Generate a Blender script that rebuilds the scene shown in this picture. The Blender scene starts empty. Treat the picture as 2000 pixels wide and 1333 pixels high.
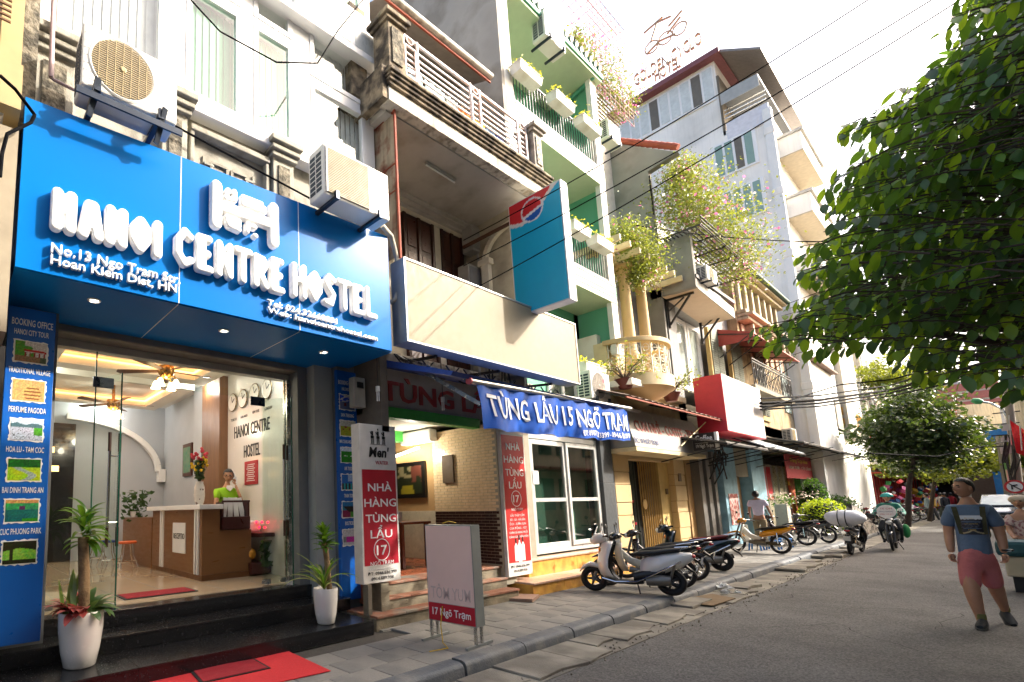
import bpy, bmesh, math, random
import numpy as np
from mathutils import Vector, Matrix
rnd = random.Random(7)
SC = bpy.context.scene
COL = SC.collection
R = math.radians
F, PX, PY = 991.64, 650.0, 861.06          # focal length and principal point in photo pixels (2000 x 1333)
YAW, PIT, ROLL, CH = 0.918311, 0.131273, -0.0233777, 1.6
_fw = Vector((-math.sin(YAW)*math.cos(PIT), math.cos(YAW)*math.cos(PIT), math.sin(PIT)))
_rt = Vector((math.cos(YAW), math.sin(YAW), 0)); _up = _rt.cross(_fw)
_r2 = _rt*math.cos(ROLL)+_up*math.sin(ROLL); _u2 = -_rt*math.sin(ROLL)+_up*math.cos(ROLL)
CAM = Vector((0, 0, CH))
def at(px, py, x=None, y=None, z=None):
    """world point seen at a photo pixel on a known plane of the street"""
    d = _fw*F+_r2*(px-PX)-_u2*(py-PY)
    t = (x-CAM.x)/d.x if x is not None else (y-CAM.y)/d.y if y is not None else (z-CAM.z)/d.z
    return CAM+d*t
cam = bpy.data.cameras.new('camera'); co = bpy.data.objects.new('camera', cam); COL.objects.link(co); SC.camera = co
cam.sensor_width = 36; cam.lens = F/2000*36; cam.shift_x = (1000-PX)/2000; cam.shift_y = (PY-666.5)/2000
cam.clip_start = .05; cam.clip_end = 2000
co.matrix_world = Matrix(((_r2.x, _u2.x, -_fw.x, 0), (_r2.y, _u2.y, -_fw.y, 0), (_r2.z, _u2.z, -_fw.z, CH), (0, 0, 0, 1)))
SUN = Vector((1.0, 1.2, 1.0)).normalized()
ELEV = math.asin(SUN.z); AZ = math.atan2(SUN.x, SUN.y)
W = bpy.data.worlds.new('World'); SC.world = W; W.use_nodes = True
nt = W.node_tree; bg = nt.nodes['Background']
sky = nt.nodes.new('ShaderNodeTexSky'); sky.sky_type = 'NISHITA'; sky.sun_disc = False
sky.sun_elevation = ELEV; sky.sun_rotation = AZ; sky.air_density = .9; sky.dust_density = 7; sky.ozone_density = .3
nt.links.new(sky.outputs[0], bg.inputs[0]); bg.inputs[1].default_value = .15
sl = bpy.data.lights.new('sun', 'SUN'); sl.energy = 2.0; sl.angle = R(.6); sl.color = (1, .95, .88)
so = bpy.data.objects.new('sun', sl); COL.objects.link(so); so.rotation_euler = SUN.to_track_quat('Z', 'Y').to_euler()
SC.view_settings.view_transform = 'Standard'; SC.view_settings.look = 'None'; SC.view_settings.gamma = 1
SC.view_settings.exposure = 1.97; SC.view_settings.use_curve_mapping = False
SC.cycles.max_bounces = 7; SC.cycles.transparent_max_bounces = 24; SC.cycles.glossy_bounces = 3
def lin(c):
    if isinstance(c, str):
        c = c.lstrip('#'); c = [int(c[i:i+2], 16)/255 for i in (0, 2, 4)]
        return tuple(v/12.92 if v <= .04045 else ((v+.055)/1.055)**2.4 for v in c)
    return tuple(c)
_mats = {}
def M(name, c='808080', rough=.6, metal=0, var=.12, vs=6, c2=None, stain=None, bump=0, bs=60, streak=0, coat=0, spec=.5, emit=None, es=1, attr=None, vscale=(1, 1, 1)):
    """principled paint with noise variation, optional second colour in patches, vertical streaks and fine relief"""
    if name in _mats: return _mats[name]
    m = bpy.data.materials.new(name); m.use_nodes = True; t = m.node_tree; N = t.nodes; L = t.links
    b = N['Principled BSDF']; b.inputs['Roughness'].default_value = rough; b.inputs['Metallic'].default_value = metal
    b.inputs['Specular IOR Level'].default_value = spec; b.inputs['Coat Weight'].default_value = coat
    base = lin(c); tc = N.new('ShaderNodeTexCoord'); src = tc.outputs['Object']
    mp = N.new('ShaderNodeMapping'); L.new(src, mp.inputs[0]); mp.inputs['Scale'].default_value = vscale
    def noise(s, det=4, vec=mp.outputs[0]):
        n = N.new('ShaderNodeTexNoise'); n.inputs['Scale'].default_value = s; n.inputs['Detail'].default_value = det; L.new(vec, n.inputs['Vector']); return n.outputs['Fac']
    def mix(f, a, bcol):
        x = N.new('ShaderNodeMix'); x.data_type = 'RGBA'; 
        if isinstance(f, float): x.inputs[0].default_value = f
        else: L.new(f, x.inputs[0])
        for k, v in ((6, a), (7, bcol)):
            if isinstance(v, tuple): x.inputs[k].default_value = (*v[:3], 1)
            else: L.new(v, x.inputs[k])
        return x.outputs[2]
    def ramp(f, lo, hi, a=0., bb=1.):
        r = N.new('ShaderNodeMapRange'); L.new(f, r.inputs[0]); r.inputs[1].default_value = lo; r.inputs[2].default_value = hi; r.inputs[3].default_value = a; r.inputs[4].default_value = bb; return r.outputs[0]
    if attr:
        a = N.new('ShaderNodeVertexColor'); a.layer_name = attr; cur = a.outputs[0]
    else: cur = base
    if c2:
        s, lo, hi = stain or (2.5, .45, .6)
        cur = mix(ramp(noise(s, 6), lo, hi), cur, lin(c2))
    if streak:
        mp2 = N.new('ShaderNodeMapping'); L.new(src, mp2.inputs[0]); mp2.inputs['Scale'].default_value = (9, 9, .6)
        n = N.new('ShaderNodeTexNoise'); n.inputs['Scale'].default_value = 1.; n.inputs['Detail'].default_value = 5; L.new(mp2.outputs[0], n.inputs['Vector'])
        dark = N.new('ShaderNodeMix'); dark.data_type = 'RGBA'; dark.blend_type = 'MULTIPLY'; L.new(ramp(n.outputs['Fac'], .48, .72, 0, streak), dark.inputs[0])
        if isinstance(cur, tuple): dark.inputs[6].default_value = (*cur, 1)
        else: L.new(cur, dark.inputs[6])
        dark.inputs[7].default_value = (.22, .19, .15, 1); cur = dark.outputs[2]
    if var:
        hs = N.new('ShaderNodeHueSaturation'); L.new(ramp(noise(vs), .25, .75, 1-var, 1+var), hs.inputs['Value'])
        if isinstance(cur, tuple): hs.inputs['Color'].default_value = (*cur, 1)
        else: L.new(cur, hs.inputs['Color'])
        cur = hs.outputs[0]
        L.new(ramp(noise(vs*2.3, 3), .3, .7, max(.02, rough-.08), min(1, rough+.08)), b.inputs['Roughness'])
    if isinstance(cur, tuple): b.inputs['Base Color'].default_value = (*cur, 1)
    else: L.new(cur, b.inputs['Base Color'])
    if bump:
        bn = N.new('ShaderNodeBump'); bn.inputs['Strength'].default_value = bump; bn.inputs['Distance'].default_value = .02; L.new(noise(bs, 5), bn.inputs['Height']); L.new(bn.outputs[0], b.inputs['Normal'])
    if emit:
        b.inputs['Emission Color'].default_value = (*lin(emit), 1); b.inputs['Emission Strength'].default_value = es
    _mats[name] = m; return m
def glass(name, tint='ffffff', refl=1.0, dark=0.0):
    """thin pane: clear with fresnel reflection; dark > 0 dims what is behind"""
    if name in _mats: return _mats[name]
    m = bpy.data.materials.new(name); m.use_nodes = True; t = m.node_tree; N = t.nodes; L = t.links
    N.remove(N['Principled BSDF']); out = N['Material Output']
    tr = N.new('ShaderNodeBsdfTransparent'); tr.inputs[0].default_value = (*[v*(1-dark) for v in lin(tint)], 1)
    gl = N.new('ShaderNodeBsdfGlossy'); gl.inputs['Roughness'].default_value = .02
    fr = N.new('ShaderNodeLayerWeight'); pw_ = N.new('ShaderNodeMath'); pw_.operation = 'POWER'; pw_.inputs[1].default_value = 4; L.new(fr.outputs['Facing'], pw_.inputs[0])
    mu = N.new('ShaderNodeMath'); mu.operation = 'MULTIPLY_ADD'; mu.inputs[1].default_value = .8*min(refl, 1.2); mu.inputs[2].default_value = .05*refl; L.new(pw_.outputs[0], mu.inputs[0])
    mx = N.new('ShaderNodeMixShader'); L.new(mu.outputs[0], mx.inputs[0]); L.new(tr.outputs[0], mx.inputs[1]); L.new(gl.outputs[0], mx.inputs[2]); L.new(mx.outputs[0], out.inputs[0])
    _mats[name] = m; return m
def leafmat(name, c='3a5a1c', trans='9fbf30', rough=.45, tw=.35, var=.3):
    """leaf: glossy green face with light coming through from behind"""
    if name in _mats: return _mats[name]
    m = bpy.data.materials.new(name); m.use_nodes = True; t = m.node_tree; N = t.nodes; L = t.links
    b = N['Principled BSDF']; b.inputs['Roughness'].default_value = rough; out = N['Material Output']
    tc = N.new('ShaderNodeTexCoord'); n = N.new('ShaderNodeTexNoise'); n.inputs['Scale'].default_value = 3; L.new(tc.outputs['Object'], n.inputs[0])
    oi = N.new('ShaderNodeObjectInfo'); ad = N.new('ShaderNodeMath'); ad.operation = 'ADD'; L.new(n.outputs[0], ad.inputs[0]); L.new(oi.outputs['Random'], ad.inputs[1])
    mr = N.new('ShaderNodeMapRange'); L.new(ad.outputs[0], mr.inputs[0]); mr.inputs[1].default_value = .4; mr.inputs[2].default_value = 1.5; mr.inputs[3].default_value = 1-var; mr.inputs[4].default_value = 1+var
    hs = N.new('ShaderNodeHueSaturation'); hs.inputs['Color'].default_value = (*lin(c), 1); L.new(mr.outputs[0], hs.inputs['Value']); L.new(hs.outputs[0], b.inputs['Base Color'])
    tl = N.new('ShaderNodeBsdfTranslucent'); tl.inputs[0].default_value = (*lin(trans), 1)
    mx = N.new('ShaderNodeMixShader'); mx.inputs[0].default_value = tw; L.new(b.outputs[0], mx.inputs[1]); L.new(tl.outputs[0], mx.inputs[2]); L.new(mx.outputs[0], out.inputs[0])
    _mats[name] = m; return m
def tag(o, label=None, cat=None, group=None, kind=None):
    if label: o['label'] = label
    if cat: o['category'] = cat
    if group: o['group'] = group
    if kind: o['kind'] = kind
    return o
def thing(name, label, cat, loc=(0, 0, 0), group=None, rz=0):
    o = bpy.data.objects.new(name, None); COL.objects.link(o); o.empty_display_size = .1
    o.location = loc; o['_b'] = list(loc); o.rotation_euler.z = rz
    return tag(o, label, cat, group)
def finish(name, me, mat, parent=None, label=None, smooth=None, bevel=0):
    for mm in (mat if isinstance(mat, (list, tuple)) else [mat]): me.materials.append(mm)
    if smooth is not None:
        me.polygons.foreach_set('use_smooth', [True]*len(me.polygons)); me.set_sharp_from_angle(angle=R(smooth))
    o = bpy.data.objects.new(name, me); COL.objects.link(o)
    if parent is not None:
        b = parent.get('_b', (0, 0, 0)); me.transform(Matrix.Translation(-Vector(b))); o.parent = parent; o['_b'] = list(b)
    if bevel:
        md = o.modifiers.new('bevel', 'BEVEL'); md.width = bevel; md.segments = 2; md.limit_method = 'ANGLE'; md.angle_limit = R(40)
    if label: o['label'] = label
    return o
class MB:
    def __init__(s): s.v = []; s.f = []; s.c = None
    def add(s, vs, fs):
        n = len(s.v); s.v += [tuple(p) for p in vs]; s.f += [tuple(i+n for i in f) for f in fs]; return s
    def box(s, x0, x1, y0, y1, z0, z1):
        x0, x1 = sorted((x0, x1)); y0, y1 = sorted((y0, y1)); z0, z1 = sorted((z0, z1))
        return s.add([(x0, y0, z0), (x1, y0, z0), (x1, y1, z0), (x0, y1, z0), (x0, y0, z1), (x1, y0, z1), (x1, y1, z1), (x0, y1, z1)],
                     [(0, 3, 2, 1), (4, 5, 6, 7), (0, 1, 5, 4), (1, 2, 6, 5), (2, 3, 7, 6), (3, 0, 4, 7)])
    def obox(s, c, sz, mat3=None, rot=(0, 0, 0)):
        m = mat3 or (Matrix.Rotation(rot[2], 3, 'Z') @ Matrix.Rotation(rot[1], 3, 'Y') @ Matrix.Rotation(rot[0], 3, 'X'))
        c = Vector(c); h = [v/2 for v in sz]
        vs = [c+m @ Vector((sx*h[0], sy*h[1], sz_*h[2])) for sz_ in (-1, 1) for sx, sy in ((-1, -1), (1, -1), (1, 1), (-1, 1))]
        return s.add(vs, [(0, 3, 2, 1), (4, 5, 6, 7), (0, 1, 5, 4), (1, 2, 6, 5), (2, 3, 7, 6), (3, 0, 4, 7)])
    def tube(s, pts, r, n=8, cap=True, closed=False):
        pts = [Vector(p) for p in pts]; rs = r if isinstance(r, (list, tuple)) else [r]*len(pts)
        k0 = len(s.v); m = len(pts); prev = None; vs = []
        for i, p in enumerate(pts):
            d = (pts[(i+1) % m]-pts[i-1]) if closed else (pts[min(i+1, m-1)]-pts[max(i-1, 0)])
            if d.length < 1e-9: d = Vector((0, 0, 1))
            d.normalize()
            if prev is None:
                a = d.cross(Vector((0, 0, 1))); a = d.cross(Vector((1, 0, 0))) if a.length < .1 else a
            else: a = prev-d*prev.dot(d)
            a.normalize(); b = d.cross(a); prev = a
            for j in range(n):
                t = 2*math.pi*j/n; vs.append(p+(a*math.cos(t)+b*math.sin(t))*rs[i])
        fs = []
        for i in range(m if closed else m-1):
            i2 = (i+1) % m
            for j in range(n): fs.append((i*n+j, i*n+(j+1) % n, i2*n+(j+1) % n, i2*n+j))
        if cap and not closed: fs += [tuple(range(n))[::-1], tuple(range((m-1)*n, m*n))]
        return s.add(vs, fs)
    def bar(s, a, b, w, h=None):
        a, b = Vector(a), Vector(b); d = (b-a).normalized(); q = d.to_track_quat('X', 'Z').to_matrix()
        return s.obox((a+b)/2, ((b-a).length, w, h or w), q)
    def lathe(s, prof, c, n=24, axis='z', cap=True):
        c = Vector(c); vs = []; fs = []
        for r, h in prof:
            for j in range(n):
                t = 2*math.pi*j/n; u, v = r*math.cos(t), r*math.sin(t)
                vs.append(c+(Vector((u, v, h)) if axis == 'z' else Vector((h, u, v)) if axis == 'x' else Vector((v, h, u))))
        for i in range(len(prof)-1):
            for j in range(n): fs.append((i*n+j, i*n+(j+1) % n, (i+1)*n+(j+1) % n, (i+1)*n+j))
        if cap: fs += [tuple(range(n))[::-1], tuple(range((len(prof)-1)*n, len(prof)*n))]
        return s.add(vs, fs)
    def prism(s, poly, a, b, o, u, v, w):
        """2D outline poly in frame o,u,v extruded from a to b along w"""
        o, u, v, w = map(Vector, (o, u, v, w)); n = len(poly)
        vs = [o+u*p[0]+v*p[1]+w*a for p in poly]+[o+u*p[0]+v*p[1]+w*b for p in poly]
        return s.add(vs, [tuple(range(n))[::-1], tuple(range(n, 2*n))]+[(i, (i+1) % n, n+(i+1) % n, n+i) for i in range(n)])
    def quad(s, *p): return s.add(p, [tuple(range(len(p)))])
    def ball(s, c, r, nu=12, nv=8, rot=None):
        r = r if isinstance(r, (list, tuple)) else (r, r, r); c = Vector(c); vs = []; fs = []
        for i in range(nv+1):
            ph = math.pi*i/nv
            for j in range(nu):
                t = 2*math.pi*j/nu; p = Vector((r[0]*math.sin(ph)*math.cos(t), r[1]*math.sin(ph)*math.sin(t), r[2]*math.cos(ph)))
                vs.append(c+(rot @ p if rot else p))
        for i in range(nv):
            for j in range(nu): fs.append((i*nu+j, (i+1)*nu+j, (i+1)*nu+(j+1) % nu, i*nu+(j+1) % nu))
        return s.add(vs, fs)
    def mesh(s, name):
        me = bpy.data.meshes.new(name); me.from_pydata(s.v, [], s.f); me.update(); return me
    def build(s, name, mat, parent=None, label=None, smooth=None, bevel=0, fix=True):
        me = s.mesh(name)
        if fix:
            bm = bmesh.new(); bm.from_mesh(me); bmesh.ops.recalc_face_normals(bm, faces=bm.faces); bm.to_mesh(me); bm.free()
        return finish(name, me, mat, parent, label, smooth, bevel)
def copy_tree(o, parent=None, loc=None, rz=None, label=None):
    c = o.copy(); COL.objects.link(c)
    if parent is not None: c.parent = parent
    if loc is not None: c.location = loc
    if rz is not None: c.rotation_euler.z = rz
    if label: c['label'] = label
    for ch in o.children: copy_tree(ch, c)
    return c
def text(s, o, size, mat, parent=None, name='lettering', right=(0, 1, 0), up=(0, 0, 1), extrude=.004, offset=0, width=None, align='LEFT', label=None, bevel=0, shear=0):
    """lettering as a mesh; o = baseline start, size = cap height in metres, width = total width to fit"""
    c = bpy.data.curves.new(name, 'FONT'); c.body = s; c.size = 1; c.extrude = extrude/size*.72; c.offset = offset; c.align_x = align; c.resolution_u = 2; c.shear = shear
    if bevel: c.bevel_depth = bevel
    ob = bpy.data.objects.new(name, c); me = bpy.data.meshes.new_from_object(ob); bpy.data.objects.remove(ob)
    xs = [v.co.x for v in me.vertices] or [0, 1]; k = size/.72; kx = k
    if width: kx = width/(max(xs)-min(xs))
    r, u = Vector(right).normalized(), Vector(up).normalized(); n = r.cross(u); o = Vector(o)
    m = Matrix(((r.x*kx, u.x*k, n.x*k, o.x), (r.y*kx, u.y*k, n.y*k, o.y), (r.z*kx, u.z*k, n.z*k, o.z), (0, 0, 0, 1)))
    if width and align == 'LEFT': m = m @ Matrix.Translation((-min(xs), 0, 0))
    me.transform(m); me.materials.clear()
    return finish(name, me, mat, parent, label)
def picture(fn, o, right, up, nx, ny, parent, name='photo_print', off=.003, label=None, mat=None):
    """flat print: a grid of faces coloured by fn(u,v); o lower-left corner, right/up full edge vectors"""
    o, r, u = Vector(o), Vector(right), Vector(up); n = r.cross(u).normalized()*off
    vs = [o+r*(i/nx)+u*(j/ny)+n for j in range(ny+1) for i in range(nx+1)]
    fs = [(j*(nx+1)+i, j*(nx+1)+i+1, (j+1)*(nx+1)+i+1, (j+1)*(nx+1)+i) for j in range(ny) for i in range(nx)]
    me = bpy.data.meshes.new(name); me.from_pydata([tuple(p) for p in vs], [], fs)
    ca = me.color_attributes.new('ink', 'FLOAT_COLOR', 'POINT'); buf = []
    for j in range(ny+1):
        for i in range(nx+1): buf += [*lin(tuple(max(0, min(1, q))**2.2 for q in fn(i/nx, j/ny))), 1]
    ca.data.foreach_set('color', buf)
    return finish(name, me, mat or M('printed paper', attr='ink', rough=.4, var=.03), parent, label)
def blob(strokes, r, depth, o, right, up, mat, parent, name='letter', cell=.012, bev=.03, cuts=()):
    """inflated sign letter: union of fat strokes (2D), raised profile with rounded rim; cuts = grooves [(a,b,w)]"""
    o, rt, u = Vector(o), Vector(right).normalized(), Vector(up).normalized(); n = rt.cross(u)
    P = []
    for st in strokes:
        rr = r
        if isinstance(st, tuple) and isinstance(st[1], (int, float)) and isinstance(st[0], list): st, rr = st
        for a, b in zip(st[:-1], st[1:]): P.append((*a, *b, rr))
        if len(st) == 1: P.append((*st[0], *st[0], rr))
    A = np.array(P); x0, x1 = min(A[:, 0].min(), A[:, 2].min())-r*1.6, max(A[:, 0].max(), A[:, 2].max())+r*1.6
    y0, y1 = min(A[:, 1].min(), A[:, 3].min())-r*1.6, max(A[:, 1].max(), A[:, 3].max())+r*1.6
    nx, ny = int((x1-x0)/cell)+2, int((y1-y0)/cell)+2
    def sdf(X, Y):
        d = np.full(X.shape, 9.)
        for ax, ay, bx, by, rr in A:
            vx, vy = bx-ax, by-ay; t = np.clip(((X-ax)*vx+(Y-ay)*vy)/max(vx*vx+vy*vy, 1e-9), 0, 1)
            d = np.minimum(d, np.hypot(X-ax-t*vx, Y-ay-t*vy)-rr)
        for ax, ay, bx, by, w in cuts:
            vx, vy = bx-ax, by-ay; t = np.clip(((X-ax)*vx+(Y-ay)*vy)/max(vx*vx+vy*vy, 1e-9), 0, 1)
            d = np.maximum(d, w-np.hypot(X-ax-t*vx, Y-ay-t*vy))
        return d
    X, Y = np.meshgrid(x0+np.arange(nx)*cell, y0+np.arange(ny)*cell); D = sdf(X, Y)
    cm = (D[:-1, :-1] < 0) | (D[1:, :-1] < 0) | (D[:-1, 1:] < 0) | (D[1:, 1:] < 0)
    cm &= (np.minimum.reduce([D[:-1, :-1], D[1:, :-1], D[:-1, 1:], D[1:, 1:]]) < -cell*.1)
    for _ in range(2):   # pull outside nodes onto the outline
        e = 1e-3; gx = (sdf(X+e, Y)-sdf(X-e, Y))/(2*e); gy = (sdf(X, Y+e)-sdf(X, Y-e))/(2*e); g = np.maximum(gx*gx+gy*gy, .2)
        k = np.where(D > 0, D/g, 0); X = X-k*gx; Y = Y-k*gy; D = sdf(X, Y)
    t = np.clip(1+D/bev, 0, 1); Z = depth-bev*.8*(1-np.sqrt(np.maximum(0, 1-t*t)))
    idx = -np.ones((ny, nx), int); vs = []; fs = []
    def vid(j, i):
        if idx[j, i] < 0: idx[j, i] = len(vs); vs.append(o+rt*float(X[j, i])+u*float(Y[j, i])+n*float(Z[j, i]))
        return int(idx[j, i])
    edges = {}
    for j, i in zip(*np.nonzero(cm)):
        f = (vid(j, i), vid(j, i+1), vid(j+1, i+1), vid(j+1, i)); fs.append(f)
        for a, b in zip(f, f[1:]+f[:1]):
            if (b, a) in edges: del edges[(b, a)]
            else: edges[(a, b)] = 1
    low = {}
    def lo(k):
        if k not in low:
            p = vs[k]; low[k] = len(vs); vs.append(p-n*((p-o).dot(n)))
        return low[k]
    for a, b in list(edges): fs.append((b, a, lo(a), lo(b)))
    me = bpy.data.meshes.new(name); me.from_pydata([tuple(p) for p in vs], [], fs); me.update()
    return finish(name, me, mat, parent, smooth=50)
WHITE = M('white paint', 'e6e6e2', .45, var=.03)
STEEL = M('brushed steel', 'b8b8b4', .25, .9, var=.05)
DARKMETAL = M('dark metal', '2a2a2c', .45, .5)
BLACK = M('black plastic', '0e0e10', .4, var=.05)
RUBBER = M('black rubber', '101010', .75, bump=.2)
CHROME = M('chrome', 'd8d8d8', .08, 1, var=0)
ASPH = M('asphalt', '6e6b66', .9, var=.16, vs=1.2, c2='5f5c57', stain=(.5, .35, .65), bump=.7, bs=160)
def asphalt_speckle(m):
    t = m.node_tree; N = t.nodes; L = t.links; b = N['Principled BSDF']; src = b.inputs['Base Color'].links[0].from_socket
    tc = N.new('ShaderNodeTexCoord'); v = N.new('ShaderNodeTexVoronoi'); v.inputs['Scale'].default_value = 75; L.new(tc.outputs['Object'], v.inputs[0])
    r = N.new('ShaderNodeMapRange'); L.new(v.outputs['Color'], r.inputs[0]); r.inputs[1].default_value = .2; r.inputs[2].default_value = .9; r.inputs[3].default_value = .62; r.inputs[4].default_value = 1.45
    h = N.new('ShaderNodeHueSaturation'); L.new(r.outputs[0], h.inputs['Value']); L.new(src, h.inputs['Color']); L.new(h.outputs[0], b.inputs['Base Color'])
asphalt_speckle(ASPH)
CONC = M('worn concrete', '8d8779', .9, var=.2, vs=3, c2='6d675c', stain=(2, .4, .6), bump=.5, bs=70)
STONE = M('grey paving stone', '85827a', .75, var=.15, vs=2.5, c2='706e69', stain=(1.6, .42, .62), bump=.35, bs=40)
STONE2 = M('darker paving stone', '807d75', .75, var=.18, vs=2.5, c2='666561', stain=(1.9, .42, .62), bump=.35, bs=40)
KERB = M('blue grey kerb stone', '4c5155', .6, var=.2, vs=4, c2='6e6d68', stain=(3, .5, .7), bump=.4, bs=50)
g = MB().box(-400, 400, -60, 700, -.6, -.08); tag(g.build('ground', M('bare ground', '6b6459', .9)), kind='structure')
def sheet(name, xs, ys, zf, mat):
    m = MB(); nx, ny = len(xs), len(ys)
    m.add([(x, y, zf(x, y)) for y in ys for x in xs], [(j*nx+i, j*nx+i+1, (j+1)*nx+i+1, (j+1)*nx+i) for j in range(ny-1) for i in range(nx-1)])
    return m.build(name, mat, fix=False)
from mathutils import noise as mn
ys = [-14+i*.5 for i in range(90)]+[31+i*3 for i in range(60)]
tag(sheet('road', [-3.6, -3.2, -2.7, -2, -1, 0, 1, 2, 3, 4.2], ys, lambda x, y: .012*mn.noise(Vector((x*.7, y*.4, 0)))-.01, ASPH), kind='structure')
gut = MB().box(-3.26, -2.72, -8, 150, -.05, -.002).build('gutter', CONC); tag(gut, kind='structure')
y = 1.0; k = 0
while y < 24:
    w = .45+.5*rnd.random(); z = .006+.014*rnd.random(); x1 = -2.66-.34*rnd.random()
    m = MB(); a = rnd.uniform(-.05, .05)
    p = [(-3.25, y), (x1, y+a), (x1-.05*rnd.random(), y+w*.5), (x1+rnd.uniform(-.06, .06), y+w-.03), (-3.25, y+w-.03)]
    m.prism(p, -.04, z, (0, 0, 0), (1, 0, 0), (0, 1, 0), (0, 0, 1)); o = m.build('concrete_slab', CONC, gut, bevel=.008)
    o.rotation_euler.x = rnd.uniform(-.004, .004); y += w; k += 1
pave = MB().box(-6.3, -3.42, -8, 36, -.05, .095).box(-9, -3.42, 36, 150, -.05, .1).build('pavement', M('mortar bed', '4a463f', .95, bump=.5)); tag(pave, kind='structure')
tm = []
for q in range(6):
    b = MB().box(-.16, .16, -.237, .237, -.035, 0); me = b.mesh('paving_tile'); bm = bmesh.new(); bm.from_mesh(me)
    bmesh.ops.bevel(bm, geom=[e for e in bm.edges if all(v.co.z > -.01 for v in e.verts)], offset=.006, segments=1, affect='EDGES'); bmesh.ops.recalc_face_normals(bm, faces=bm.faces); bm.to_mesh(me); bm.free()
    me.materials.append(STONE if q % 3 else STONE2); tm.append(me)
n = 0
for r_ in range(4):
    xx = -3.59-.323*r_
    yy = .6+(.24 if r_ % 2 else 0)
    while yy < 23 and n < 290:
        if not (xx < -4.55 and yy < 4.2):
            o = bpy.data.objects.new('paving_tile', tm[rnd.randrange(6)]); COL.objects.link(o); o.parent = pave
            o.location = (xx, yy, .121+rnd.uniform(-.002, .003)); o.rotation_euler = (rnd.uniform(-.005, .005), rnd.uniform(-.006, .006), rnd.uniform(-.008, .008)); n += 1
        yy += .48
for x0, y0, y1 in ((-4.72, 23, 60), (-5.9, 4.3, 23)):
    MB().box(x0-.01, -4.72 if y0 < 10 else -3.43, y0, y1, .096, .118).build('paving_strip', STONE, pave)
kerb = MB().box(-3.44, -3.3, -8, 150, -.05, .06).build('kerb', KERB); tag(kerb, kind='structure')
prof = [(-3.43, -.04), (-3.43, .128), (-3.31, .127), (-3.275, .112), (-3.255, .08), (-3.245, -.04)]
y = -1.
while y < 32:
    L_ = .98; m = MB().prism(prof, y+.006, y+L_, (0, 0, 0), (1, 0, 0), (0, 0, 1), (0, 1, 0))
    o = m.build('kerb_stone', KERB, kerb, smooth=40, fix=True); o.location.z += rnd.uniform(-.006, .006); o.rotation_euler.z = rnd.uniform(-.0008, .0008); y += 1
MB().prism(prof, 32, 150, (0, 0, 0), (1, 0, 0), (0, 0, 1), (0, 1, 0)).build('far_kerb', KERB, kerb, smooth=40)
cm_ = MB()
for k in range(14):
    x, y = rnd.uniform(-2.7, 1.5), rnd.uniform(3, 18); a = rnd.uniform(0, 3.1); p = Vector((x, y, .012))
    for _ in range(rnd.randrange(5, 14)):
        a += rnd.uniform(-.5, .5); q = p+Vector((math.cos(a), math.sin(a), 0))*rnd.uniform(.06, .2); w = rnd.uniform(.003, .008); n_ = Vector((-math.sin(a), math.cos(a), 0))*w; cm_.quad(p-n_, q-n_, q+n_, p+n_); p = q
tag(cm_.build('road_cracks', M('dark crack', '35322e', 1), fix=False), 'thin dark cracks wandering over the asphalt', 'cracks', kind='stuff')
PAPER = M('crumpled paper', 'e8e6e0', .8, var=.05)
def crumple(x, y, r, z=.015):
    m = MB().ball((x, y, z+r*.4), (r, r*.8, r*.5), 8, 6); m.v = [(p[0]+rnd.uniform(-r, r)*.4, p[1]+rnd.uniform(-r, r)*.4, max(z, p[2]+rnd.uniform(-r, r)*.3)) for p in m.v]; return m
cb = MB(); cb.prism([(-3.2, 9.15), (-2.82, 9.2), (-2.78, 10.1), (-3.15, 10.3), (-3.24, 9.9)], .02, .03, (0, 0, 0), (1, 0, 0), (0, 1, 0), (0, 0, 1))
tag(cb.build('cardboard_sheet', M('brown cardboard', '6f5a3e', .9)), 'flat torn brown cardboard lying against the kerb under the crumpled paper', 'cardboard')
for i, (px, py, r) in enumerate([(1392, 1148, .09), (1416, 1152, .1), (1372, 1157, .05), (1418, 1160, .07), (1440, 1157, .05), (1352, 1160, .03)]):
    p = at(px, py, z=.03); lb = ['widest crumpled white paper on the cardboard by the kerb', 'tallest crumpled white paper on the cardboard by the kerb', 'small paper scrap at the kerb end of the cardboard', 'crumpled paper nearest the road on the cardboard', 'crumpled paper lying just past the cardboard', 'tiny paper scrap nearest the white scooter wheel'][i]
    tag(crumple(p.x, p.y, r, .03 if i != 4 else .01).build('paper_scrap', PAPER, smooth=20), lb, 'paper', 'paper litter along the kerb')
gm = MB()
for i in range(420):
    x = -2.74+rnd.gauss(0, .12); y = rnd.uniform(1.5, 20); s = rnd.uniform(.006, .018); gm.obox((x, y, .004+s*.3), (s, s*1.3, s*.7), rot=(rnd.random()*3, rnd.random()*3, rnd.random()*3))
tag(gm.build('gravel', CONC), 'loose grit and broken concrete crumbs along the gutter', 'gravel', kind='stuff')
p = at(752, 1222, z=.12); tag(MB().obox((p.x, p.y, .155), (.11, .26, .06), rot=(0, 0, .05)).build('loose_brick', M('orange brick', 'a4532f', .9, c2='d0c4b0', stain=(6, .5, .6), bump=.6), bevel=.006), 'loose orange brick beside the end of the black steps', 'brick')
p = at(795, 1210, z=.12); tag(MB().obox((p.x-.02, p.y+.1, .16), (.3, .36, .035), rot=(.16, .12, .1)).build('lifted_paving_tile', STONE, bevel=.005), 'grey paving tile tilted up near the loose brick', 'tile')
p = at(1025, 1172, z=.12); tag(MB().obox((p.x, p.y, .15), (.34, .42, .05), rot=(.02, -.05, .3)).build('loose_flagstone', M('pinkish flagstone', '9a7c6a', .85, bump=.4), bevel=.006), 'pinkish flagstone lying loose before the yellow tiled step', 'stone')
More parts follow.
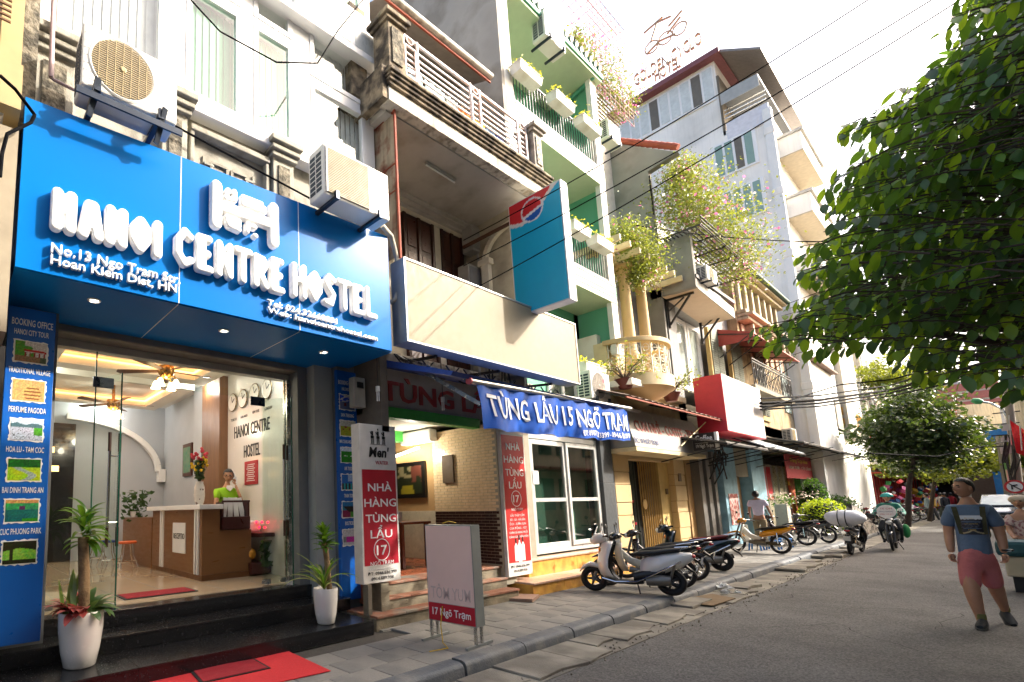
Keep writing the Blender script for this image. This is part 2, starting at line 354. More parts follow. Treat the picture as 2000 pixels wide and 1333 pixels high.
BLUE = M('glossy blue panel', '0670c0', .3, var=0, spec=.12)
BLUE2 = M('blue print panel', '0a5cb4', .35, var=.03)
GWALL = M('grey painted wall', 'a9aeb2', .6, var=.05, vs=2)
DGREY = M('dark grey column paint', '6c6f70', .55, var=.08)
GRANITE = M('black granite', '17181a', .2, var=.15, vs=30, c2='2a2a2d', stain=(22, .5, .8), spec=.6, bump=.03)
GROUT = M('grout', '777874', .9)
GROOF = M('grey stucco', 'a09c8e', .8, c2='7e7a6d', stain=(4, .45, .65), bump=.3)
RAV = M('ravined plaster', '7f7868', .95, var=.4, vs=14, c2='4a463c', stain=(12, .42, .6), bump=1., bs=28)
CEIL = M('white ceiling', 'dcdad4', .7, var=.02)
HB = thing('hostel_building', 'hostel with glass front and white framed window bay above its blue sign', 'building', (-6, 2.3, 0))
Y0, Y1 = .3, 4.62
MB().box(-14, -6.0, 4.17, Y1, 0, 4.25).build('side_wall', GWALL, HB)
MB().box(-14, -6.0, -.2, .5, 0, 4.25).build('side_wall', GWALL, HB)
MB().box(-12.4, -12.2, .5, 4.17, 0, 4.25).build('back_wall', GWALL, HB)
MB().box(-12.2, -6.0, .5, 4.17, .3, .6).build('floor', M('polished beige stone floor', 'b9a78c', .08, var=.05, vs=1, spec=.7), HB)
for i in range(1, 9): 
    MB().box(-12.2, -6.15, .5+i*.6, .506+i*.6, .6, .6015).build('floor_joint', GROUT, HB) if .5+i*.6 < 4.1 else None
MB().box(-12.4, -5.95, .5, 4.17, 4.1, 4.4).build('ceiling', CEIL, HB)
for (a, b) in ((-8.9, -6.6), (-11.7, -9.3)):
    m = MB(); m.box(a, a+.32, .95, 3.75, 3.93, 4.1).box(b-.32, b, .95, 3.75, 3.93, 4.1).box(a+.32, b-.32, .95, 1.25, 3.93, 4.1).box(a+.32, b-.32, 3.45, 3.75, 3.93, 4.1); m.build('ceiling_cove', M('cove border', 'd8d2c4', .7, var=.02), HB)
m = MB()
for (a, b) in ((-8.9, -6.6), (-11.7, -9.3)):
    m.box(a+.33, b-.33, 1.26, 1.30, 4.04, 4.06).box(a+.33, b-.33, 3.4, 3.44, 4.04, 4.06).box(a+.33, a+.37, 1.3, 3.4, 4.04, 4.06).box(b-.37, b-.33, 1.3, 3.4, 4.04, 4.06)
m.build('cove_light', M('warm led', 'ffb060', emit='ffb870', es=1.6), HB)
MB().box(-6.1, -5.62, 3.99, 4.3, .3, 3.7).build('column', M('light grey column', '9fa3a0', .55, var=.06), HB)
MB().box(-6.12, -5.8, 3.83, 3.99, .58, 3.7).build('column', DGREY, HB)
MB().box(-6.1, -5.5, .45, .8, .3, 3.7).build('column', DGREY, HB)
MB().box(-6.0, -5.5, 4.3, Y1, .1, 4.2).build('party_wall', DGREY, HB)
MB().box(-6.1, -5.78, .8, 3.83, 3.5, 3.66).build('shutter_box', M('grey metal housing', '77726c', .5, .3), HB, bevel=.02)
MB().box(-6.14, -6.02, .8, 3.83, 3.42, 3.5).build('door_head', M('pale metal', 'b0b0aa', .4, .5), HB)
MB().box(-6.10, -6.0, .8, .85, .6, 3.42).build('door_jamb', STEEL, HB); MB().box(-6.10, -6.0, 3.78, 3.83, .6, 3.42).build('door_jamb', STEEL, HB)
GL = glass('door glass', 'eaf4ef', 1.1); GEDGE = M('green glass edge', '0f4a3a', .1, var=0)
def pane(a, b, z0, z1, name='glass_panel', handle=None):
    a, b = Vector((*a, 0)), Vector((*b, 0)); d = (b-a).normalized(); nrm = Vector((d.y, -d.x, 0))
    m = MB().bar((a.x, a.y, (z0+z1)/2), (b.x, b.y, (z0+z1)/2), .001, z1-z0)
    m = MB().quad((a.x, a.y, z0), (b.x, b.y, z0), (b.x, b.y, z1), (a.x, a.y, z1)); g_ = m.build(name, GL, HB, fix=False)
    MB().bar((b.x, b.y, z0), (b.x, b.y, z1), .014).build('glass_edge', GEDGE, g_)
    for p in (a, b): MB().obox((p.x-d.x*0+(d.x*.05 if p is a else -d.x*.05), p.y+(d.y*.05 if p is a else -d.y*.05), z0+.03), (.03, .1, .06), rot=(0, 0, math.atan2(-d.x, d.y))).build('clamp', STEEL, g_)
    if handle:
        h = b-d*.09; hm = MB(); dk = MB()
        for sgn in (-1, 1):
            q = h+nrm*.06*sgn; hm.tube([(q.x, q.y, 1.45), (q.x, q.y, 2.25)], .017, 10)
            for zz in ((1.25, 1.45), (2.25, 2.45)): dk.tube([(q.x, q.y, zz[0]), (q.x, q.y, zz[1])], .018, 10)
        for zz in (1.5, 2.2): hm.tube([tuple(h+nrm*.06)[:2]+(zz,), tuple(h-nrm*.06)[:2]+(zz,)], .009, 8)
        hm.build('handle', CHROME, g_, smooth=40); dk.build('handle_grip', M('dark walnut', '3a2418', .4), g_, smooth=40)
    return g_
pane((-6.05, .85), (-6.05, 1.28), .62, 3.42, 'fixed_pane'); pane((-6.05, 3.42), (-6.05, 3.78), .62, 3.42, 'fixed_pane')
pane((-6.05, 1.29), (-5.62, 1.45), .62, 3.1, 'glass_door', True)
pane((-6.05, 3.40), (-5.70, 3.66), .62, 3.1, 'glass_door', True)
m = MB().quad((-6.05, 1.28, 3.1), (-6.05, 3.42, 3.1), (-6.05, 3.42, 3.42), (-6.05, 1.28, 3.42)); m.build('transom_pane', GL, HB, fix=False)
MB().obox((-6.05, 1.36, 3.07), (.02, .22, .12)).obox((-6.05, 3.34, 3.07), (.02, .22, .12)).build('pivot_plate', M('navy plate', '0b1f3a', .3), HB)
ST = thing('entrance_steps', 'three black granite steps up to the hostel glass doors', 'steps', (-5.2, 2.3, .1))
def stepslab(x0, x1, z0, z1, joints, name='step'):
    g_ = MB().box(x0, x1-.02, joints[0], joints[-1], z0-.05, z1-.02).build(name, GROUT, ST)
    for a, b in zip(joints[:-1], joints[1:]):
        MB().box(x0, x1+.012, a+.0015, b-.0015, z1-.022, z1).build('tread_slab', GRANITE, g_, bevel=.003)
        MB().box(x1-.018, x1, a+.0015, b-.0015, z0+.001, z1-.023).build('riser_slab', GRANITE, g_)
stepslab(-6.0, -4.69, .115, .275, [.25, .62, 1.42, 2.95, 4.12])
stepslab(-6.0, -5.33, .277, .43, [.3, 1.48, 3.0, 4.3])
stepslab(-6.15, -5.75, .432, .592, [.5, 1.52, 2.8, 3.98])
MB().box(-6.0, -4.7, 4.12, 4.14, .1, .26).build('end_slab', GRANITE, ST)
MB().box(-6.1, -4.8, -.6, .25, .0, .36).build('side_plinth', M('grey plinth', '8a8574', .8, bump=.3), ST)
RED = M('red carpet', 'c0262b', .9, var=.08, vs=30, bump=.3, bs=200); RED2 = M('dark red mat', '8e1220', .95, bump=.4, bs=250)
cp_ = [at(*q, z=.13) for q in ((286, 1331), (564, 1273), (646, 1311), (470, 1350), (300, 1400), (180, 1400))]
tag(MB().prism([(q.x, q.y) for q in cp_], .128, .134, (0, 0, 0), (1, 0, 0), (0, 1, 0), (0, 0, 1)).build('red_carpet', RED), 'long bright red carpet on the pavement before the black steps', 'carpet')
t_ = thing('door_mat', 'dark red mat with black border on the pavement carpet', 'mat', (-4.2, 2.3, .135))
cp_ = [at(*q, z=.14) for q in ((370, 1310), (497, 1287), (529, 1305), (392, 1335))]; cc_ = sum(cp_, Vector())/4
for nm, k, z0, z1, mt in (('mat_border', 1, .134, .142, RUBBER), ('mat_pile', .92, .142, .146, RED2)): MB().prism([tuple((cc_+(q-cc_)*k)[:2]) for q in cp_], z0, z1, (0, 0, 0), (1, 0, 0), (0, 1, 0), (0, 0, 1)).build(nm, mt, t_)
t_ = thing('door_mat', 'dark red mat with black border inside the glass doors', 'mat', (-6.4, 2.15, .6))
MB().box(-6.69, -6.25, 1.72, 2.6, .6, .61).build('mat_border', RUBBER, t_); MB().box(-6.66, -6.28, 1.75, 2.57, .61, .614).build('mat_pile', RED2, t_)
SG = thing('hostel_sign', 'big blue box sign with puffy white lettering over the hostel door', 'sign', (-4.6, 2.5, 3.6))
XS = -4.6; bl = at(27, 518, x=XS); 
def sz(y, top): return (3.585+ (y-.33)*.004) if not top else (5.10+(y-.33)*.022)
seams = [.335, 1.685, 3.085, 4.52]
for a, b in zip(seams[:-1], seams[1:]):
    m = MB(); e = .002
    m.prism([(a+e, sz(a, 0)), (b-e, sz(b, 0)), (b-e, sz(b, 1)), (a+e, sz(a, 1))], -.02, 0, (XS, 0, 0), (0, 1, 0), (0, 0, 1), (1, 0, 0)); m.build('face_panel', BLUE, SG, bevel=.003)
    MB().box(-5.9, XS-.021, a+e, b-e, 3.583, 3.60).build('soffit_panel', BLUE, SG)
m = MB()
for a in seams[1:-1]: m.box(XS-.01, XS+.002, a-.004, a+.004, sz(a, 0), sz(a, 1)).box(-5.9, XS-.02, a-.004, a+.004, 3.58, 3.59)
m.build('white_seam', WHITE, SG)
MB().prism([(-5.9, 3.6), (XS-.021, 3.6), (XS-.021, 5.09), (-5.2, 5.09)], .34, 4.5, (0, 0, 0), (1, 0, 0), (0, 0, 1), (0, 1, 0)).build('sign_box', M('blue box side', '0a4c9c', .4), SG)
for px, py in ((184, 587), (437, 646), (632, 688)):
    p = at(px, py, z=3.58); d = MB().lathe([(.055, -.012), (.06, -.004), (.05, .0)], (p.x, p.y, 3.583), 20).build('downlight', WHITE, SG, smooth=40)
    MB().lathe([(.0, -.004), (.046, -.004)], (p.x, p.y, 3.575), 20, cap=False).build('lamp_face', M('lamp face', 'ffffff', emit='fff4e0', es=3), d)
GLY = {'H': [[(0, 0), (0, 1)], [(.36, 0), (.36, 1)], [(0, .52), (.36, .52)]], 'A': [[(-.02, 0), (.12, 1), (.24, 1), (.4, 0)], [(.05, .35), (.33, .35)], [(.1, .7), (.26, .7)]],
 'N': [[(0, 0), (0, 1)], [(.36, 0), (.36, 1)], [(0, 1), (.36, 0)]], 'O': [[(.18, .05), (.0, .35), (.02, .75), (.18, .98), (.35, .75), (.36, .35), (.18, .05)], [(.18, .25), (.18, .8)], [(.1, .3), (.1, .7)], [(.27, .3), (.27, .7)]], 'I': [[(0, 0), (0, 1)]],
 'C': [[(.34, .86), (.18, 1), (.0, .72), (.0, .28), (.18, 0), (.36, .12)]], 'E': [[(0, 0), (0, 1)], [(.1, .1), (.1, .9)], [(0, 1), (.3, 1)], [(0, .5), (.26, .5)], [(0, 0), (.34, 0)]], 'T': [[(-.04, 1), (.4, 1)], [(.18, 0), (.18, 1)]],
 'R': [[(0, 0), (0, 1)], [(0, 1), (.26, .95), (.34, .75), (.24, .55), (0, .5)], [(.1, .55), (.14, .9)], [(.12, .5), (.36, 0)]], 'S': [[(.34, .88), (.16, 1), (.02, .78), (.16, .56), (.32, .36), (.22, .02), (0, .06)]], 'L': [[(0, 0), (0, 1)], [(0, 0), (.34, 0)]]}
LET = M('white acrylic letter', 'f4f3f0', .3, var=.01, coat=.3)
def word(s, y0, z0, y1, z1, h, r=.052, slot=1.0):
    n_ = len(s); wts = [.45 if c == 'I' else 1 for c in s]; tot = sum(wts); acc = 0
    for c, w in zip(s, wts):
        t = acc/tot; y = y0+(y1-y0)*t; z = z0+(z1-z0)*t; cw = (y1-y0)*w/tot; acc += w
        gw = cw-2*r-.012; kx = gw/.36 if c != 'I' else 1
        hh = h*rnd.uniform(.97, 1.03)-2*r
        st = [[(r+a*kx+.003, r+b*hh) for a, b in l] for l in GLY[c]]
        if c == 'I': st = [[(cw/2, r), (cw/2, r+hh)]]
        blob(st, r, .07, (XS+.02, y, z), (0, 1, 0), (0, 0, 1), LET, SG, cell=.009, bev=.02)
def zt(px, py): p = at(px, py, x=XS+.1); return p.y, p.z
def bw(s, p0, p1, pt, pb, r):
    a, b = at(*p0, x=XS+.09), at(*p1, x=XS+.09); word(s, a.y, a.z, b.y, b.z, at(*pt, x=XS+.09).z-at(*pb, x=XS+.09).z, r)
bw('HANOI', (97, 444), (318, 507), (109, 366), (111, 449), .047); bw('CENTRE', (341, 514), (561, 577), (370, 446), (370, 521), .039); bw('HOSTEL', (571, 578), (741, 626), (640, 536), (640, 600), .038)
a = at(413, 462, x=XS+.09); ew = at(546, 462, x=XS+.09).y-a.y; eh = at(430, 353, x=XS+.09).z-at(430, 447, x=XS+.09).z; r = .06
oy, oz = a.y, at(430, 447, x=XS+.09).z
def em(st, r=.05, cuts=()): blob(st, r, .07, (XS+.02, oy, oz), (0, 1, 0), (0, 0, 1), LET, SG, name='emblem_piece', cell=.011, bev=.018, cuts=cuts)
w = ew-2*r
em([[(r, r), (r, eh-r)]], r); em([[(r+w, r), (r+w, eh-r)]], r)
em([[(r+.05, eh*.5), (r+w-.05, eh*.5)], [(r+.05, eh*.44), (r+w-.05, eh*.44)], [(r+.05, eh*.56), (r+w-.05, eh*.56)]], .028)
mid = r*2+.02
em([[(mid+.02, eh*.70), (mid+.09, eh*.72)], [(mid+.02, eh*.80), (mid+.05, eh*.88)], [(mid+.12, eh*.72), (mid+.12, eh*.9)]], .03)
em([[(mid+.22, eh*.71), (r+w-.12, eh*.71)], [(mid+.22, eh*.86), (r+w-.16, eh*.86)], [(mid+.22, eh*.78), (r+w-.12, eh*.78)]], .03)
em([[(mid+.03, eh*.3), (mid+.17, eh*.3)], [(mid+.06, eh*.16), (mid+.17, eh*.13)], [(mid+.04, eh*.22), (mid+.17, eh*.22)]], .03)
em([[(mid+.27, eh*.3), (mid+.36, eh*.3)], [(mid+.27, eh*.3), (mid+.27, eh*.16)], [(mid+.36, eh*.12), (mid+.37, eh*.12)]], .028)
def line(s, p0, p1, size, off=.018):
    a, b = at(*p0, x=XS+.03), at(*p1, x=XS+.03)
    text(s, a, size, LET, SG, right=(0, (b-a).y, (b-a).z), extrude=.02, offset=off, width=(b-a).length)
line('No.13 Ngo Tram Str,', (99, 493), (351, 556), .084, .012); line('Hoan Kiem Dist, HN', (98, 516), (344, 573), .084, .012)
line('Tel: 024.32668881', (521, 596), (657, 634), .066, .008); line('Web: hanoicentrehostel.com', (522, 611), (736, 667), .066, .008)
def fbm(x, y, s=1): return mn.noise(Vector((x*s, y*s, s*.3)))*.5+.5
def P_bridge(u, v):
    if v < .3: return (.45+.2*fbm(u, v, 9), .42, .3) if u < .8 else (.3, .35, .25)
    if .28 < v < .62 and u > .28 and abs((v-.45)-(.12-.18*(u-.6)**2)) < .05: return (.75, .12, .1)
    if u > .3 and v < .5 and int(u*20) % 3 == 0: return (.6, .1, .08)
    if u < .3 or (v < .8 and u < .65 and fbm(u, v, 5) > .4): return (.15+.3*fbm(u, v, 12), .5+.2*fbm(v, u, 10), .12)
    return (.82, .8, .78)
def P_pots(u, v):
    k = math.hypot((u-.62), (v-.35)*.7); return (.35+.3*fbm(u, v, 14), .22+.12*fbm(u, v, 15), .12) if k < .28 and int(v*12) % 2 else (.72+.2*fbm(u, v, 6), .58+.15*fbm(v, u, 7), .4)
def P_river(u, v):
    if v > .62: return (.75, .82, .88) if v > .72+.15*fbm(u, 0, 5) else (.3, .42, .45)
    if u > .72 and v > .25: return (.3, .5+.2*fbm(u, v, 12), .15)
    return (.15, .15, .15) if fbm(u*3, v*4, 7) > .68 else (.66+.1*fbm(u, v, 3), .74, .8)
def P_field(u, v):
    if v > .62: return (.08, .28+.2*fbm(u, v, 12), .1)
    if abs(u-.5-.25*math.sin(v*7)) < .13: return (.6, .68, .66)
    return (.5+.3*fbm(u, v, 4), .8, .12)
def P_lake(u, v):
    if v > .55: return (.2+.6*(v > .85), .4+.4*fbm(u, v, 8), .35) if not (.4 < u < .6 and v < .72) else (.35, .15, .35)
    return (.08, .32+.15*fbm(u, v, 4), .38) if not (v < .15 and u > .5) else (.2, .55, .1)
def P_park(u, v):
    if v > .7-.25*abs(u-.5) or v < .18 or abs(u-.25) < .05: return (.1+.1*fbm(u, v, 12), .1+.12*fbm(v, u, 12), .05)
    return (.35+.3*fbm(u, v, 9), .75, .15+.2*fbm(v, u, 9))
def P_bay(u, v):
    if v > .5: return (.15+.7*(fbm(u, v*2, 5) > .5), .35+.5*(fbm(u, v*2, 5) > .5), .85)
    return (.45, .2, .2) if v > .2 and (abs(u-.35) < .08 or abs(u-.75) < .1) and v < .45 else (.4, .45, .6)
def P_trek(u, v): return (.75, .78, .75) if v > .65 else (.55+.2*fbm(u, v, 9), .68, .2) if fbm(u, v, 6) < .6 or v < .4 else (.55, .2, .2)
def P_hills(u, v): return (.75, .82, .9) if v > .75 else ((.85, .88, .88) if fbm(u, v, 4) > .62 and v > .4 else (.12, .35+.3*fbm(u, v, 7), .12))
def P_people(u, v): return (.6, .72, .88) if v > .55 and u > .4 else ((.1, .4, .75) if v > .4 else (.15, .65, .7) if int(u*9) % 2 else (.15, .15, .2))
def P_train(u, v): return (.1, .45, .7) if v > .7 else (.05, .07, .08) if u+v > .75 and v > .35 else (.25, .6, .2) if u > .5 else (.5, .1, .3) if v < .45 else (.15, .5, .6)
def P_bus(u, v): return (.75, .76, .78) if v > .55 or v < .2 else (.75, .15, .6) if u > .2 else (.5, .5, .5)
def frame_pts(w, h, k=13):
    pts = []
    for i in range(k): pts.append((w*i/k, rnd.uniform(-.008, .008)))
    for i in range(k): pts.append((w+rnd.uniform(-.008, .008), h*i/k))
    for i in range(k): pts.append((w*(1-i/k), h+rnd.uniform(-.008, .008)))
    for i in range(k): pts.append((rnd.uniform(-.008, .008), h*(1-i/k)))
    return pts
def banner(label, x, ya, yb, z0, z1, dx, title, items, tsize, first, pitch, iw, ih):
    t = thing('tour_banner', label, 'banner', (x, (ya+yb)/2, z0), 'tour banners either side of the hostel door')
    MB().box(x-.05, x, ya, yb, z0, z1).build('board', BLUE2, t, bevel=.004); cy = (ya+yb)/2
    w = yb-ya
    text(title, (x+.002, cy-w*.42, z1-first), tsize*1.25, WHITE, t, width=w*.86, offset=.01, extrude=.001)
    z = z1-first-.035
    for cap, fn, cw in items:
        text(cap, (x+.002, cy-w*cw/2, z-tsize), tsize, WHITE, t, width=w*cw, offset=.008, extrude=.001)
        zz = z-tsize-.05-ih
        f_ = MB().prism(frame_pts(iw, ih), 0, .002, (x+.001, cy-iw/2, zz), (0, 1, 0), (0, 0, 1), (1, 0, 0)).build('picture_border', WHITE, t)
        picture(lambda u, v, fn=fn: tuple(q*(.72+.5*fbm(u*1.3, v, 17)+.25*(fbm(v, u, 31)-.5)) for q in fn(u, v)), (x+.003, cy-iw/2+.012, zz+.012), (0, iw-.024, 0), (0, 0, ih-.024), 38, 30, f_, 'tour_photo', .002)
        z -= pitch
    return t
banner('left blue tour banner headed booking office beside the glass door, tall with six photos', -5.28, .36, .745, .50, 3.5, 0, 'BOOKING OFFICE',
    [('HANOI CITY TOUR', P_bridge, .72), ('TRADITIONAL VILLAGE', P_pots, .86), ('PERFUME PAGODA', P_river, .76), ('HOA LU - TAM COC', P_field, .76), ('BAI DINH TRANG AN', P_lake, .82), ('CUC PHUONG PARK', P_park, .82)], .052, .17, .362, .275, .215)
banner('right blue tour banner beside the grey column, seen behind the smaller potted plant', -5.47, 4.27, 4.63, .37, 3.52, 0, 'BOOKING OFFICE',
    [('HALONG BAY', P_bay, .5), ('SAPA TREKKING', P_trek, .64), ('MAI CHAU-HOA BINH', P_hills, .84), ('AIR TICKET', P_people, .45), ('TRAIN TICKET', P_train, .55), ('BUS TICKET', P_bus, .5)], .05, .2, .375, .29, .23)
XW = -5.05
MB().box(-6.2, XW-.1, .38, 4.62, 4.4, 6.2).build('stucco_wall', GROOF, HB)
for (a, b) in ((.42, .76), (1.62, 1.9), (3.0, 3.3), (4.25, 4.55)):
    MB().box(XW-.1, XW+.04, a, b, 5.0, 6.03).build('pilaster', GROOF, HB, bevel=.008)
    MB().box(XW+.04, XW+.06, a+.07, b-.07, 5.1, 5.86).build('ravined_panel', RAV, HB)
    m = MB(); 
    for q, (d, z) in enumerate(((.05, 5.95), (.09, 6.02), (.13, 6.1))): m.box(XW-.1, XW+.04+d, a-d*.6, b+d*.6, z, z+.055+(.02 if q == 2 else 0))
    m.build('capital', GROOF, HB, bevel=.01)
m = MB().box(XW-.1, XW+.02, 1.95, 2.97, 5.86, 5.93).box(XW-.1, XW, 1.95, 2.0, 5.0, 5.86).box(XW-.1, XW, 2.92, 2.97, 5.0, 5.86); m.build('panel_frame', GROOF, HB, bevel=.01)
m = MB()   # key-fret relief
def fret(y, s, mir):
    P = [(0, 0), (0, .26), (.2, .26), (.2, .06), (.09, .06), (.09, .17), (.14, .17)]
    for (a, b), (c, d) in zip(P[:-1], P[1:]): m.bar((XW-.09, y+mir*a*s, 5.36+b*s), (XW-.09, y+mir*c*s, 5.36+d*s), .035, .028)
fret(2.44, 1, -1); fret(2.50, 1, 1)
for sg in (-1, 1): m.bar((XW-.09, 2.47+sg*.2, 5.58), (XW-.09, 2.47+sg*.32, 5.58), .035, .028); m.bar((XW-.09, 2.47+sg*.32, 5.58), (XW-.09, 2.47+sg*.32, 5.66), .035, .028)
m.build('key_fret', GROOF, HB)
m = MB()
for i in range(11):
    y = 2.02+i*.09; m.ball((XW-.09, y, 5.16+.05*math.sin(i*1.3)), (.03, .05, .04), 8, 5)
m.build('flower_relief', GROOF, HB, smooth=60)
UPVC = M('white upvc', 'ececea', .35, var=.01)
XB = -5.0; ZB0, ZB1 = 6.22, 10.6
MB().box(-6.2, XB-.1, .4, 4.68, 6.1, 10.8).build('room_wall', M('room shade', '9aa39c', .8), HB) if False else None
MB().box(-8, -7.9, .4, 4.7, 6.1, 10.6).box(-8, -5.2, .3, .4, 6.1, 10.6).build('room_wall', M('dim room', '8e958f', .8), HB)
MB().box(-8, XB+.02, .38, 4.72, 6.06, 6.22).build('sill_band', UPVC, HB, bevel=.01)
MB().box(-8, XB-.08, 4.62, 4.72, 6.22, 12).build('side_wall', UPVC, HB)
mull = [(.38, .58), (1.62, 1.86), (2.82, 3.02) if False else (2.55, 2.72), (3.3, 3.58), (4.55, 4.72)]
for a, b in mull: MB().box(XB-.09, XB, a, b, 6.22, 10.6).build('mullion', UPVC, HB, bevel=.006)
BLIND = M('pale green vertical blind', '7ab896', .8, var=.04); CURT = M('white curtain', 'dfe0de', .8)
GLW = glass('window glass', 'f2f6f4', 1.6)
def win(y0, y1, z0, z1, blind=None, fr=.07):
    w_ = thing_part = MB(); w_.box(XB-.07, XB+.012, y0, y0+fr, z0, z1).box(XB-.07, XB+.012, y1-fr, y1, z0, z1).box(XB-.07, XB+.012, y0+fr, y1-fr, z0, z0+fr).box(XB-.07, XB+.012, y0+fr, y1-fr, z1-fr, z1)
    w_ = w_.build('window_frame', UPVC, HB, bevel=.005)
    MB().quad((XB-.02, y0+fr, z0+fr), (XB-.02, y1-fr, z0+fr), (XB-.02, y1-fr, z1-fr), (XB-.02, y0+fr, z1-fr)).build('pane', GLW, w_, fix=False)
    if blind:
        b_ = MB(); y = y0+fr+.01
        while y < y1-fr: b_.obox((XB-.13, y+.045, (z0+z1)/2), (.003, .094, z1-z0-.1), rot=(0, 0, .22)); y += .088
        b_.build('blind_slats', blind, w_)
for (a, b, bl_) in ((.58, 1.62, CURT), (1.86, 2.55, BLIND), (2.72, 3.3, BLIND), (3.58, 4.55, CURT)):
    zt_ = 7.65 if a < 3 else 7.3
    win(a, b, 6.22, zt_, bl_); win(a, b, zt_+.1, 8.5, CURT if a > 3.4 or a < 1 else None); MB().box(XB-.08, XB, a, b, zt_, zt_+.1).build('transom', UPVC, HB)
    win(a, b, 8.6, 10.5, BLIND)
MB().box(-8, XB+.3, .3, 4.85, 8.5, 8.62).build('cornice', UPVC, HB, bevel=.015) if False else None
m = MB().box(-8, XB+.16, 2.6, 4.86, 8.02, 8.12); m.build('eave_slab', UPVC, HB, bevel=.01)
m = MB().box(-6, XB+.1, 3.3, 4.82, 8.12, 8.8); m.build('parapet', UPVC, HB, bevel=.01)
for i in range(3):
    y = 3.4+i*.46; MB().box(XB+.1, XB+.106, y, y+.38, 8.2, 8.7).build('parapet_panel', M('dull glass panel', 'c9ccc6', .3), HB)
MB().box(-8, -5.0, .2, 4.8, 10.6, 10.8).build('roof', UPVC, HB)
t_ = thing('drain_pipe', 'pale pink drain pipe bent down the left pilaster above the blue sign', 'pipe', (-4.95, .55, 5.3))
p0, p1, p2 = at(103, 40, x=-4.85), at(100, 152, x=-4.85), at(152, 180, x=-4.85)
MB().tube([p0+Vector((0, 0, 1)), p0, p1], .022, 10).tube([p1, p1+Vector((0, .02, -.01)), p2], .014, 8).build('pipe', M('pinkish pipe', 'b59a98', .5), t_, smooth=40)
P_ = lambda px, py, **k: at(px, py, **k)
BUL = M('lamp glass', 'ffe8c0', emit='ffd9a0', es=2.5); DLG = M('downlight glow', 'fff0dc', emit='fff0dc', es=4)
def lamp(kind, loc, power, col, size=.1):
    l = bpy.data.lights.new('lamp_light', kind); l.energy = power; l.color = col
    if kind == 'POINT': l.shadow_soft_size = size
    else: l.size = size
    o = bpy.data.objects.new('lamp_light', l); COL.objects.link(o); o.location = loc; return o
for i, (x, y) in enumerate(((-6.35, 1.0), (-6.35, 2.4), (-6.35, 3.85), (-7.6, 3.92), (-9.1, 3.9), (-9.1, 2.4), (-9.1, .9), (-10.6, 3.9), (-11.9, 2.6), (-11.9, 1.2))):
    d = MB().lathe([(.07, 0), (.075, .012), (.055, .012)], (x, y, 4.085), 20).build('downlight', WHITE, HB, smooth=40); MB().lathe([(0.001, 0), (.05, 0)], (x, y, 4.083), 16, cap=False).build('lamp_face', DLG, d)
    if i % 2 == 0: lamp('POINT', (x, y, 3.95), 10, (1, .95, .9))
def ceiling_fan(x, y, z, label, rot=0, op=1):
    t = thing('ceiling_fan', label, 'ceiling fan', (x, y, z), 'ceiling fans of the lobby'); BR = M('brass', 'a8783c', .25, .9); WD = M('fan blade wood', '5a3a22', .4)
    MB().lathe([(.03, .42), (.03, .1), (.12, .1), (.13, 0), (.09, -.06), (.05, -.1)], (x, y, z), 20).build('motor', BR, t, smooth=50)
    for k in range(5):
        a = rot+k*2*math.pi/5; c, s = math.cos(a), math.sin(a); m = MB(); m.add([(x+.12*c-.04*s, y+.12*s+.04*c, z+.03), (x+.12*c+.04*s, y+.12*s-.04*c, z+.015), (x+.72*c+.07*s, y+.72*s-.07*c, z+.01), (x+.76*c, y+.76*s, z+.02), (x+.72*c-.07*s, y+.72*s+.07*c, z+.035)], [(0, 1, 2, 3, 4)]); o = m.build('blade', WD, t); md = o.modifiers.new('s', 'SOLIDIFY'); md.thickness = .008
    for k in range(4):
        a = rot+.4+k*math.pi/2; c, s = math.cos(a), math.sin(a); b = MB().tube([(x+.05*c, y+.05*s, z-.08), (x+.13*c, y+.13*s, z-.06), (x+.17*c, y+.17*s, z-.12)], .01, 6).build('lamp_arm', BR, t); MB().lathe([(.02, -.12), (.04, -.15), (.055, -.2), (.075, -.24)], (x+.17*c, y+.17*s, z), 14, cap=False).build('lamp_shade', BUL, b, smooth=50)
    lamp('POINT', (x, y, z-.32), 6, (1, .86, .68), .08)
q = P_(325, 700, x=-7.7); ceiling_fan(-7.7, q.y, min(q.z, 3.75), 'wooden ceiling fan with warm glass lamps nearest the street', .35); q = P_(222, 768, x=-10.4); ceiling_fan(-10.4, q.y, min(q.z, 3.7), 'wooden ceiling fan with warm glass lamps further inside the lobby', .1)
WP = MB().box(-8.6, -6.5, 4.12, 4.17, .6, 4.1).build('white_panel', M('white gloss panel', 'e6e4de', .2, coat=.3, var=.02), HB)
MB().box(-9.4, -8.6, 3.95, 4.17, .6, 4.1).build('timber_column', M('oak veneer', '7a5638', .4, var=.15, vs=3, vscale=(6, 6, .6)), HB); MB().box(-9.9, -9.4, 3.98, 4.17, .6, 4.1).build('column', GWALL, HB)
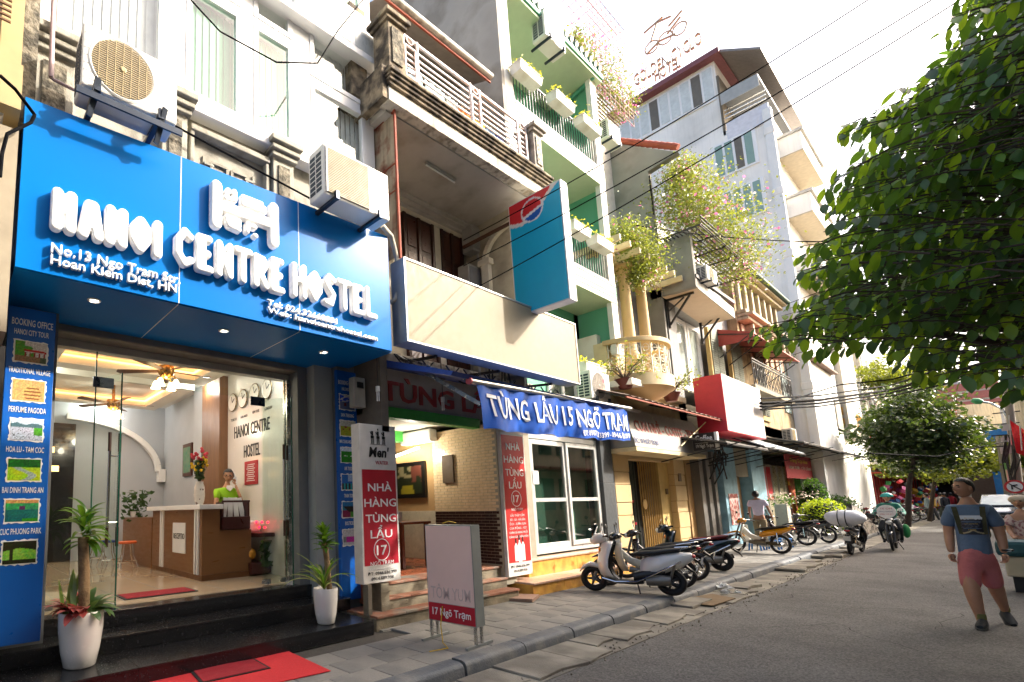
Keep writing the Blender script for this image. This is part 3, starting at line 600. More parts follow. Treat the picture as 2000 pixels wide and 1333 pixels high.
for i, (px, py) in enumerate(((455, 787), (475, 779), (498, 768), (522, 760))):
    p = P_(px, py, y=4.1); c = thing('wall_clock', 'round pale wall clock labelled '+['TOKYO', 'HA NOI', 'NEW YORK', 'LONDON'][i]+' on the white panel', 'clock', tuple(p), 'four world clocks')
    MB().lathe([(.0, -.01), (.14, -.01), (.155, -.02), (.17, 0)], (p.x, 4.1, p.z), 28, 'y', cap=False).build('face', M('clock face', 'e9e7df', .4), c, smooth=30); MB().tube([(p.x+.16*math.cos(a*.262), 4.09, p.z+.16*math.sin(a*.262)) for a in range(24)], .012, 6, closed=True).build('rim', M('gilt rim', '8c7a58', .3, .8), c, smooth=60)
    MB().bar((p.x, 4.085, p.z), (p.x+.08, 4.085, p.z+.06), .008).bar((p.x, 4.084, p.z), (p.x-.03, 4.084, p.z+.11), .006).build('hands', BLACK, c)
    text(['TOKYO', 'HA NOI', 'NEW YORK', 'LONDON'][i], (p.x-.12, 4.115, p.z-.34), .05, BK_ if False else M('black sign letters', '1a1a1a', .5, var=0), WP, right=(1, 0, 0), width=.24, extrude=.001)
for s, x0, x1, z in (('HANOI CENTRE', -8.32, -7.06, 2.88), ('HOSTEL', -7.95, -7.38, 2.5)): text(s, (x0, 4.115, z), .22, M('black sign letters'), WP, right=(1, 0, 0), width=x1-x0, extrude=.004, offset=.004)
MB().box(-7.9, -7.45, 4.1, 4.119, 2.02, 2.42).build('red_notice', M('red notice', 'b01f24', .5), WP); m = MB()
for k in range(9): m.box(-7.82+.02*(k % 3), -7.53-.03*(k % 2), 4.095, 4.1, 2.08+k*.034, 2.092+k*.034)
tag(m.build('notice_lines', WHITE, WP), kind='stuff')
m = MB(); P = []
for k in range(13): a = math.pi*.5*k/12; P.append((4.1-1.9*(1-math.cos(a))*0-0, 0))
AR = WHITE; ax = -12.1
for k in range(12):
    a0, a1 = math.pi*k/24, math.pi*(k+1)/24; f = lambda a: (ax, 2.0+2.0*math.cos(a), 2.55+1.15*math.sin(a)); MB().bar(f(a0), f(a1), .14, .12).build('arch_moulding', AR, HB)
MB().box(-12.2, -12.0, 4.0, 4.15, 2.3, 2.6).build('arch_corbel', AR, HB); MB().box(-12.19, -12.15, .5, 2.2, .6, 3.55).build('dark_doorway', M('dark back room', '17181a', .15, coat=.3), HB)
for z, y0 in ((2.9, .8), (2.5, .9)): MB().box(-12.14, -12.12, y0, y0+1.0, z, z+.12).build('warm_cove_beyond', M('warm led'), HB)
pf = thing('framed_picture', 'small dark framed green picture on the grey lobby wall', 'picture', (-10.6, 4.1, 2.6)); MB().box(-10.85, -10.35, 4.12, 4.16, 2.35, 3.05).build('frame', M('dark timber panel', '4a2417', .35), pf); picture(lambda u, v: (.35+.2*mn.noise(Vector((u*6, v*6, 0))), .5, .4), (-10.8, 4.115, 2.42), (.4, 0, 0), (0, 0, .55), 10, 12, pf)
OAK = M('desk oak', '7e5836', .35, var=.08, vs=1.5, vscale=(1, 1, 5)); dk = thing('reception_desk', 'oak reception desk with white top, white corner strips and a small reception plate', 'desk', (-8, 3.3, .6))
MB().box(-9.3, -7.205, 3.0, 3.12, .68, 1.62).build('front_panel', OAK, dk); MB().box(-7.2, -7.1, 3.0, 3.8, .68, 1.3).box(-7.2, -7.1, 3.0, 3.28, 1.3, 1.62).build('side_panel', OAK, dk); MB().box(-9.25, -7.08, 2.99, 3.78, .6, .68).build('plinth', M('dark oak plinth', '6a4424', .4), dk)
MB().box(-9.45, -7.02, 2.93, 3.3, 1.62, 1.69).build('desk_top', WHITE, dk, bevel=.006); MB().box(-9.3, -7.12, 3.3, 3.78, 1.28, 1.32).build('work_top', OAK, dk)
for x in (-7.24, -7.34, -8.75, -8.85): MB().box(x, x+.05, 2.975, 3.0, .68, 1.62).build('white_strip', WHITE, dk)
MB().box(-8.25, -7.72, 2.985, 3.0, .95, 1.42).build('white_plate', WHITE, dk); text('RECEPTIO', (-8.2, 2.983, 1.17), .09, M('black sign letters'), dk, right=(1, 0, 0), width=.46, extrude=.002)
MB().box(-11.2, -9.35, 3.0, 3.5, .6, 1.5).build('low_cabinet', OAK, dk)
t_ = thing('brochure_rack', 'dark wooden rack of white leaflets on the reception desk end', 'rack', (-7.15, 3.5, 1.3)); MB().box(-7.3, -7.05, 3.3, 3.76, 1.31, 1.5).box(-7.3, -7.27, 3.3, 3.76, 1.5, 1.70).build('rack', M('dark red wood', '3c1512', .35), t_, bevel=.01); MB().box(-7.3, -7.08, 3.3, 3.33, 1.5, 1.72).box(-7.3, -7.08, 3.73, 3.76, 1.5, 1.72).bar((-7.08, 3.3, 1.73), (-7.08, 3.76, 1.73), .03).build('rack_frame', M('dark red wood'), t_)
for k in range(4): MB().obox((-7.15-.02*k, 3.38+.1*k, 1.64), (.012, .08, .3), rot=(.12*(k-1.5), -.1, 0)).build('leaflet', WHITE, t_)
vs_ = thing('vase', 'tall white vase with brown leaf pattern on the reception desk', 'vase', (-7.4, 3.08, 1.69)); vx, vy = -7.4, 3.08
MB().lathe([(.05, 1.69), (.075, 1.74), (.085, 1.85), (.075, 1.97), (.055, 2.02), (.062, 2.04)], (vx, vy, 0), 24, cap=False).build('vase_body', M('white glaze with brown leaves', 'd6d0c4', .25, c2='5a4038', stain=(11, .6, .62), var=.02), vs_, smooth=60)
fl = thing('flower_bouquet', 'bouquet of yellow and red roses in the tall vase', 'flowers', (vx, vy, 2.04)); ROSE = [M('yellow rose', 'e0b820', .7), M('pink red rose', 'c43a48', .7)]; r_ = random.Random(4); st = MB(); pts = []
for k in range(34):
    a = r_.uniform(0, 6.28); rr = r_.uniform(.02, .17); z = 2.42-rr*.6+r_.uniform(-.12, .08)+(.06 if k % 2 else -.04); p = (vx+rr*math.cos(a), vy+rr*math.sin(a), z); st.tube([(vx, vy, 2.0), p], .003, 4)
    MB().lathe([(.006, -.02), (.022, -.005), (.026, .012), (.016, .026), (.006, .02)], p, 8).build('rose', ROSE[1 if (k % 2 and p[2] > 2.36) else 0], fl, smooth=60); pts += [(vx+.6*rr*math.cos(a+r_.random()), vy+.6*rr*math.sin(a), 2.08+r_.random()*.28) for _ in range(9)]
st.build('stems', M('stem green', '2c4a1c', .6), fl); 
def leafclump(name, pts, size, mat, parent, seed):
    r = random.Random(seed); m = MB()
    for p in pts:
        d = Vector((r.gauss(0, 1), r.gauss(0, 1), r.gauss(0, .6))).normalized(); e = d.cross(Vector((r.gauss(0, 1), r.gauss(0, 1), r.gauss(0, 1)))).normalized(); c = Vector(p); s = size*r.uniform(.7, 1.3); m.quad(c-d*s*.5, c+e*s*.25, c+d*s*.5, c-e*s*.25)
    return tag(m.build(name, mat, parent, fix=False), kind='stuff')
DGL = leafmat('dark indoor leaves', '1f3a18', '5a8a20', tw=.2); leafclump('leaves', pts, .06, DGL, fl, 3)
for i, (x, y, c, lb) in enumerate(((-9.75, 2.7, 'c85a1e', 'folding stool with round orange seat by the reception desk'), (-10.5, 2.55, '20408a', 'folding stool with round blue seat behind the orange one'), (-11.1, 2.5, 'c8b41e', 'folding stool with round yellow seat furthest inside'))):
    t = thing('folding_stool', lb, 'stool', (x, y, .6), 'round folding stools'); MB().lathe([(.15, 1.04), (.16, 1.05), (.16, 1.075), (.14, 1.085)], (x, y, 0), 24).build('seat', M('stool seat '+c, c, .4), t, smooth=40)
    for k in range(4): a = .78+k*1.57; MB().tube([(x+.1*math.cos(a), y+.1*math.sin(a), 1.04), (x+.12*math.cos(a), y+.12*math.sin(a), .85), (x+.22*math.cos(a), y+.22*math.sin(a), .61)], .009, 6).build('leg', CHROME, t, smooth=50)
    MB().tube([(x+.19*math.cos(a*.785), y+.19*math.sin(a*.785), .72) for a in range(8)], .007, 5, closed=True).build('ring', CHROME, t)
def strap(name, base, yaw, el, L_, w, droop, mat, parent, n=7, fold=.25, twist=0):
    m = MB(); p = Vector(base); vs = []; a = Vector((math.cos(yaw), math.sin(yaw), 0)); b = Vector((-a.y, a.x, 0)); e = el
    for i in range(n+1):
        f = i/n; ww = w*(.35+.65*math.sin(min(1, f*1.9)*math.pi/2))*(1-f**3)**.8 if f < 1 else 0.001; d = a*math.cos(e)+Vector((0, 0, 1))*math.sin(e); u = Vector((0, 0, 1))*math.cos(e)-a*math.sin(e)
        vs += [p-b*ww/2+u*ww*fold, p, p+b*ww/2+u*ww*fold]; p = p+d*(L_/n); e -= droop/n
    m.add(vs, [(3*i+j, 3*i+j+1, 3*i+4+j, 3*i+3+j) for i in range(n) for j in (0, 1)]); return m.build(name, mat, parent, smooth=70, fix=False)
POT = M('white glazed pot', 'd9d6d0', .22, var=.02, coat=.3); SOIL = M('dark soil', '1c1510', .95); CANE = M('pale brown cane', '8c7250', .85, c2='5c4830', stain=(6, .45, .6), bump=.6, bs=35)
def pot(x, y, z, r, h, label, cat='plant pot'):
    t = thing('white_pot', label, cat, (x, y, z), 'white pots on the lowest black step'); MB().lathe([(r*.62, 0), (r*.7, .01), (r*.86, h*.3), (r*.98, h*.68), (r, h*.97), (r*.97, h), (r*.9, h*.97), (r*.88, h*.88)], (x, y, z), 40).build('pot', POT, t, smooth=60); MB().lathe([(.001, h*.9), (r*.89, h*.9)], (x, y, z), 24, cap=False).build('soil', SOIL, t); return t
DR = leafmat('dracaena leaves', '2f5a1c', '8fc030', tw=.3, rough=.3); r_ = random.Random(12)
bx_, by_ = -5.08, 1.03; h1 = P_(155, 1205, x=bx_).z-.28; w1 = (P_(205, 1240, x=bx_).y-P_(106, 1240, x=bx_).y)/2
pot(bx_, by_, .278, .185, .47, 'larger white pot on the left of the lowest step')
pl = thing('dracaena', 'thick caned dracaena with a bushy green top in the larger white pot', 'potted plant', (bx_, by_, .7)); tz = P_(152, 1050, x=bx_).z
MB().tube([(bx_, by_+.02, .7), (bx_+.01, by_+.01, 1.0), (bx_, by_-.01, tz)], [.05, .048, .046], 14).build('cane', CANE, pl, smooth=60)
for k in range(46): strap('leaf', (bx_+r_.uniform(-.03, .03), by_+r_.uniform(-.03, .03), tz-.06+.22*(k/46)), r_.uniform(0, 6.28), r_.uniform(-.2, .5)+1.0*(k/46), r_.uniform(.2, .32), r_.uniform(.045, .065), r_.uniform(.7, 1.5), DR, pl)
sn = thing('snake_plant', 'yellow edged snake plant in front of the dracaena cane', 'potted plant', (bx_, by_-.1, .7)); SNK = leafmat('snake plant leaves', '55702c', 'c0c050', tw=.15)
for k in range(7): strap('leaf', (bx_+r_.uniform(-.05, .08), by_-.1+r_.uniform(-.06, .05), .7), r_.uniform(2, 5), r_.uniform(1.15, 1.5), r_.uniform(.25, .5), .055, r_.uniform(-.2, .5), SNK, sn, fold=.1)
ca = thing('red_leaved_plant', 'low pink and red leaved plants filling the rim of the larger pot', 'potted plant', (bx_, by_, .73)); PK = leafmat('pink red leaves', 'a04a44', 'd07060', tw=.2); GR_ = leafmat('mottled green leaves', '3a5a2c', '90b050', tw=.2)
for k in range(64): a = r_.uniform(0, 6.28); strap('leaf', (bx_+.09*math.cos(a), by_+.09*math.sin(a), .74), a, r_.uniform(.1, 1.2), r_.uniform(.12, .25), .095, r_.uniform(.6, 1.5), GR_ if -.6 < math.sin(a-.6) and math.cos(a-1.6) > .3 else PK, ca, fold=.12)
b2x, b2y = -4.92, 3.6; pot(b2x, b2y, .278, .145, .40, 'smaller white pot on the right of the lowest step')
pl = thing('dracaena', 'slim caned dracaena with tufted dark top in the smaller white pot', 'potted plant', (b2x, b2y, .65)); tz = P_(637, 1060, x=b2x).z
MB().tube([(b2x, b2y+.06, .64), (b2x, b2y+.03, 1.0), (b2x, b2y+.0, tz)], [.033, .034, .033], 12).build('cane', CANE, pl, smooth=60)
for k in range(70): strap('leaf', (b2x+r_.uniform(-.02, .02), b2y+r_.uniform(-.02, .02), tz-.08+.2*(k/70)), r_.uniform(0, 6.28), r_.uniform(0, .6)+.8*(k/70), r_.uniform(.13, .2), .045, r_.uniform(.2, 1.0), DR, pl)
VG = leafmat('cream striped leaves', '8a9650', 'd0d880', tw=.25)
sp_ = thing('spider_plant', 'cream striped arching strap leaved plant in the smaller white pot', 'potted plant', (b2x, b2y, .65))
for k in range(22): strap('leaf', (b2x+.02, b2y-.03, .66), r_.uniform(0, 6.28), r_.uniform(.75, 1.4), r_.uniform(.35, .6), .04, r_.uniform(.9, 1.9), VG if k % 2 else DR, sp_)
al = thing('altar_box', 'small carved red wooden altar with fruit near the right glass door', 'altar', (-7.3, 3.95, .6)); MB().box(-7.6, -7.0, 3.75, 4.1, .62, .8).build('altar', M('dark red wood'), al, bevel=.02); MB().ball((-7.15, 3.82, .92), (.08, .08, .09), 12, 8).build('fruit', M('orange yellow fruit', 'c88a1c', .5), al, smooth=80)
for k in range(5): MB().ball((-7.3+.09*k, 4.0, 1.4-.08*(k % 2)), .018, 8, 6).build('red_bulb', M('red bulb', 'ff2030', emit='ff1028', es=3), al)
MB().box(-8.4, -6.9, 3.82, 4.1, 1.18, 1.24).build('shelf', M('dark red wood'), al); MB().box(-7.9, -7.3, 3.85, 4.08, 1.24, 1.42).build('printer', WHITE, al, bevel=.03); leafclump('pineapple_leaves', [(-6.75+random.Random(k).gauss(0, .05), 3.85, .8+.006*k) for k in range(60)], .16, DGL, al, 8)
ip = thing('indoor_plant', 'dark leafy plant on the low cabinet beside the stools', 'potted plant', (-10.6, 3.1, 1.5)); leafclump('leaves', [(-10.6+random.Random(k*3).gauss(0, .14), 3.05+random.Random(k*5).gauss(0, .14), 1.75+random.Random(k*7).gauss(0, .16)) for k in range(130)], .14, DGL, ip, 8); MB().lathe([(.06, 1.5), (.09, 1.62)], (-10.6, 3.05, 0), 14).build('pot', POT, ip)
bd = thing('pavement_board', 'standing pavement board, blank pink white with a red address strip', 'sign', (-3.75, 4.6, .12)); L0, R0 = P_(842, 1248, z=.13), P_(942, 1270, z=.13); A0, B0 = Vector((-4.08, 4.42, 0)), Vector((-3.47, 4.47, 0)); dd = (B0-A0).normalized(); nn_ = Vector((-dd.y, dd.x, 0))
def bq(u, d, z): p = A0+dd*u+nn_*d; return Vector((p.x, p.y, z))
LW_ = (B0-A0).length; z0_, z1_ = .33, 1.38
MB().prism([(0, z0_), (LW_, z0_), (LW_, z1_), (0, z1_)], 0, .16, (A0.x, A0.y, 0), dd, (0, 0, 1), nn_).build('board', M('zinc sheet', '8d9290', .45, .5, var=.1), bd); MB().prism([(.01, z0_+.2), (LW_-.01, z0_+.2), (LW_-.01, z1_-.01), (.01, z1_-.01)], -.004, 0, (A0.x, A0.y, 0), dd, (0, 0, 1), nn_).build('pink_face', M('pale pink print', 'e0c0b4', .6, var=.03), bd); MB().prism([(.01, z0_+.01), (LW_-.01, z0_+.01), (LW_-.01, z0_+.195), (.01, z0_+.195)], -.004, 0, (A0.x, A0.y, 0), dd, (0, 0, 1), nn_).build('red_strip', M('red print c01c34', 'b0182c', .4), bd)
text('17 Ngõ Trạm', bq(.06, -.006, z0_+.07), .08, WHITE, bd, right=dd, width=LW_-.12, offset=.01, extrude=.001); text('TÔM YUM', bq(.05, -.005, z0_+.25), .13, M('ghost letters', 'c2aaa2', .7), bd, right=dd, width=LW_-.1, offset=.004, extrude=.001)
for u in (.02, LW_-.03):
    for d in (.02, .13): MB().bar(bq(u, d, .14), bq(u, d, z0_), .025).build('leg', STEEL, bd)
    MB().bar(bq(u, -.16, .14), bq(u, .32, .14), .03, .025).build('foot', M('zinc sheet'), bd)
tag(MB().tube([bq(.25, .0, 1.40), bq(.3, .05, 1.42), bq(.36, .1, 1.4)], .006, 5).tube([bq(.2, -.01, .5), bq(.18, -.03, .3), bq(.25, -.1, .14), bq(.4, -.22, .135), bq(.34, -.45, .135)], .006, 5).build('yellow_cable', M('yellow cable', 'c8a01c', .5)), 'thin yellow cable trailing from the pavement board over the tiles', 'cable')
lamp('POINT', (-6.6, 6.9, 2.55), 9, (1, .9, .75)); tl = thing('tube_light', 'lit fluorescent tube above the painting in the restaurant', 'light', (-7, 7.2, 2.55)); MB().bar((-7.5, 7.27, 2.6), (-6.75, 7.27, 2.72), .05).build('batten', WHITE, tl); MB().tube([(-7.5, 7.22, 2.58), (-6.75, 7.22, 2.7)], .02, 8).build('tube', M('tube glow', 'ffffff', emit='fff2d8', es=6), tl)
pg = thing('landscape_painting', 'dark framed landscape painting in the restaurant', 'picture', (-7, 7.28, 2.1)); MB().box(-7.55, -6.62, 7.24, 7.29, 1.75, 2.45).build('frame', M('near black frame', '14100c', .4), pg)
def ptg(u, v): n = mn.noise(Vector((u*5, v*5, 1))); return (.55, .5, .15) if v < .3 and abs(u-.5) < .25*(1-v) else (.35, .2, .16) if u > .65 and v > .4 and n > -.2 else (.5, .46, .34) if v > .55 and n > 0 else (.14, .16, .1)
picture(ptg, (-7.47, 7.235, 1.83), (.77, 0, 0), (0, 0, .54), 24, 18, pg); MB().box(-6.2, -5.95, 7.25, 7.29, 2.0, 2.5).build('fuse_cupboard', M('olive brown box', '5c4a34', .7), None)

acin = thing('indoor_air_conditioner', 'white indoor air conditioner over the painting', 'air conditioner', (-6.7, 7.1, 2.9)); MB().box(-7.1, -6.3, 7.08, 7.28, 2.78, 3.02).build('case', WHITE, acin, bevel=.03)
WDT = M('red brown table wood', '6e3418', .35, var=.1)
for i, (x, y) in enumerate(((-6.3, 6.2), (-7.6, 5.6))):
    t = thing('dining_table', ['brown wooden dining table nearest the restaurant steps', 'brown wooden dining table further inside the restaurant'][i], 'table', (x, y, .6)); MB().box(x-.4, x+.4, y-.35, y+.35, 1.3, 1.34).build('table_top', WDT, t, bevel=.006)
    for sx in (-.34, .34):
        for sy in (-.29, .29): MB().box(x+sx-.03, x+sx+.03, y+sy-.03, y+sy+.03, .6, 1.3).build('leg', WDT, t)
    c = thing('wooden_chair', ['red brown wooden chair before the nearest dining table', 'red brown wooden chair at the inner dining table'][i], 'chair', (x+.1, y-.6, .6)); MB().box(x-.1, x+.3, y-.8, y-.4, 1.02, 1.06).build('seat', WDT, c); MB().box(x-.1, x+.3, y-.82, y-.79, 1.25, 1.55).build('backrest', WDT, c)
    for sx in (-.08, .28):
        for sy in (-.78, -.42): MB().box(x+sx-.02, x+sx+.02, y+sy-.02, y+sy+.02, .6, 1.55 if sy < -.6 else 1.02).build('leg', WDT, c)
    MB().lathe([(.05, 1.34), (.06, 1.5)], (x, y, 0), 12).build('napkin_pot', WHITE, None).name
for n_, lb in (('napkin_pot', 'white napkin pot on the nearest dining table'), ('napkin_pot.001', 'white napkin pot on the inner dining table')): tag(bpy.data.objects[n_], lb, 'pot')
tag(bpy.data.objects['fuse_cupboard'], 'brown metal fuse cupboard on the restaurant side wall', 'cupboard')
for i, (px, py) in enumerate(((738, 765), (865, 785))):
    p = P_(px, py, x=-4.95); t = thing('hanging_bulb', ['spiral energy saving bulb hanging left, near the electricity meter', 'spiral energy saving bulb hanging below the awning arm'][i], 'bulb', tuple(p)); MB().tube([p+Vector((0, 0, .6)), p+Vector((0, 0, .06))], .006, 5).build('cord', BLACK, t); MB().lathe([(.03, 0), (.03, .07)], p, 12).build('holder', WHITE, t)
    for k in range(4): MB().tube([p+Vector((.018*math.cos(k*1.57), .018*math.sin(k*1.57), 0)), p+Vector((.018*math.cos(k*1.57), .018*math.sin(k*1.57), -.13))], .008, 6).build('bulb_tube', M('unlit bulb white', 'e0dedc', .3), t, smooth=50)
p = P_(703, 765, x=-5.2); t = thing('electricity_meter', 'grey electricity meter box beside the right blue banner', 'meter', tuple(p)); MB().box(p.x-.12, p.x, p.y-.1, p.y+.1, p.z-.22, p.z+.2).build('case', M('grey meter case', '9c9a94', .5), t, bevel=.01); MB().box(p.x, p.x+.01, p.y-.05, p.y+.06, p.z+.05, p.z+.13).build('dial', BLACK, t)
for i, (px, py, w, h, lb) in enumerate(((935, 468, .42, .55, 'grey electric cabinet on the loggia wall with pipes'), (928, 545, .4, .55, 'open electric cabinet with wiring on the loggia wall'))):
    p = P_(px, py, x=-5.75); t = thing('electric_cabinet', lb, 'cabinet', tuple(p), 'electric cabinets of the loggia'); MB().box(-6.0, -5.75, p.y-w/2, p.y+w/2, p.z-h/2, p.z+h/2).build('case', M('grey meter case'), t, bevel=.01); MB().box(-5.745, -5.735, p.y-w*.4, p.y+w*.4, p.z-h*.4, p.z+h*.4).build('door' if i == 0 else 'dark_inside', M('grey meter case') if i == 0 else M('dark void'), t)
    MB().tube([(-5.8, p.y, p.z-h/2), (-5.8, p.y+.05, p.z-h/2-.5), (-5.8, p.y+.02, 4)], .025, 8).build('conduit', M('grey meter case'), t)
r_ = random.Random(5)
ct_ = thing('cable_tangle', 'tangle of slack black cables between the electric cabinets and the teal sign', 'cables', (-5.5, 8, 6))
for i in range(9):
    a = P_(930+r_.uniform(-15, 15), 560, x=-5.6); b = P_(965+r_.uniform(-20, 20), 600+r_.uniform(0, 60), x=-5.2); pts = [a, a.lerp(b, .5)+Vector((.1*r_.random(), r_.uniform(-.2, .2), -.25)), b, b+Vector((0, r_.uniform(-.2, .3), -1.0))]; MB().tube(pts, .016, 6).build('cable', BLACK, ct_, smooth=60)
OLD = M('weathered plaster', 'cfc8b8', .85, var=.15, vs=3, c2='8e8270', stain=(3, .52, .7), streak=.85, bump=.3)
SOOT = M('sooty mouldings', '8b7d66', .9, var=.35, vs=8, c2='3c342a', stain=(5, .42, .6), bump=.5)
SOFF = M('grey painted soffit', 'b9b4ab', .8, var=.05, c2='a39b8e', stain=(2, .5, .7))
RH = thing('restaurant_house', 'old house with sooty balcony over the open restaurant, between hostel and green house', 'building', (-6, 6.5, 0))
def P_(px, py, **k): return at(px, py, **k)
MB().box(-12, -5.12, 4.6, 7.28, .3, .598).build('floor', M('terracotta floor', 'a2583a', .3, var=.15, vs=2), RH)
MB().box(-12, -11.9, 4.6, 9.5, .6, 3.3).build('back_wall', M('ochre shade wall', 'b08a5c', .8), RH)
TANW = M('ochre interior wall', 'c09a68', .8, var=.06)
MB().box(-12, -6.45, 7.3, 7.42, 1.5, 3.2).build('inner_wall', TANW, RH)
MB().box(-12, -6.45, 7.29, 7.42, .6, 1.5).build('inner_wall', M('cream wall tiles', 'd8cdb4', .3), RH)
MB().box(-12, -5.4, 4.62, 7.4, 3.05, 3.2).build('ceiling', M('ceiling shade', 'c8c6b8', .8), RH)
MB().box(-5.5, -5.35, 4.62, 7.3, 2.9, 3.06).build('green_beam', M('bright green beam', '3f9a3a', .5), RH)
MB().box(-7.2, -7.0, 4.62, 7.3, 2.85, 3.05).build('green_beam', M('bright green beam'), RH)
t1 = MB().box(-6.45, -5.06, 7.295, 7.45, .6, 2.95).build('tiled_wall', M('tile grout', 'b9ab92', .9), RH)
ct, dt = MB(), MB(); 
for j in range(46):
    z = .62+j*.051
    for i in range(9):
        x = -6.44+i*.155-(.07 if j % 2 else 0)
        (dt if z < 1.45 else ct).box(max(-6.45, x), min(-5.07, x+.148), 7.289, 7.296, z, z+.044)
tag(ct.build('cream_tiles', M('cream ceramic tile', 'e3c9a0', .25, var=.08), t1), kind='stuff'); tag(dt.build('brown_tiles', M('brown ceramic tile', '3c241c', .35, var=.15), t1), kind='stuff')
MB().box(-5.2, -5.04, 7.29, 7.62, .3, 2.95).build('pillar', M('beige metal pillar', 'a39a86', .5), RH)
fz0, fz1 = 3.06, 3.75
FX = -5.38
f_ = MB().box(FX-.1, FX, 4.64, 8.3, fz0, fz1).build('fascia', M('dim grey fascia', '9b948a', .7, var=.1), RH)
p = P_(745, 775, x=FX); text('TÙNG LẨU', (FX+.006, p.y, 3.17), .30, M('dull red letters', '9c3a34', .6), f_, width=2.9, offset=.02, extrude=.01)
MB().box(-5.5, -5.3, 4.62, 8.6, 3.75, 3.85).build('band', OLD, RH)
MB().box(-6.2, -5.45, 4.62, 9.3, 3.85, 3.95).build('loggia_floor', OLD, RH)
zs_ = 7.15
BW = -6.1
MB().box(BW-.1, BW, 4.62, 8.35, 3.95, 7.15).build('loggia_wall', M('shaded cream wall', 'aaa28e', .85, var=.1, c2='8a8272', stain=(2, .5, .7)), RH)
MB().box(BW, -4.66, 4.64, 8.35, 7.15, 7.25).build('soffit', SOFF, RH)
m = MB(); 
for k, (d, dz) in enumerate(((.02, .0), (.05, .03), (.09, .06))):
    m.box(BW+.0, BW+.25-d*1.5, 4.66, 8.2, 7.15-.05*(k == 0)-.0-.03*k-.02, 7.15-.0-.03*k) if k == 0 else None
m.box(BW, BW+.12, 4.66, 8.2, 7.03, 7.1).box(BW, BW+.3, 4.66, 8.2, 7.1, 7.15); m.build('cornice', SOFF, RH, bevel=.01)
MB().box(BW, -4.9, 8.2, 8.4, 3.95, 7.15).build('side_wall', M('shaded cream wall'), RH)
BROWN = M('dark brown timber', '3a1c12', .4, var=.2, vs=9)
for a, b in ((4.9, 5.9), (6.35, 7.18), (7.38, 8.05)):
    d_ = MB().box(BW, BW+.04, a, b, 4.2, 6.95).build('door', BROWN, RH)
    MB().box(BW+.04, BW+.07, a, a+.07, 4.2, 6.95).box(BW+.04, BW+.07, b-.07, b, 4.2, 6.95).box(BW+.04, BW+.07, (a+b)/2-.04, (a+b)/2+.04, 4.2, 6.95).build('door_frame', BROWN, d_, bevel=.006)
    for k in range(4):
        z = 4.35+k*.66
        for q in (a+.1, (a+b)/2+.06): MB().box(BW+.04, BW+.055, q, q+(b-a)/2-.18, z, z+.54).build('door_panel', M('dark timber panel', '4a2417', .35), d_, bevel=.008)
MB().box(BW, BW+.06, 4.75, 8.1, 6.95, 7.03).box(BW, BW+.05, 7.19, 7.36, 4.0, 6.95).build('door_surround', M('cream trim', 'd0c8b4', .7), RH)
m = MB(); c0 = P_(985, 560, y=8.18)
for k in range(10):
    a0, a1 = math.pi*(.5+.05*k), math.pi*(.5+.05*(k+1)); rr = .62
    m.bar((-4.98+rr*math.cos(a0), 8.12, 6.25+rr*.9*math.sin(a0)), (-4.98+rr*math.cos(a1), 8.12, 6.25+rr*.9*math.sin(a1)), .1, .09)
m.box(-5.66, -5.5, 8.06, 8.18, 4.0, 6.3); m.box(-5.72, -5.46, 8.04, 8.2, 6.2, 6.32); m.build('arch_trim', M('cream trim'), RH, bevel=.01)
XBf = -4.5
m = MB().box(BW, XBf-.02, 4.6, 8.56, 7.25, 7.5).build('balcony_slab', OLD, RH)
for k, (d, z, h) in enumerate(((.0, 7.18, .22), (.04, 7.4, .05), (.07, 7.45, .05), (.1, 7.5, .04), (.13, 7.54, .05), (.08, 7.59, .05), (.03, 7.64, .06))):
    MB().box(XBf-.2, XBf+d, 4.56-d*.5, 8.6+d*.5, z, z+h-.002).build('moulding', OLD if k == 0 else SOOT, m, bevel=.008)
for a, b, lab in ((4.58, 4.9, 'sooty'), (8.26, 8.54, 'pale')):
    mt = SOOT if lab == 'sooty' else M('grey post', '9a948a', .85, var=.15, c2='6d665b', stain=(4, .5, .65), streak=.5)
    o = MB().box(XBf-.3, XBf+.01, a, b, 7.7, 8.5).build('balcony_post', mt, RH, bevel=.01)
    MB().box(XBf+.01, XBf+.03, a+.06, b-.06, 7.8, 8.36).build('carved_panel', RAV if lab == 'sooty' else M('pale carved panel', 'c9c0ae', .9, c2='6f675a', stain=(26, .45, .55), bump=1., bs=30), o)
    MB().box(XBf-.33, XBf+.05, a-.04, b+.04, 8.44, 8.5).box(XBf-.36, XBf+.09, a-.08, b+.08, 8.5, 8.57).build('post_cap', mt, o, bevel=.01)
RL = thing('balcony_railing', 'pinkish white metal railing with long horizontal bars on the sooty balcony', 'railing', (XBf-.1, 6.5, 7.7))
RM = M('pinkish white rail paint', 'd9c8c2', .5, var=.1); xr = XBf-.1
for z in (7.76, 7.88, 7.98, 8.08, 8.18, 8.28, 8.40, 8.54):
    MB().bar((xr, 5.0, z), (xr, 8.2, z), .02 if z < 8.5 else .035).build('rail_bar', RM, RL)
for y in (4.98, 5.28, 6.55, 6.8, 7.9, 8.18): MB().bar((xr+.015, y, 7.72), (xr+.015, y, 8.56), .03).build('rail_post', RM, RL)
for y in (5.0, 6.56, 7.92):
    m = MB(); 
    for a, b in (((y, 7.86), (y+.22, 7.86)), ((y+.22, 7.86), (y+.22, 8.36)), ((y+.22, 8.36), (y, 8.36)), ((y, 8.36), (y, 7.86))): m.bar((xr+.03, *a), (xr+.03, *b), .022)
    m.build('rail_frame', RM, RL)
    m = MB(); m.tube([(xr+.03, y+.11+.07*math.cos(t*.7), 8.47+.05*math.sin(t*.7)) for t in range(9)], .009, 6, closed=True); m.build('rail_scroll', RM, RL)
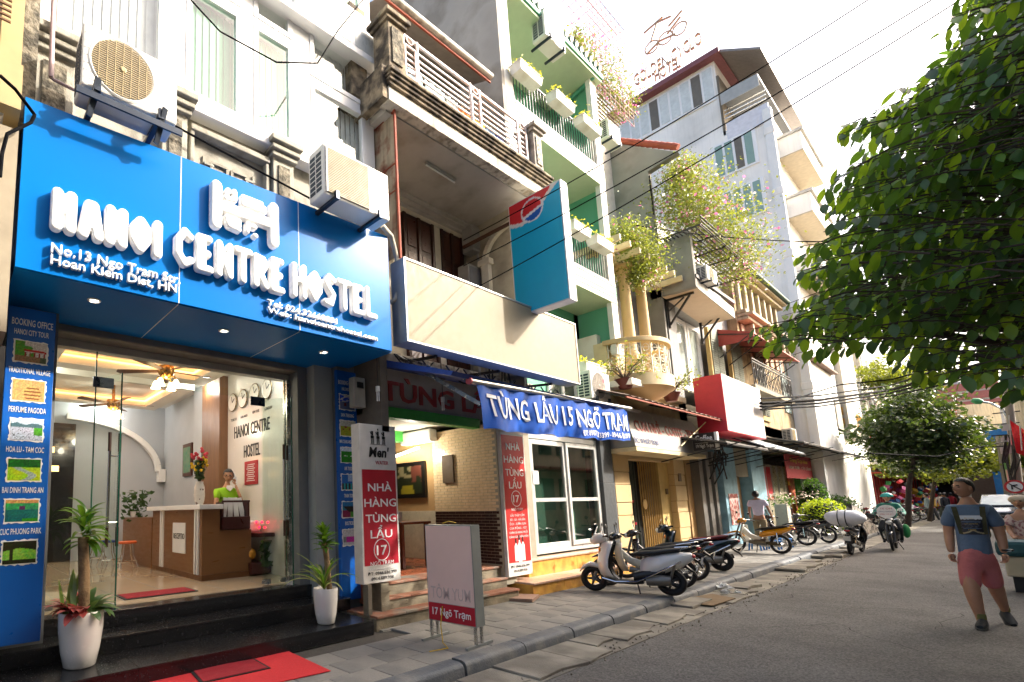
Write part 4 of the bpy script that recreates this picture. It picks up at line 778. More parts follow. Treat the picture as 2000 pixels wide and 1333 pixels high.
RUST = M('rusty sheet metal', 'a2937a', .8, .1, c2='6d3a22', stain=(3, .5, .62), streak=.95, var=.25)
t_ = thing('sheet_metal_screen', 'rust streaked metal side screen between hostel bay and old balcony', 'screen', (-4.8, 4.75, 5.2))
for z0, z1 in ((5.0, 5.95), (5.98, 6.35), (6.38, 7.12)): MB().box(-5.5, -4.6, 4.74, 4.755, z0, z1).build('metal_sheet', RUST, t_)
MB().bar((-4.6, 4.75, 4.95), (-4.6, 4.75, 7.45), .03).build('angle_post', M('rust red edge', '8a3f28', .8), t_)
for z in (5.965, 6.365, 7.15): MB().bar((-5.5, 4.76, z), (-4.6, 4.76, z+.02), .03).build('rail', M('rust red edge'), t_)
t_ = thing('corrugated_awning', 'grey corrugated awning with pale gutter above the washing on the sooty balcony', 'awning', (-5, 6, 9.3))
a, b = P_(766, 12, x=-4.95), P_(955, 150, x=-4.95); b = Vector((-4.95, b.y, a.z*.5+b.z*.5)); a.z = b.z
m = MB(); N_ = 44; w = (b.y-a.y)
vs = []
for i in range(N_+1):
    y = a.y-.2+(w+.2)*i/N_; d = .018*math.sin(i*math.pi*.5*2); vs += [(-4.95, y, a.z+d), (-6.6, y, a.z+.75+d)]
m.add(vs, [(2*i, 2*i+2, 2*i+3, 2*i+1) for i in range(N_)]); m.build('corrugated_sheet', M('grey corrugated sheet', '8f8a84', .5, .4, var=.15), t_, fix=False)
MB().tube([(-4.9, a.y-.25, a.z+.02), (-4.9, b.y, a.z+.02)], .055, 10).build('gutter', M('pale gutter', 'c9c2b4', .6, c2='8f8472', stain=(5, .5, .7)), t_, smooth=50)
MB().bar((-4.93, a.y-.25, a.z-.07), (-4.93, b.y, a.z-.07), .03).build('edge_rail', M('rust red edge'), t_)
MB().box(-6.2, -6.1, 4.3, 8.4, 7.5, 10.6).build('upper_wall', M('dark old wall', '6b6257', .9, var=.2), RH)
MB().box(-6.1, -4.98, 4.3, 4.6, 7.5, 9.0).box(-5.3, -4.52, 4.46, 4.58, 7.2, 7.7).build('party_pier', SOOT, RH)
cl = [('sky blue striped shirt', '9cc3d0', .35, .62), ('pale blue sheet', 'b9d4d8', .5, .7), ('white towel', 'd8dcd8', .3, .6), ('orange shirt', 'd98a4a', .34, .6), ('mustard yellow cloth', 'c9a227', .36, .72), ('grey blue shirt', '6f87a0', .3, .66), ('dark blue trousers', '2f3f78', .26, .78), ('plaid dark trousers', '4a5068', .26, .7)]
y = 5.35
for i, (nm, c, w, h) in enumerate(cl):
    m = MB(); nx, nz = 8, 8; zt_ = 8.42-.02*i
    m.add([(-4.86+.02*math.sin(u*2.2+i), y+w*u/nx+.01*math.sin(v), zt_-h*v/nz-.01*math.cos(u)) for v in range(nz+1) for u in range(nx+1)], [(v*(nx+1)+u, v*(nx+1)+u+1, (v+1)*(nx+1)+u+1, (v+1)*(nx+1)+u) for v in range(nz) for u in range(nx)])
    o = m.build('hanging_cloth', M(nm, c, .9, var=.08, vs=14), smooth=60, fix=False); md = o.modifiers.new('s', 'SOLIDIFY'); md.thickness = .006
    tag(o, nm+' drying on the line behind the balcony railing', 'laundry', 'washing hung on the balcony'); y += w+.02
tag(MB().tube([(-4.86, 4.98, 8.45), (-4.86, 6.6, 8.43), (-4.86, 8.2, 8.36)], .006, 6).build('washing_line', STEEL), 'thin washing line stretched across the sooty balcony', 'line')
GM = M('rusty grille wire', '8a6248', .7)
t_ = thing('window_grille', 'arched basket grille behind the washing', 'grille', (-5.6, 6.5, 7.8))
for i in range(9):
    y = 5.5+i*.2; MB().tube([(-5.95, y, 7.8)]+[(-5.95+.35*math.sin(t*.39), y, 8.1+.5*math.sin(t*.39/2)+.0) for t in range(1, 8)], .007, 5).build('grille_bar', GM, t_)
for k in range(4): MB().tube([(-5.62+.05*k, 5.5+1.6*t/10, 8.5+.12*math.sin(math.pi*t/10)-.12*k) for t in range(11)], .007, 5).build('grille_bar', GM, t_)
a, b = P_(832, 318, z=7.12), P_(888, 353, z=7.12)
t_ = thing('tube_light', 'unlit fluorescent batten on the soffit of the loggia', 'light', tuple(a))
MB().bar(a, b, .06, .04).build('batten', M('pale metal'), t_, bevel=.004); MB().tube([a-Vector((0, 0, .04)), b-Vector((0, 0, .04))], .014, 8).build('tube', WHITE, t_, smooth=40)
t_ = thing('blank_sign', 'long blank cream lightbox sign above the blue banner', 'sign', (-4.6, 7, 3.7))
c1, c2_, c3, c4 = P_(797, 500, x=-4.5), P_(1125, 640, x=-4.5), P_(1125, 752, x=-4.5), P_(787, 664, x=-4.5)
poly = [(c4.y, 3.755), (9.2, 3.755), (9.2, 4.89), (c1.y, 4.93)]; ya, yb = (c1.y+c4.y)/2, 9.2
MB().box(-4.74, -4.5, ya, yb, 3.755, 4.9).build('lightbox', M('cream sign face', '9c9179', .6, spec=.2, var=.02), t_, bevel=.006)
for z in (3.755, 4.9): MB().box(-4.75, -4.488, ya-.01, yb+.01, z-.012, z+.012).build('edge_trim', M('pale metal'), t_)
for y in (ya, yb): MB().box(-4.75, -4.488, y-.012, y+.012, 3.767, 4.888).build('edge_trim', M('pale metal'), t_)
for y in (5.5, 7, 8.6): MB().bar((-4.7, y, 3.72), (-5.45, y, 3.8), .04).build('bracket', DARKMETAL, t_)
t_ = thing('projecting_sign', 'tall teal lightbox with red and white top and round emblem, projecting over the cream sign', 'sign', (-4.4, 7.6, 4.8))
ty = 7.75; q1, q2, q3, q4 = [P_(*p, y=ty) for p in ((992, 405), (1092, 350), (1116, 583), (1008, 625))]
xl, xr_ = (q1.x+q4.x)/2, (q2.x+q3.x)/2; zl, zh = 4.73, (q1.z+q2.z)/2
zl = q3.z
MB().box(xl, xr_, ty, ty+.22, zl, zh).build('lightbox', M('white box side', 'dcdcd6', .5), t_, bevel=.005)
def teal(u, v):
    c = (0, .66, .80)
    wv = .80+.16*(u**2)-.04*math.sin(u*5)
    if v > wv+.035: c = (.82, .16, .18) if u < .75 or v > .93 else (.72, .3, .28)
    elif v > wv: c = (.88, .84, .8)
    if v > wv+.035 and u > .55 and v < .70+.42*u*u: c = (.85, .8, .76)
    du, dv = (u-.46)*(xr_-xl), (v-.87)*(zh-zl); r = math.hypot(du, dv)
    if r < .22: c = (.88, .86, .84)
    if r < .19: c = (.8, .15, .17) if dv > -.02+.25*du else (.9, .88, .86) if dv > -.07+.3*du else (.1, .35, .68)
    return c
picture(teal, (xl+.02, ty-.002, zl+.02), (xr_-xl-.04, 0, 0), (0, 0, zh-zl-.04), 60, 110, t_, 'sign_print', .004)
for z in (zl+.3, zh-.25): MB().bar((xl-1.1, ty+.11, z), (xl, ty+.11, z), .05).build('bracket', M('brown bracket', '5a3a2a', .7), t_)
t_ = thing('blue_banner', 'blue vinyl banner with white lettering hung from the awning roller', 'banner', (-3.85, 7.2, 3))
BX = -3.86; a, b = P_(930, 750, x=BX), P_(1226, 800, x=BX); c, d = P_(946, 838, x=BX), P_(1233, 862, x=BX)
def bz(u, v): return Vector((BX+.03*math.sin(u*23)*v+.015*math.sin(u*61+v*4), (a.y*(1-u)+b.y*u)*(1-v)+(c.y*(1-u)+d.y*u)*v, (a.z*(1-u)+b.z*u)*(1-v)+(c.z*(1-u)+d.z*u)*v+.012*math.sin(u*40)*v+.05*math.sin(math.pi*u)*v*-.3))
nx, nz = 120, 12
m = MB().add([bz(i/nx, j/nz) for j in range(nz+1) for i in range(nx+1)], [(j*(nx+1)+i, (j+1)*(nx+1)+i, (j+1)*(nx+1)+i+1, j*(nx+1)+i+1) for j in range(nz) for i in range(nx)])
m.build('vinyl', M('shiny blue vinyl', '0850b0', .45, spec=.15, var=.06), t_, smooth=70, fix=False)
def on_banner(s, u0, u1, v, size, mt=None):
    A, B = bz(u0, v), bz(u1, v); o = text(s, (0, 0, 0), size, mt or M('white vinyl letters', 'dfe3e8', .5), t_, right=(0, 1, 0), extrude=.001, offset=.014, width=1)
    for vv in o.data.vertices:
        u = u0+(u1-u0)*(vv.co.y+t_.location.y); z = vv.co.z+t_.location.z; w_ = v-z/(bz(u, 0).z-bz(u, 1).z)
        q = bz(u, w_); vv.co = q+Vector((.012+vv.co.x+t_.location.x, 0, 0))-t_.location
on_banner('TÙNG LẨU 15 NGÕ TRẠM', .035, .985, .70, .29); on_banner('ĐT: 0987 38 3399 - 0946 636 399', .58, .99, .93, .085)
MB().tube([a+Vector((0, -.12, .02)), b+Vector((0, .1, .02))], .035, 10).build('roller', M('aluminium roller', 'b9b8b4', .35, .7), t_, smooth=50)
MB().lathe([(.045, 0), (.045, .03)], a+Vector((0, -.15, .02)), 14, 'y').build('roller_cap', M('pink plastic cap', 'd86a78', .5), t_, smooth=50)
e1 = P_(783, 697, x=-5.1)
MB().bar(e1, a+Vector((0, .1, .0)), .05, .03).build('awning_arm', STEEL, t_); MB().bar(e1+Vector((0, -.1, -.0)), Vector((BX, 5.3, 2.85)), .035, .05).build('awning_arm', STEEL, t_)
m = MB().prism([(-5.3, 3.62), (-5.1, 3.66), (BX+.05, a.z+.08), (BX+.0, a.z+.04)], 4.75, 9.0, (0, 0, 0), (1, 0, 0), (0, 0, 1), (0, 1, 0))
m.build('awning_cloth', M('dark blue awning cloth', '1c3f8a', .7), t_)
cl_ = thing('sign_wiring', 'looping black wires hanging under the cream blank sign', 'cables', (-4.9, 6.5, 3.6))
for k in range(12):
    y = 4.9+k*.36; MB().tube([(-4.95+.12*(k % 3), y+t_*.09+.1*math.sin(k), 3.72-.22*math.sin(t_*.35)-.05*(k % 3)) for t_ in range(10)], .012, 5).build('cable', BLACK, cl_, smooth=60)
def tall(label, x, ya, yb, z0, z1, lines, top=None, bot=None, fillc='c01c34'):
    t = thing('red_sign_board', label, 'sign', (x, (ya+yb)/2, z0), 'tall red restaurant signs')
    b_ = MB().box(x-.16, x, ya, yb, z0, z1).build('lightbox', M('off white sign edge', 'd6d2ca', .5), t, bevel=.005)
    MB().box(x, x+.003, ya+.03, yb-.03, z0+(.22), z1-(top or .04)).build('red_print', M('red print '+fillc, fillc, .35, var=.03), b_)
    return t, b_
WL = M('white sign letters', 'ecebe8', .5, var=0)
p0 = P_(709, 1140, x=-4.98); ya, yb = 4.21, 4.86
t, b_ = tall('white topped red restaurant sign standing right of the hostel banner', -4.95, ya, yb, .64, 2.68, None, .60)
x = -4.95+.005; cy = (ya+yb)/2
for s, z, w in (('NHÀ', 1.80, .42), ('HÀNG', 1.60, .56), ('TÙNG', 1.40, .53), ('LẨU', 1.20, .38)): text(s, (x, cy-w/2+.005, z), .105, WL, b_, width=w, extrude=.002, offset=.008)
tor = MB().tube([(x, cy+.135*math.cos(k*.262), 1.05+.135*math.sin(k*.262)) for k in range(24)], .006, 6, closed=True); tor.v = [(px, py, pz) for px, py, pz in tor.v]; tor.build('number_ring', WL, b_)
text('17', (x, cy-.09, .985), .125, WL, b_, width=.18, extrude=.002, offset=.012)
text('NGÕ TRẠM', (x, cy-.2, .855), .055, WL, b_, width=.4, extrude=.001); text('Kính chào quý khách', (x, cy-.22, .80), .03, WL, b_, width=.44, extrude=.001)
BK = M('black sign letters', '1a1a1a', .5, var=0)
text('ĐT: 0946.636.399', (x, cy-.25, .74), .042, BK, b_, width=.5, extrude=.001); text('0914.889.938', (x, cy-.19, .675), .042, BK, b_, width=.38, extrude=.001)
text("Men'", (x, cy-.17, 2.25), .13, BK, b_, width=.36, extrude=.001, offset=.03, shear=.15); text('WATER', (x, cy-.06, 2.15), .05, M('red sign letters', 'b02030', .5), b_, width=.23, extrude=.001)
m = MB()
for k, (dy, h) in enumerate(((-.1, .19), (0, .23), (.1, .19))):
    yy = cy+dy; z = 2.42
    for l in (-.022, -.008, .01, .024): m.bar((x, yy+l, z), (x, yy+l*.8, z+.07), .004)
    m.obox((x, yy, z+.09), (.002, .055, .035)); m.obox((x, yy, z+.14), (.002, .03, .06)); m.obox((x, yy, z+h-.035), (.002, .02, .025)); m.bar((x, yy-.02, z+.13), (x, yy-.035, z+.16), .007)
m.box(x-.001, x+.001, cy-.14, cy+.14, 2.412, 2.416); m.build('horsemen_print', BK, b_)
MB().box(-5.0, -4.9, 4.24, 4.30, .26, .64).build('sign_leg', M('weathered timber post', '6e6658', .9, bump=.4), t)
yc, yd = P_(1000, 1000, x=-5.0).y, P_(1030, 980, x=-5.0).y; yc, yd = 7.42, 8.02
t, b_ = tall('narrow red restaurant sign with three white bottles beside the white framed window', -4.98, 7.31, 8.0, .42, 2.80, None, .05, fillc='c8302c')
x = -4.975; cy = 7.655
for s, z, w in (('NHÀ', 2.50, .4), ('HÀNG', 2.28, .56), ('TÙNG', 2.06, .52), ('LẨU', 1.85, .36)): text(s, (x, cy-w/2, z), .12, WL, b_, width=w, extrude=.002, offset=.006)
MB().tube([(x, cy+.14*math.cos(k*.262), 1.68+.13*math.sin(k*.262)) for k in range(24)], .006, 6, closed=True).build('number_ring', WL, b_)
text('17', (x, cy-.09, 1.62), .12, WL, b_, width=.17, extrude=.002, offset=.012); text('NGÕ TRẠM', (x, cy-.16, 1.48), .045, WL, b_, width=.33, extrude=.001)
for k, s in enumerate(('LẨU THẬP CẨM', 'BÒ - GÀ - HẢI SẢN', 'ẾCH - SƯỜN SỤN', 'CUA ĐỒNG - VỊT', 'CHÂN GÀ RANG MUỐI', 'CÁNH GÀ CHIÊN MẮM')): text(s, (x, cy-.2-.015*k, 1.385-.07*k), .036, WL, b_, width=.4+.03*k, extrude=.001)
m = MB()
for dy, h in ((-.1, .36), (0, .42), (.1, .38)): m.prism([(-.045, 0), (.045, 0), (.045, h*.66), (.016, h*.78), (.016, h*.86), (-.016, h*.86), (-.016, h*.78), (-.045, h*.66)], 0, .002+.001*(dy == 0), (x, cy+dy, .66-.02*(dy == 0)), (0, 1, 0), (0, 0, 1), (1, 0, 0))
bp = m.build('bottle_print', WL, b_); m = MB()
for dy, h in ((-.1, .36), (0, .42), (.1, .38)): m.box(x, x+.0035, cy+dy-.016, cy+dy+.016, .66+h*.8, .66+h)
m.build('bottle_caps', BK, bp)
text('ĐT: 0946.636.399', (x, cy-.27, .555), .042, BK, b_, width=.52, extrude=.001); text('0914.889.938', (x, cy-.2, .485), .042, BK, b_, width=.38, extrude=.001)
t_ = thing('restaurant_steps', 'worn terracotta topped steps up into the open restaurant', 'steps', (-4.8, 5.9, .1)); TER = M('worn terracotta tile', '8f6048', .7, var=.15, vs=5, c2='7f776a', stain=(3, .5, .65), bump=.3); CST = M('worn cement step', '857b66', .9, var=.2, c2='5c5546', stain=(3, .45, .6), bump=.5)
for i, (x0, z1, y0, y1) in enumerate(((-4.78, .28, 4.25, 7.25), (-4.98, .43, 4.62, 7.25), (-5.1, .6, 4.62, 7.28))):
    MB().box(-5.4, x0, y0, y1, .05, z1-.03).build('step', CST, t_, bevel=.01)
    for k in range(6):
        a = y0+(y1-y0)*k/6; MB().box(-5.4, x0+.02, a+.003, a+(y1-y0)/6-.003, z1-.03, z1).build('step_tile', TER, t_, bevel=.004)
MB().box(-5.3, -4.95, 4.5, 4.64, .1, .62).build('step_post', CST, t_)
t_ = thing('yellow_tiled_step', 'yellow stone tiled double step under the white framed window', 'step', (-4.9, 9.3, .1))
YT = M('yellow stone tile', 'd2a048', .4, var=.18, vs=6, c2='c08a3c', stain=(4, .45, .6)); PT = M('pink granite top', 'c9a68e', .35, var=.2, vs=20)
for i, (x0, x1, z0, z1, ya, yb) in enumerate(((-5.5, -4.72, .1, .33, 7.55, 11.4), (-5.5, -5.12, .33, .62, 8.1, 11.4))):
    n_ = 4
    for k in range(n_):
        a = ya+(yb-ya)*k/n_; b = ya+(yb-ya)*(k+1)/n_
        MB().box(x0, x1, a+.002, b-.002, z0, z1-.03).build('tile_face', YT, t_, bevel=.003); MB().box(x0, x1+.025, a+.002, b-.002, z1-.03, z1).build('tile_top', PT, t_, bevel=.004)
t_ = RH
GLD = glass('shop window glass', 'c8cac8', 2.2, .25)
XW2 = -5.3; wy0, wy1 = P_(1028, 870, x=XW2).y, P_(1167, 900, x=XW2).y; wz0, wz1 = .66, 2.92; wm = wy0+(wy1-wy0)*.5
WF = M('pale aluminium frame', 'c9cac6', .35, .2)
def frame(y0, y1, z0, z1, w, name, d=.05, xx=XW2, mt=WF, par=RH):
    return MB().box(xx-d, xx, y0, y0+w, z0, z1).box(xx-d, xx, y1-w, y1, z0, z1).box(xx-d, xx, y0+w, y1-w, z0, z0+w).box(xx-d, xx, y0+w, y1-w, z1-w, z1).build(name, mt, par, bevel=.004)
fo = frame(wy0, wy1, wz0, wz1, .1, 'window_frame', .1)
for k, (a, b) in enumerate(((wy0+.1, wm), (wm, wy1-.1))):
    s_ = frame(a, b, wz0+.1, wz1-.12, .085, 'window_sash', .05, XW2+.03*k)
    MB().box(XW2-.06+.03*k, XW2-.005+.03*k, a+.085, b-.085, 1.62, 1.69).build('glazing_bar', WF, s_)
    for z0, z1 in ((wz0+.19, 1.62), (1.69, wz1-.2)): MB().quad((XW2-.03+.03*k, a+.085, z0), (XW2-.03+.03*k, b-.085, z0), (XW2-.03+.03*k, b-.085, z1), (XW2-.03+.03*k, a+.085, z1)).build('pane', GLD, s_, fix=False)
MB().box(XW2+.0, XW2+.01, wy0+.13, wy0+.32, 1.95, 2.2).build('paper_notice', WHITE, RH)
MB().box(-5.42, -5.25, 8.0, wy0, .4, 3.06).build('stone_pillar', M('grey beige pillar', '9a917f', .7), RH)
DP = M('charcoal cladding', '35393c', .6, var=.06)
MB().box(-5.5, -5.22, wy1, P_(1200, 950, x=-5.22).y, .12, 2.0).build('clad_pillar', DP, RH, bevel=.004); MB().box(-5.5, -5.22, wy1, P_(1200, 950, x=-5.22).y, 2.005, 3.2).build('clad_pillar', DP, RH, bevel=.004)
MB().box(-5.5, -5.3, 8.0, wy1+.6, 2.92, 3.3).build('window_head', DP, RH)
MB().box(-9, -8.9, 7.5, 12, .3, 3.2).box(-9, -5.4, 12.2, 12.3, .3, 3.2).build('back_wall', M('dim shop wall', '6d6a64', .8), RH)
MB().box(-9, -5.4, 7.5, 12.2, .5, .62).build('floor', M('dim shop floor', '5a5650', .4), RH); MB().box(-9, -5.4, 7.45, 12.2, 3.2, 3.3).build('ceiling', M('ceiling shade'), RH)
GRN = M('sea green wall', '62a88a', .7, var=.05, vs=2); GRN2 = M('green pipe and trim', '4f9a7e', .5, var=.05); CRM = M('white pilaster', 'e2ded2', .7, var=.04, c2='cfc8b4', stain=(3, .5, .75)); CRS = M('pale cream soffit', 'bccaa8', .75, var=.04)
GA, GB_, GC = -5.08, -5.5, -6.3
GH = thing('green_house', 'narrow sea green house with white pilasters and black railed balconies', 'building', (GA, 10.4, 0))
gy0, gy1 = P_(974, 0, x=GA).y, P_(1176, 300, x=GA).y; 
pw = .30
zr = P_(1148, 150, x=GA).z; gz = lambda px, py, x=GA: P_(px, py, x=x).z
MB().box(-14, GC, gy0, gy1, 3.2, zr).build('wall', GRN, GH)
MB().box(-14, GA+.0, gy0-.1, gy0-.001, 3.2, zr+2.2).build('side_wall', M('grey cement side wall', '9a958c', .85, var=.15, vs=1.2, c2='7d776d', stain=(1.2, .45, .6)), GH)
MB().box(GA-.12, GA, gy0, gy0+pw, 5.0, zr).build('pilaster', CRM, GH, bevel=.01); MB().box(GA-.12, GA, gy1-pw, gy1, 5.0, zr).build('pilaster', CRM, GH, bevel=.01); MB().box(GC, GA-.12, gy1-.1, gy1-.01, 5.0, zr).build('recess_side_wall', GRN, GH); MB().box(GC, GA-.12, gy0+.01, gy0+.1, 5.0, zr).build('recess_side_wall', GRN, GH)
MB().box(GC, GB_, gy1-pw, gy1, .5, 5.6).build('pilaster', CRM, GH, bevel=.01)
MB().box(GC, GA+.12, gy0-.05, gy1+.1, zr, zr+.06).build('roof_soffit', CRS, GH); MB().box(GC, GA+.16, gy0-.05, gy1+.12, zr+.06, zr+.2).build('roof_edge', GRN2, GH, bevel=.01)
n_ = 18
for k in range(n_):
    y = gy0+(gy1-gy0)*(k+.5)/n_; MB().tube([(GA+.2, y, zr+.22), (GA-.5, y, zr+.5)], .07, 8).build('roof_tile', M('dark green glazed tile', '2f5a48', .3), GH, smooth=50)
MB().box(GC-2, GA-.5, gy0, gy1, zr+.2, zr+2.6).build('attic_wall', M('white attic wall', 'dad8cf', .7), GH)
def balcony(zb, zt2):
    b_ = MB().box(GC, GA+.012, gy0+.02, gy1-.02, zb, zb+.04).build('balcony', CRS, GH)
    MB().box(GC, GA+.01, gy0+.02, gy1-.02, zb+.04, zt2).build('balcony_band', CRM, b_)
    for f in (.28, .52, .9): z = zb+(zt2-zb)*f; MB().box(GA, GA+.022, gy0+.3, gy1-.04, z-.012, z+.012).build('green_line', GRN2, b_)
    MB().box(GA, GA+.02, gy1-.06, gy1-.035, zb+(zt2-zb)*.28, zt2*.9+zb*.1).build('green_line', GRN2, b_)
z1b, z1t = P_(1160, 352, x=GA).z, P_(1160, 320, x=GA).z
z0b, z0t = P_(1190, 588, x=GA).z, P_(1190, 552, x=GA).z
balcony(z1b, z1t); balcony(z0b, z0t)
MB().box(GC, GB_, gy0, gy1, z0b-.001, z0b+.02).build('slab', CRS, GH)
IR = M('black iron', '1b1c1e', .5, .3)
def railing(zb, h, label):
    t = thing('iron_railing', label, 'railing', (GA, 10.4, zb), 'black iron balcony railings of the green house')
    x = GA-.03; MB().bar((x, gy0+.3, zb+h), (x, gy1-.12, zb+h), .04, .03).build('top_rail', IR, t); MB().bar((x, gy0+.3, zb+.05), (x, gy1-.12, zb+.05), .03).build('bottom_rail', IR, t)
    y = gy0+.36; k = 0
    while y < gy1-.15:
        b_ = MB().bar((x, y, zb+.05), (x, y, zb+h), .016).build('baluster', IR, t)
        if k % 2 == 0: MB().tube([(x, y+.055-.055*math.cos(s*.52), zb+h-.14+.1*math.sin(s*.52)) for s in range(7)], .007, 5).build('arch_scroll', IR, b_)
        y += .115; k += 1
railing(z1t, .78, 'upper black iron railing under the white flower boxes of the green house'); railing(z0t, .78, 'lower black iron railing of the green house behind the teal sign')
FB = M('white planter box', 'dddbd2', .6, c2='b9b4a4', stain=(3, .5, .7)); YL = leafmat('yellow green leaves', 'b9b832', 'e8e040', tw=.45); 
def leafcloud(name, pts, size, mat, parent=None, n=1, spread=.05, seed=1, rand=None, label=None, cat=None, kind='stuff', aspect=.55):
    r = random.Random(seed); m = MB(); vs = m.v; fs = m.f
    for p in pts:
        for _ in range(n):
            c = Vector(p)+Vector((r.gauss(0, spread), r.gauss(0, spread), r.gauss(0, spread)*.8)); s = size*r.uniform(.6, 1.35)
            d = Vector((r.gauss(0, 1), r.gauss(0, 1), r.gauss(0, .7))).normalized(); e = d.cross(Vector((r.gauss(0, 1), r.gauss(0, 1), r.gauss(0, 1)))).normalized(); nn = d.cross(e)
            k = len(vs); vs += [tuple(c-d*s*.5), tuple(c+e*s*aspect*.5+nn*s*.06), tuple(c+d*s*.5), tuple(c-e*s*aspect*.5+nn*s*.06)]; fs.append((k, k+1, k+2)); fs.append((k, k+2, k+3))
    me = m.mesh(name); return tag(finish(name, me, mat, parent), label, cat, kind=kind)
def flowerbox(x, y, z, ln, label, seed):
    t = thing('planter_box', label, 'planter', (x, y, z), 'white flower boxes on the green house railings')
    m = MB(); h = .2; a, b = .11, .13; l1, l2 = ln/2-.04, ln/2
    m.add([(x-a, y-l1, z), (x+a, y-l1, z), (x+a, y+l1, z), (x-a, y+l1, z), (x-b, y-l2, z+h), (x+b, y-l2, z+h), (x+b, y+l2, z+h), (x-b, y+l2, z+h)], [(0, 3, 2, 1), (4, 5, 6, 7), (0, 1, 5, 4), (1, 2, 6, 5), (2, 3, 7, 6), (3, 0, 4, 7)])
    m.build('box', FB, t, bevel=.008); MB().box(x-b-.01, x+b+.01, y-l2-.01, y+l2+.01, z+h-.03, z+h-.01).build('rim', FB, t, bevel=.004)
    r = random.Random(seed); pts = [(x+r.uniform(-.14, .16), y+r.uniform(-l2, l2), z+h+abs(r.gauss(.03, .05))-(.06 if r.random() < .3 else 0)) for _ in range(90)]
    leafcloud('foliage', pts, .055, YL, t, 2, .025, seed)
for i, (px, py, w) in enumerate(((1028, 150, .72), (1095, 205, .72), (1148, 250, .78))):
    p = P_(px, py, x=GA+.16); flowerbox(GA+.16, p.y, p.z-.1, w*1.15, ['white flower box nearest the sooty balcony, top row', 'middle white flower box of the upper balcony', 'white flower box at the far end of the upper balcony'][i], 20+i)
for i, (px, py, w) in enumerate(((1128, 452, .7), (1173, 480, .78))):
    p = P_(px, py, x=GA+.16); flowerbox(GA+.16, p.y, p.z-.1, w*1.1, ['white flower box just right of the teal sign', 'white flower box by the bougainvillea on the lower balcony'][i], 30+i)
p = P_(1155, 722, x=GB_+.3); flowerbox(GB_+.3, p.y, p.z-.1, .95, 'white flower box standing behind the white air conditioner', 37)
def recwin(y0, y1, z0, z1, xx=GC, par=GH):
    f = MB().box(xx, xx+.05, y0, y0+.09, z0, z1).box(xx, xx+.05, y1-.09, y1, z0, z1).box(xx, xx+.05, y0+.09, y1-.09, z1-.09, z1).box(xx, xx+.05, (y0+y1)/2-.05, (y0+y1)/2+.05, z0, z1-.09).build('window_frame', UPVC, par)
    MB().box(xx+.01, xx+.02, y0+.09, y1-.09, z0, z1-.09).build('pane', M('dark window glass', '4a5450', .08, spec=.8), f)
recwin(gy0+.5, gy0+2.0, z1t-.1, z1t+1.55); recwin(gy0+2.2, gy1-.5, z1t-.1, z1t+1.5); recwin(gy0+1.3, gy1-1.0, z0t-.1, z0t+1.6)
recwin(gy0+2.3, gy1-.55, 3.5, z0b-.5, GB_-.5)
MB().box(GB_-.6, GB_-.5, gy0, gy1, .5, z0b).build('wall', GRN, GH)
t_ = thing('drain_pipe', 'green drain pipe running down the recess of the green house', 'pipe', (GA, gy1, 6))
q = [P_(1155, 138, x=GA+.05), P_(1158, 152, x=GA+.05), P_(1118, 190, x=GA-.5)]
MB().tube([q[0]+Vector((0, -.25, .0)), q[0], q[1], q[2], q[2]+Vector((-.5, 0, -.3)), Vector((GC+.1, gy1-1.0, z1t))], .055, 10).build('pipe', GRN2, t_, smooth=50)
MB().tube([P_(1065, 90, x=GC+.1)+Vector((0, 0, .0)), P_(1100, 165, x=GC+.1)+Vector((0, .3, -.3)), Vector((GC+.1, gy1-1.4, z1t))], .05, 10).build('pipe', GRN2, t_, smooth=50)
a = P_(1122, 400, x=GC+.15); MB().tube([a+Vector((0, -.6, .35)), a+Vector((0, -.1, .1)), a+Vector((0, .1, -.3)), Vector((GC+.15, a.y+.1, z0t))], .07, 10).tube([a+Vector((0, .35, .3)), a+Vector((0, .45, 0)), Vector((GC+.15, a.y+.45, z0t))], .06, 10).build('pipe', GRN2, t_, smooth=50)
a = P_(1148, 612, x=GB_-.35); MB().tube([Vector((a.x, gy0+1, a.z+.0)), a+Vector((0, -.1, 0)), a+Vector((0, .05, -.15)), Vector((a.x, a.y+.1, 3.4))], .07, 10).build('pipe', GRN2, t_, smooth=50)
ACW = M('off white ac casing', 'dedbd2', .45, var=.04, c2='cfc9b8', stain=(3, .55, .8)); GRILL = M('beige grille wire', 'a8956c', .5); ACD = M('dark void', '2a2620', .9); 
BRK = M('dark blue grey bracket', '2c3440', .4, .5)
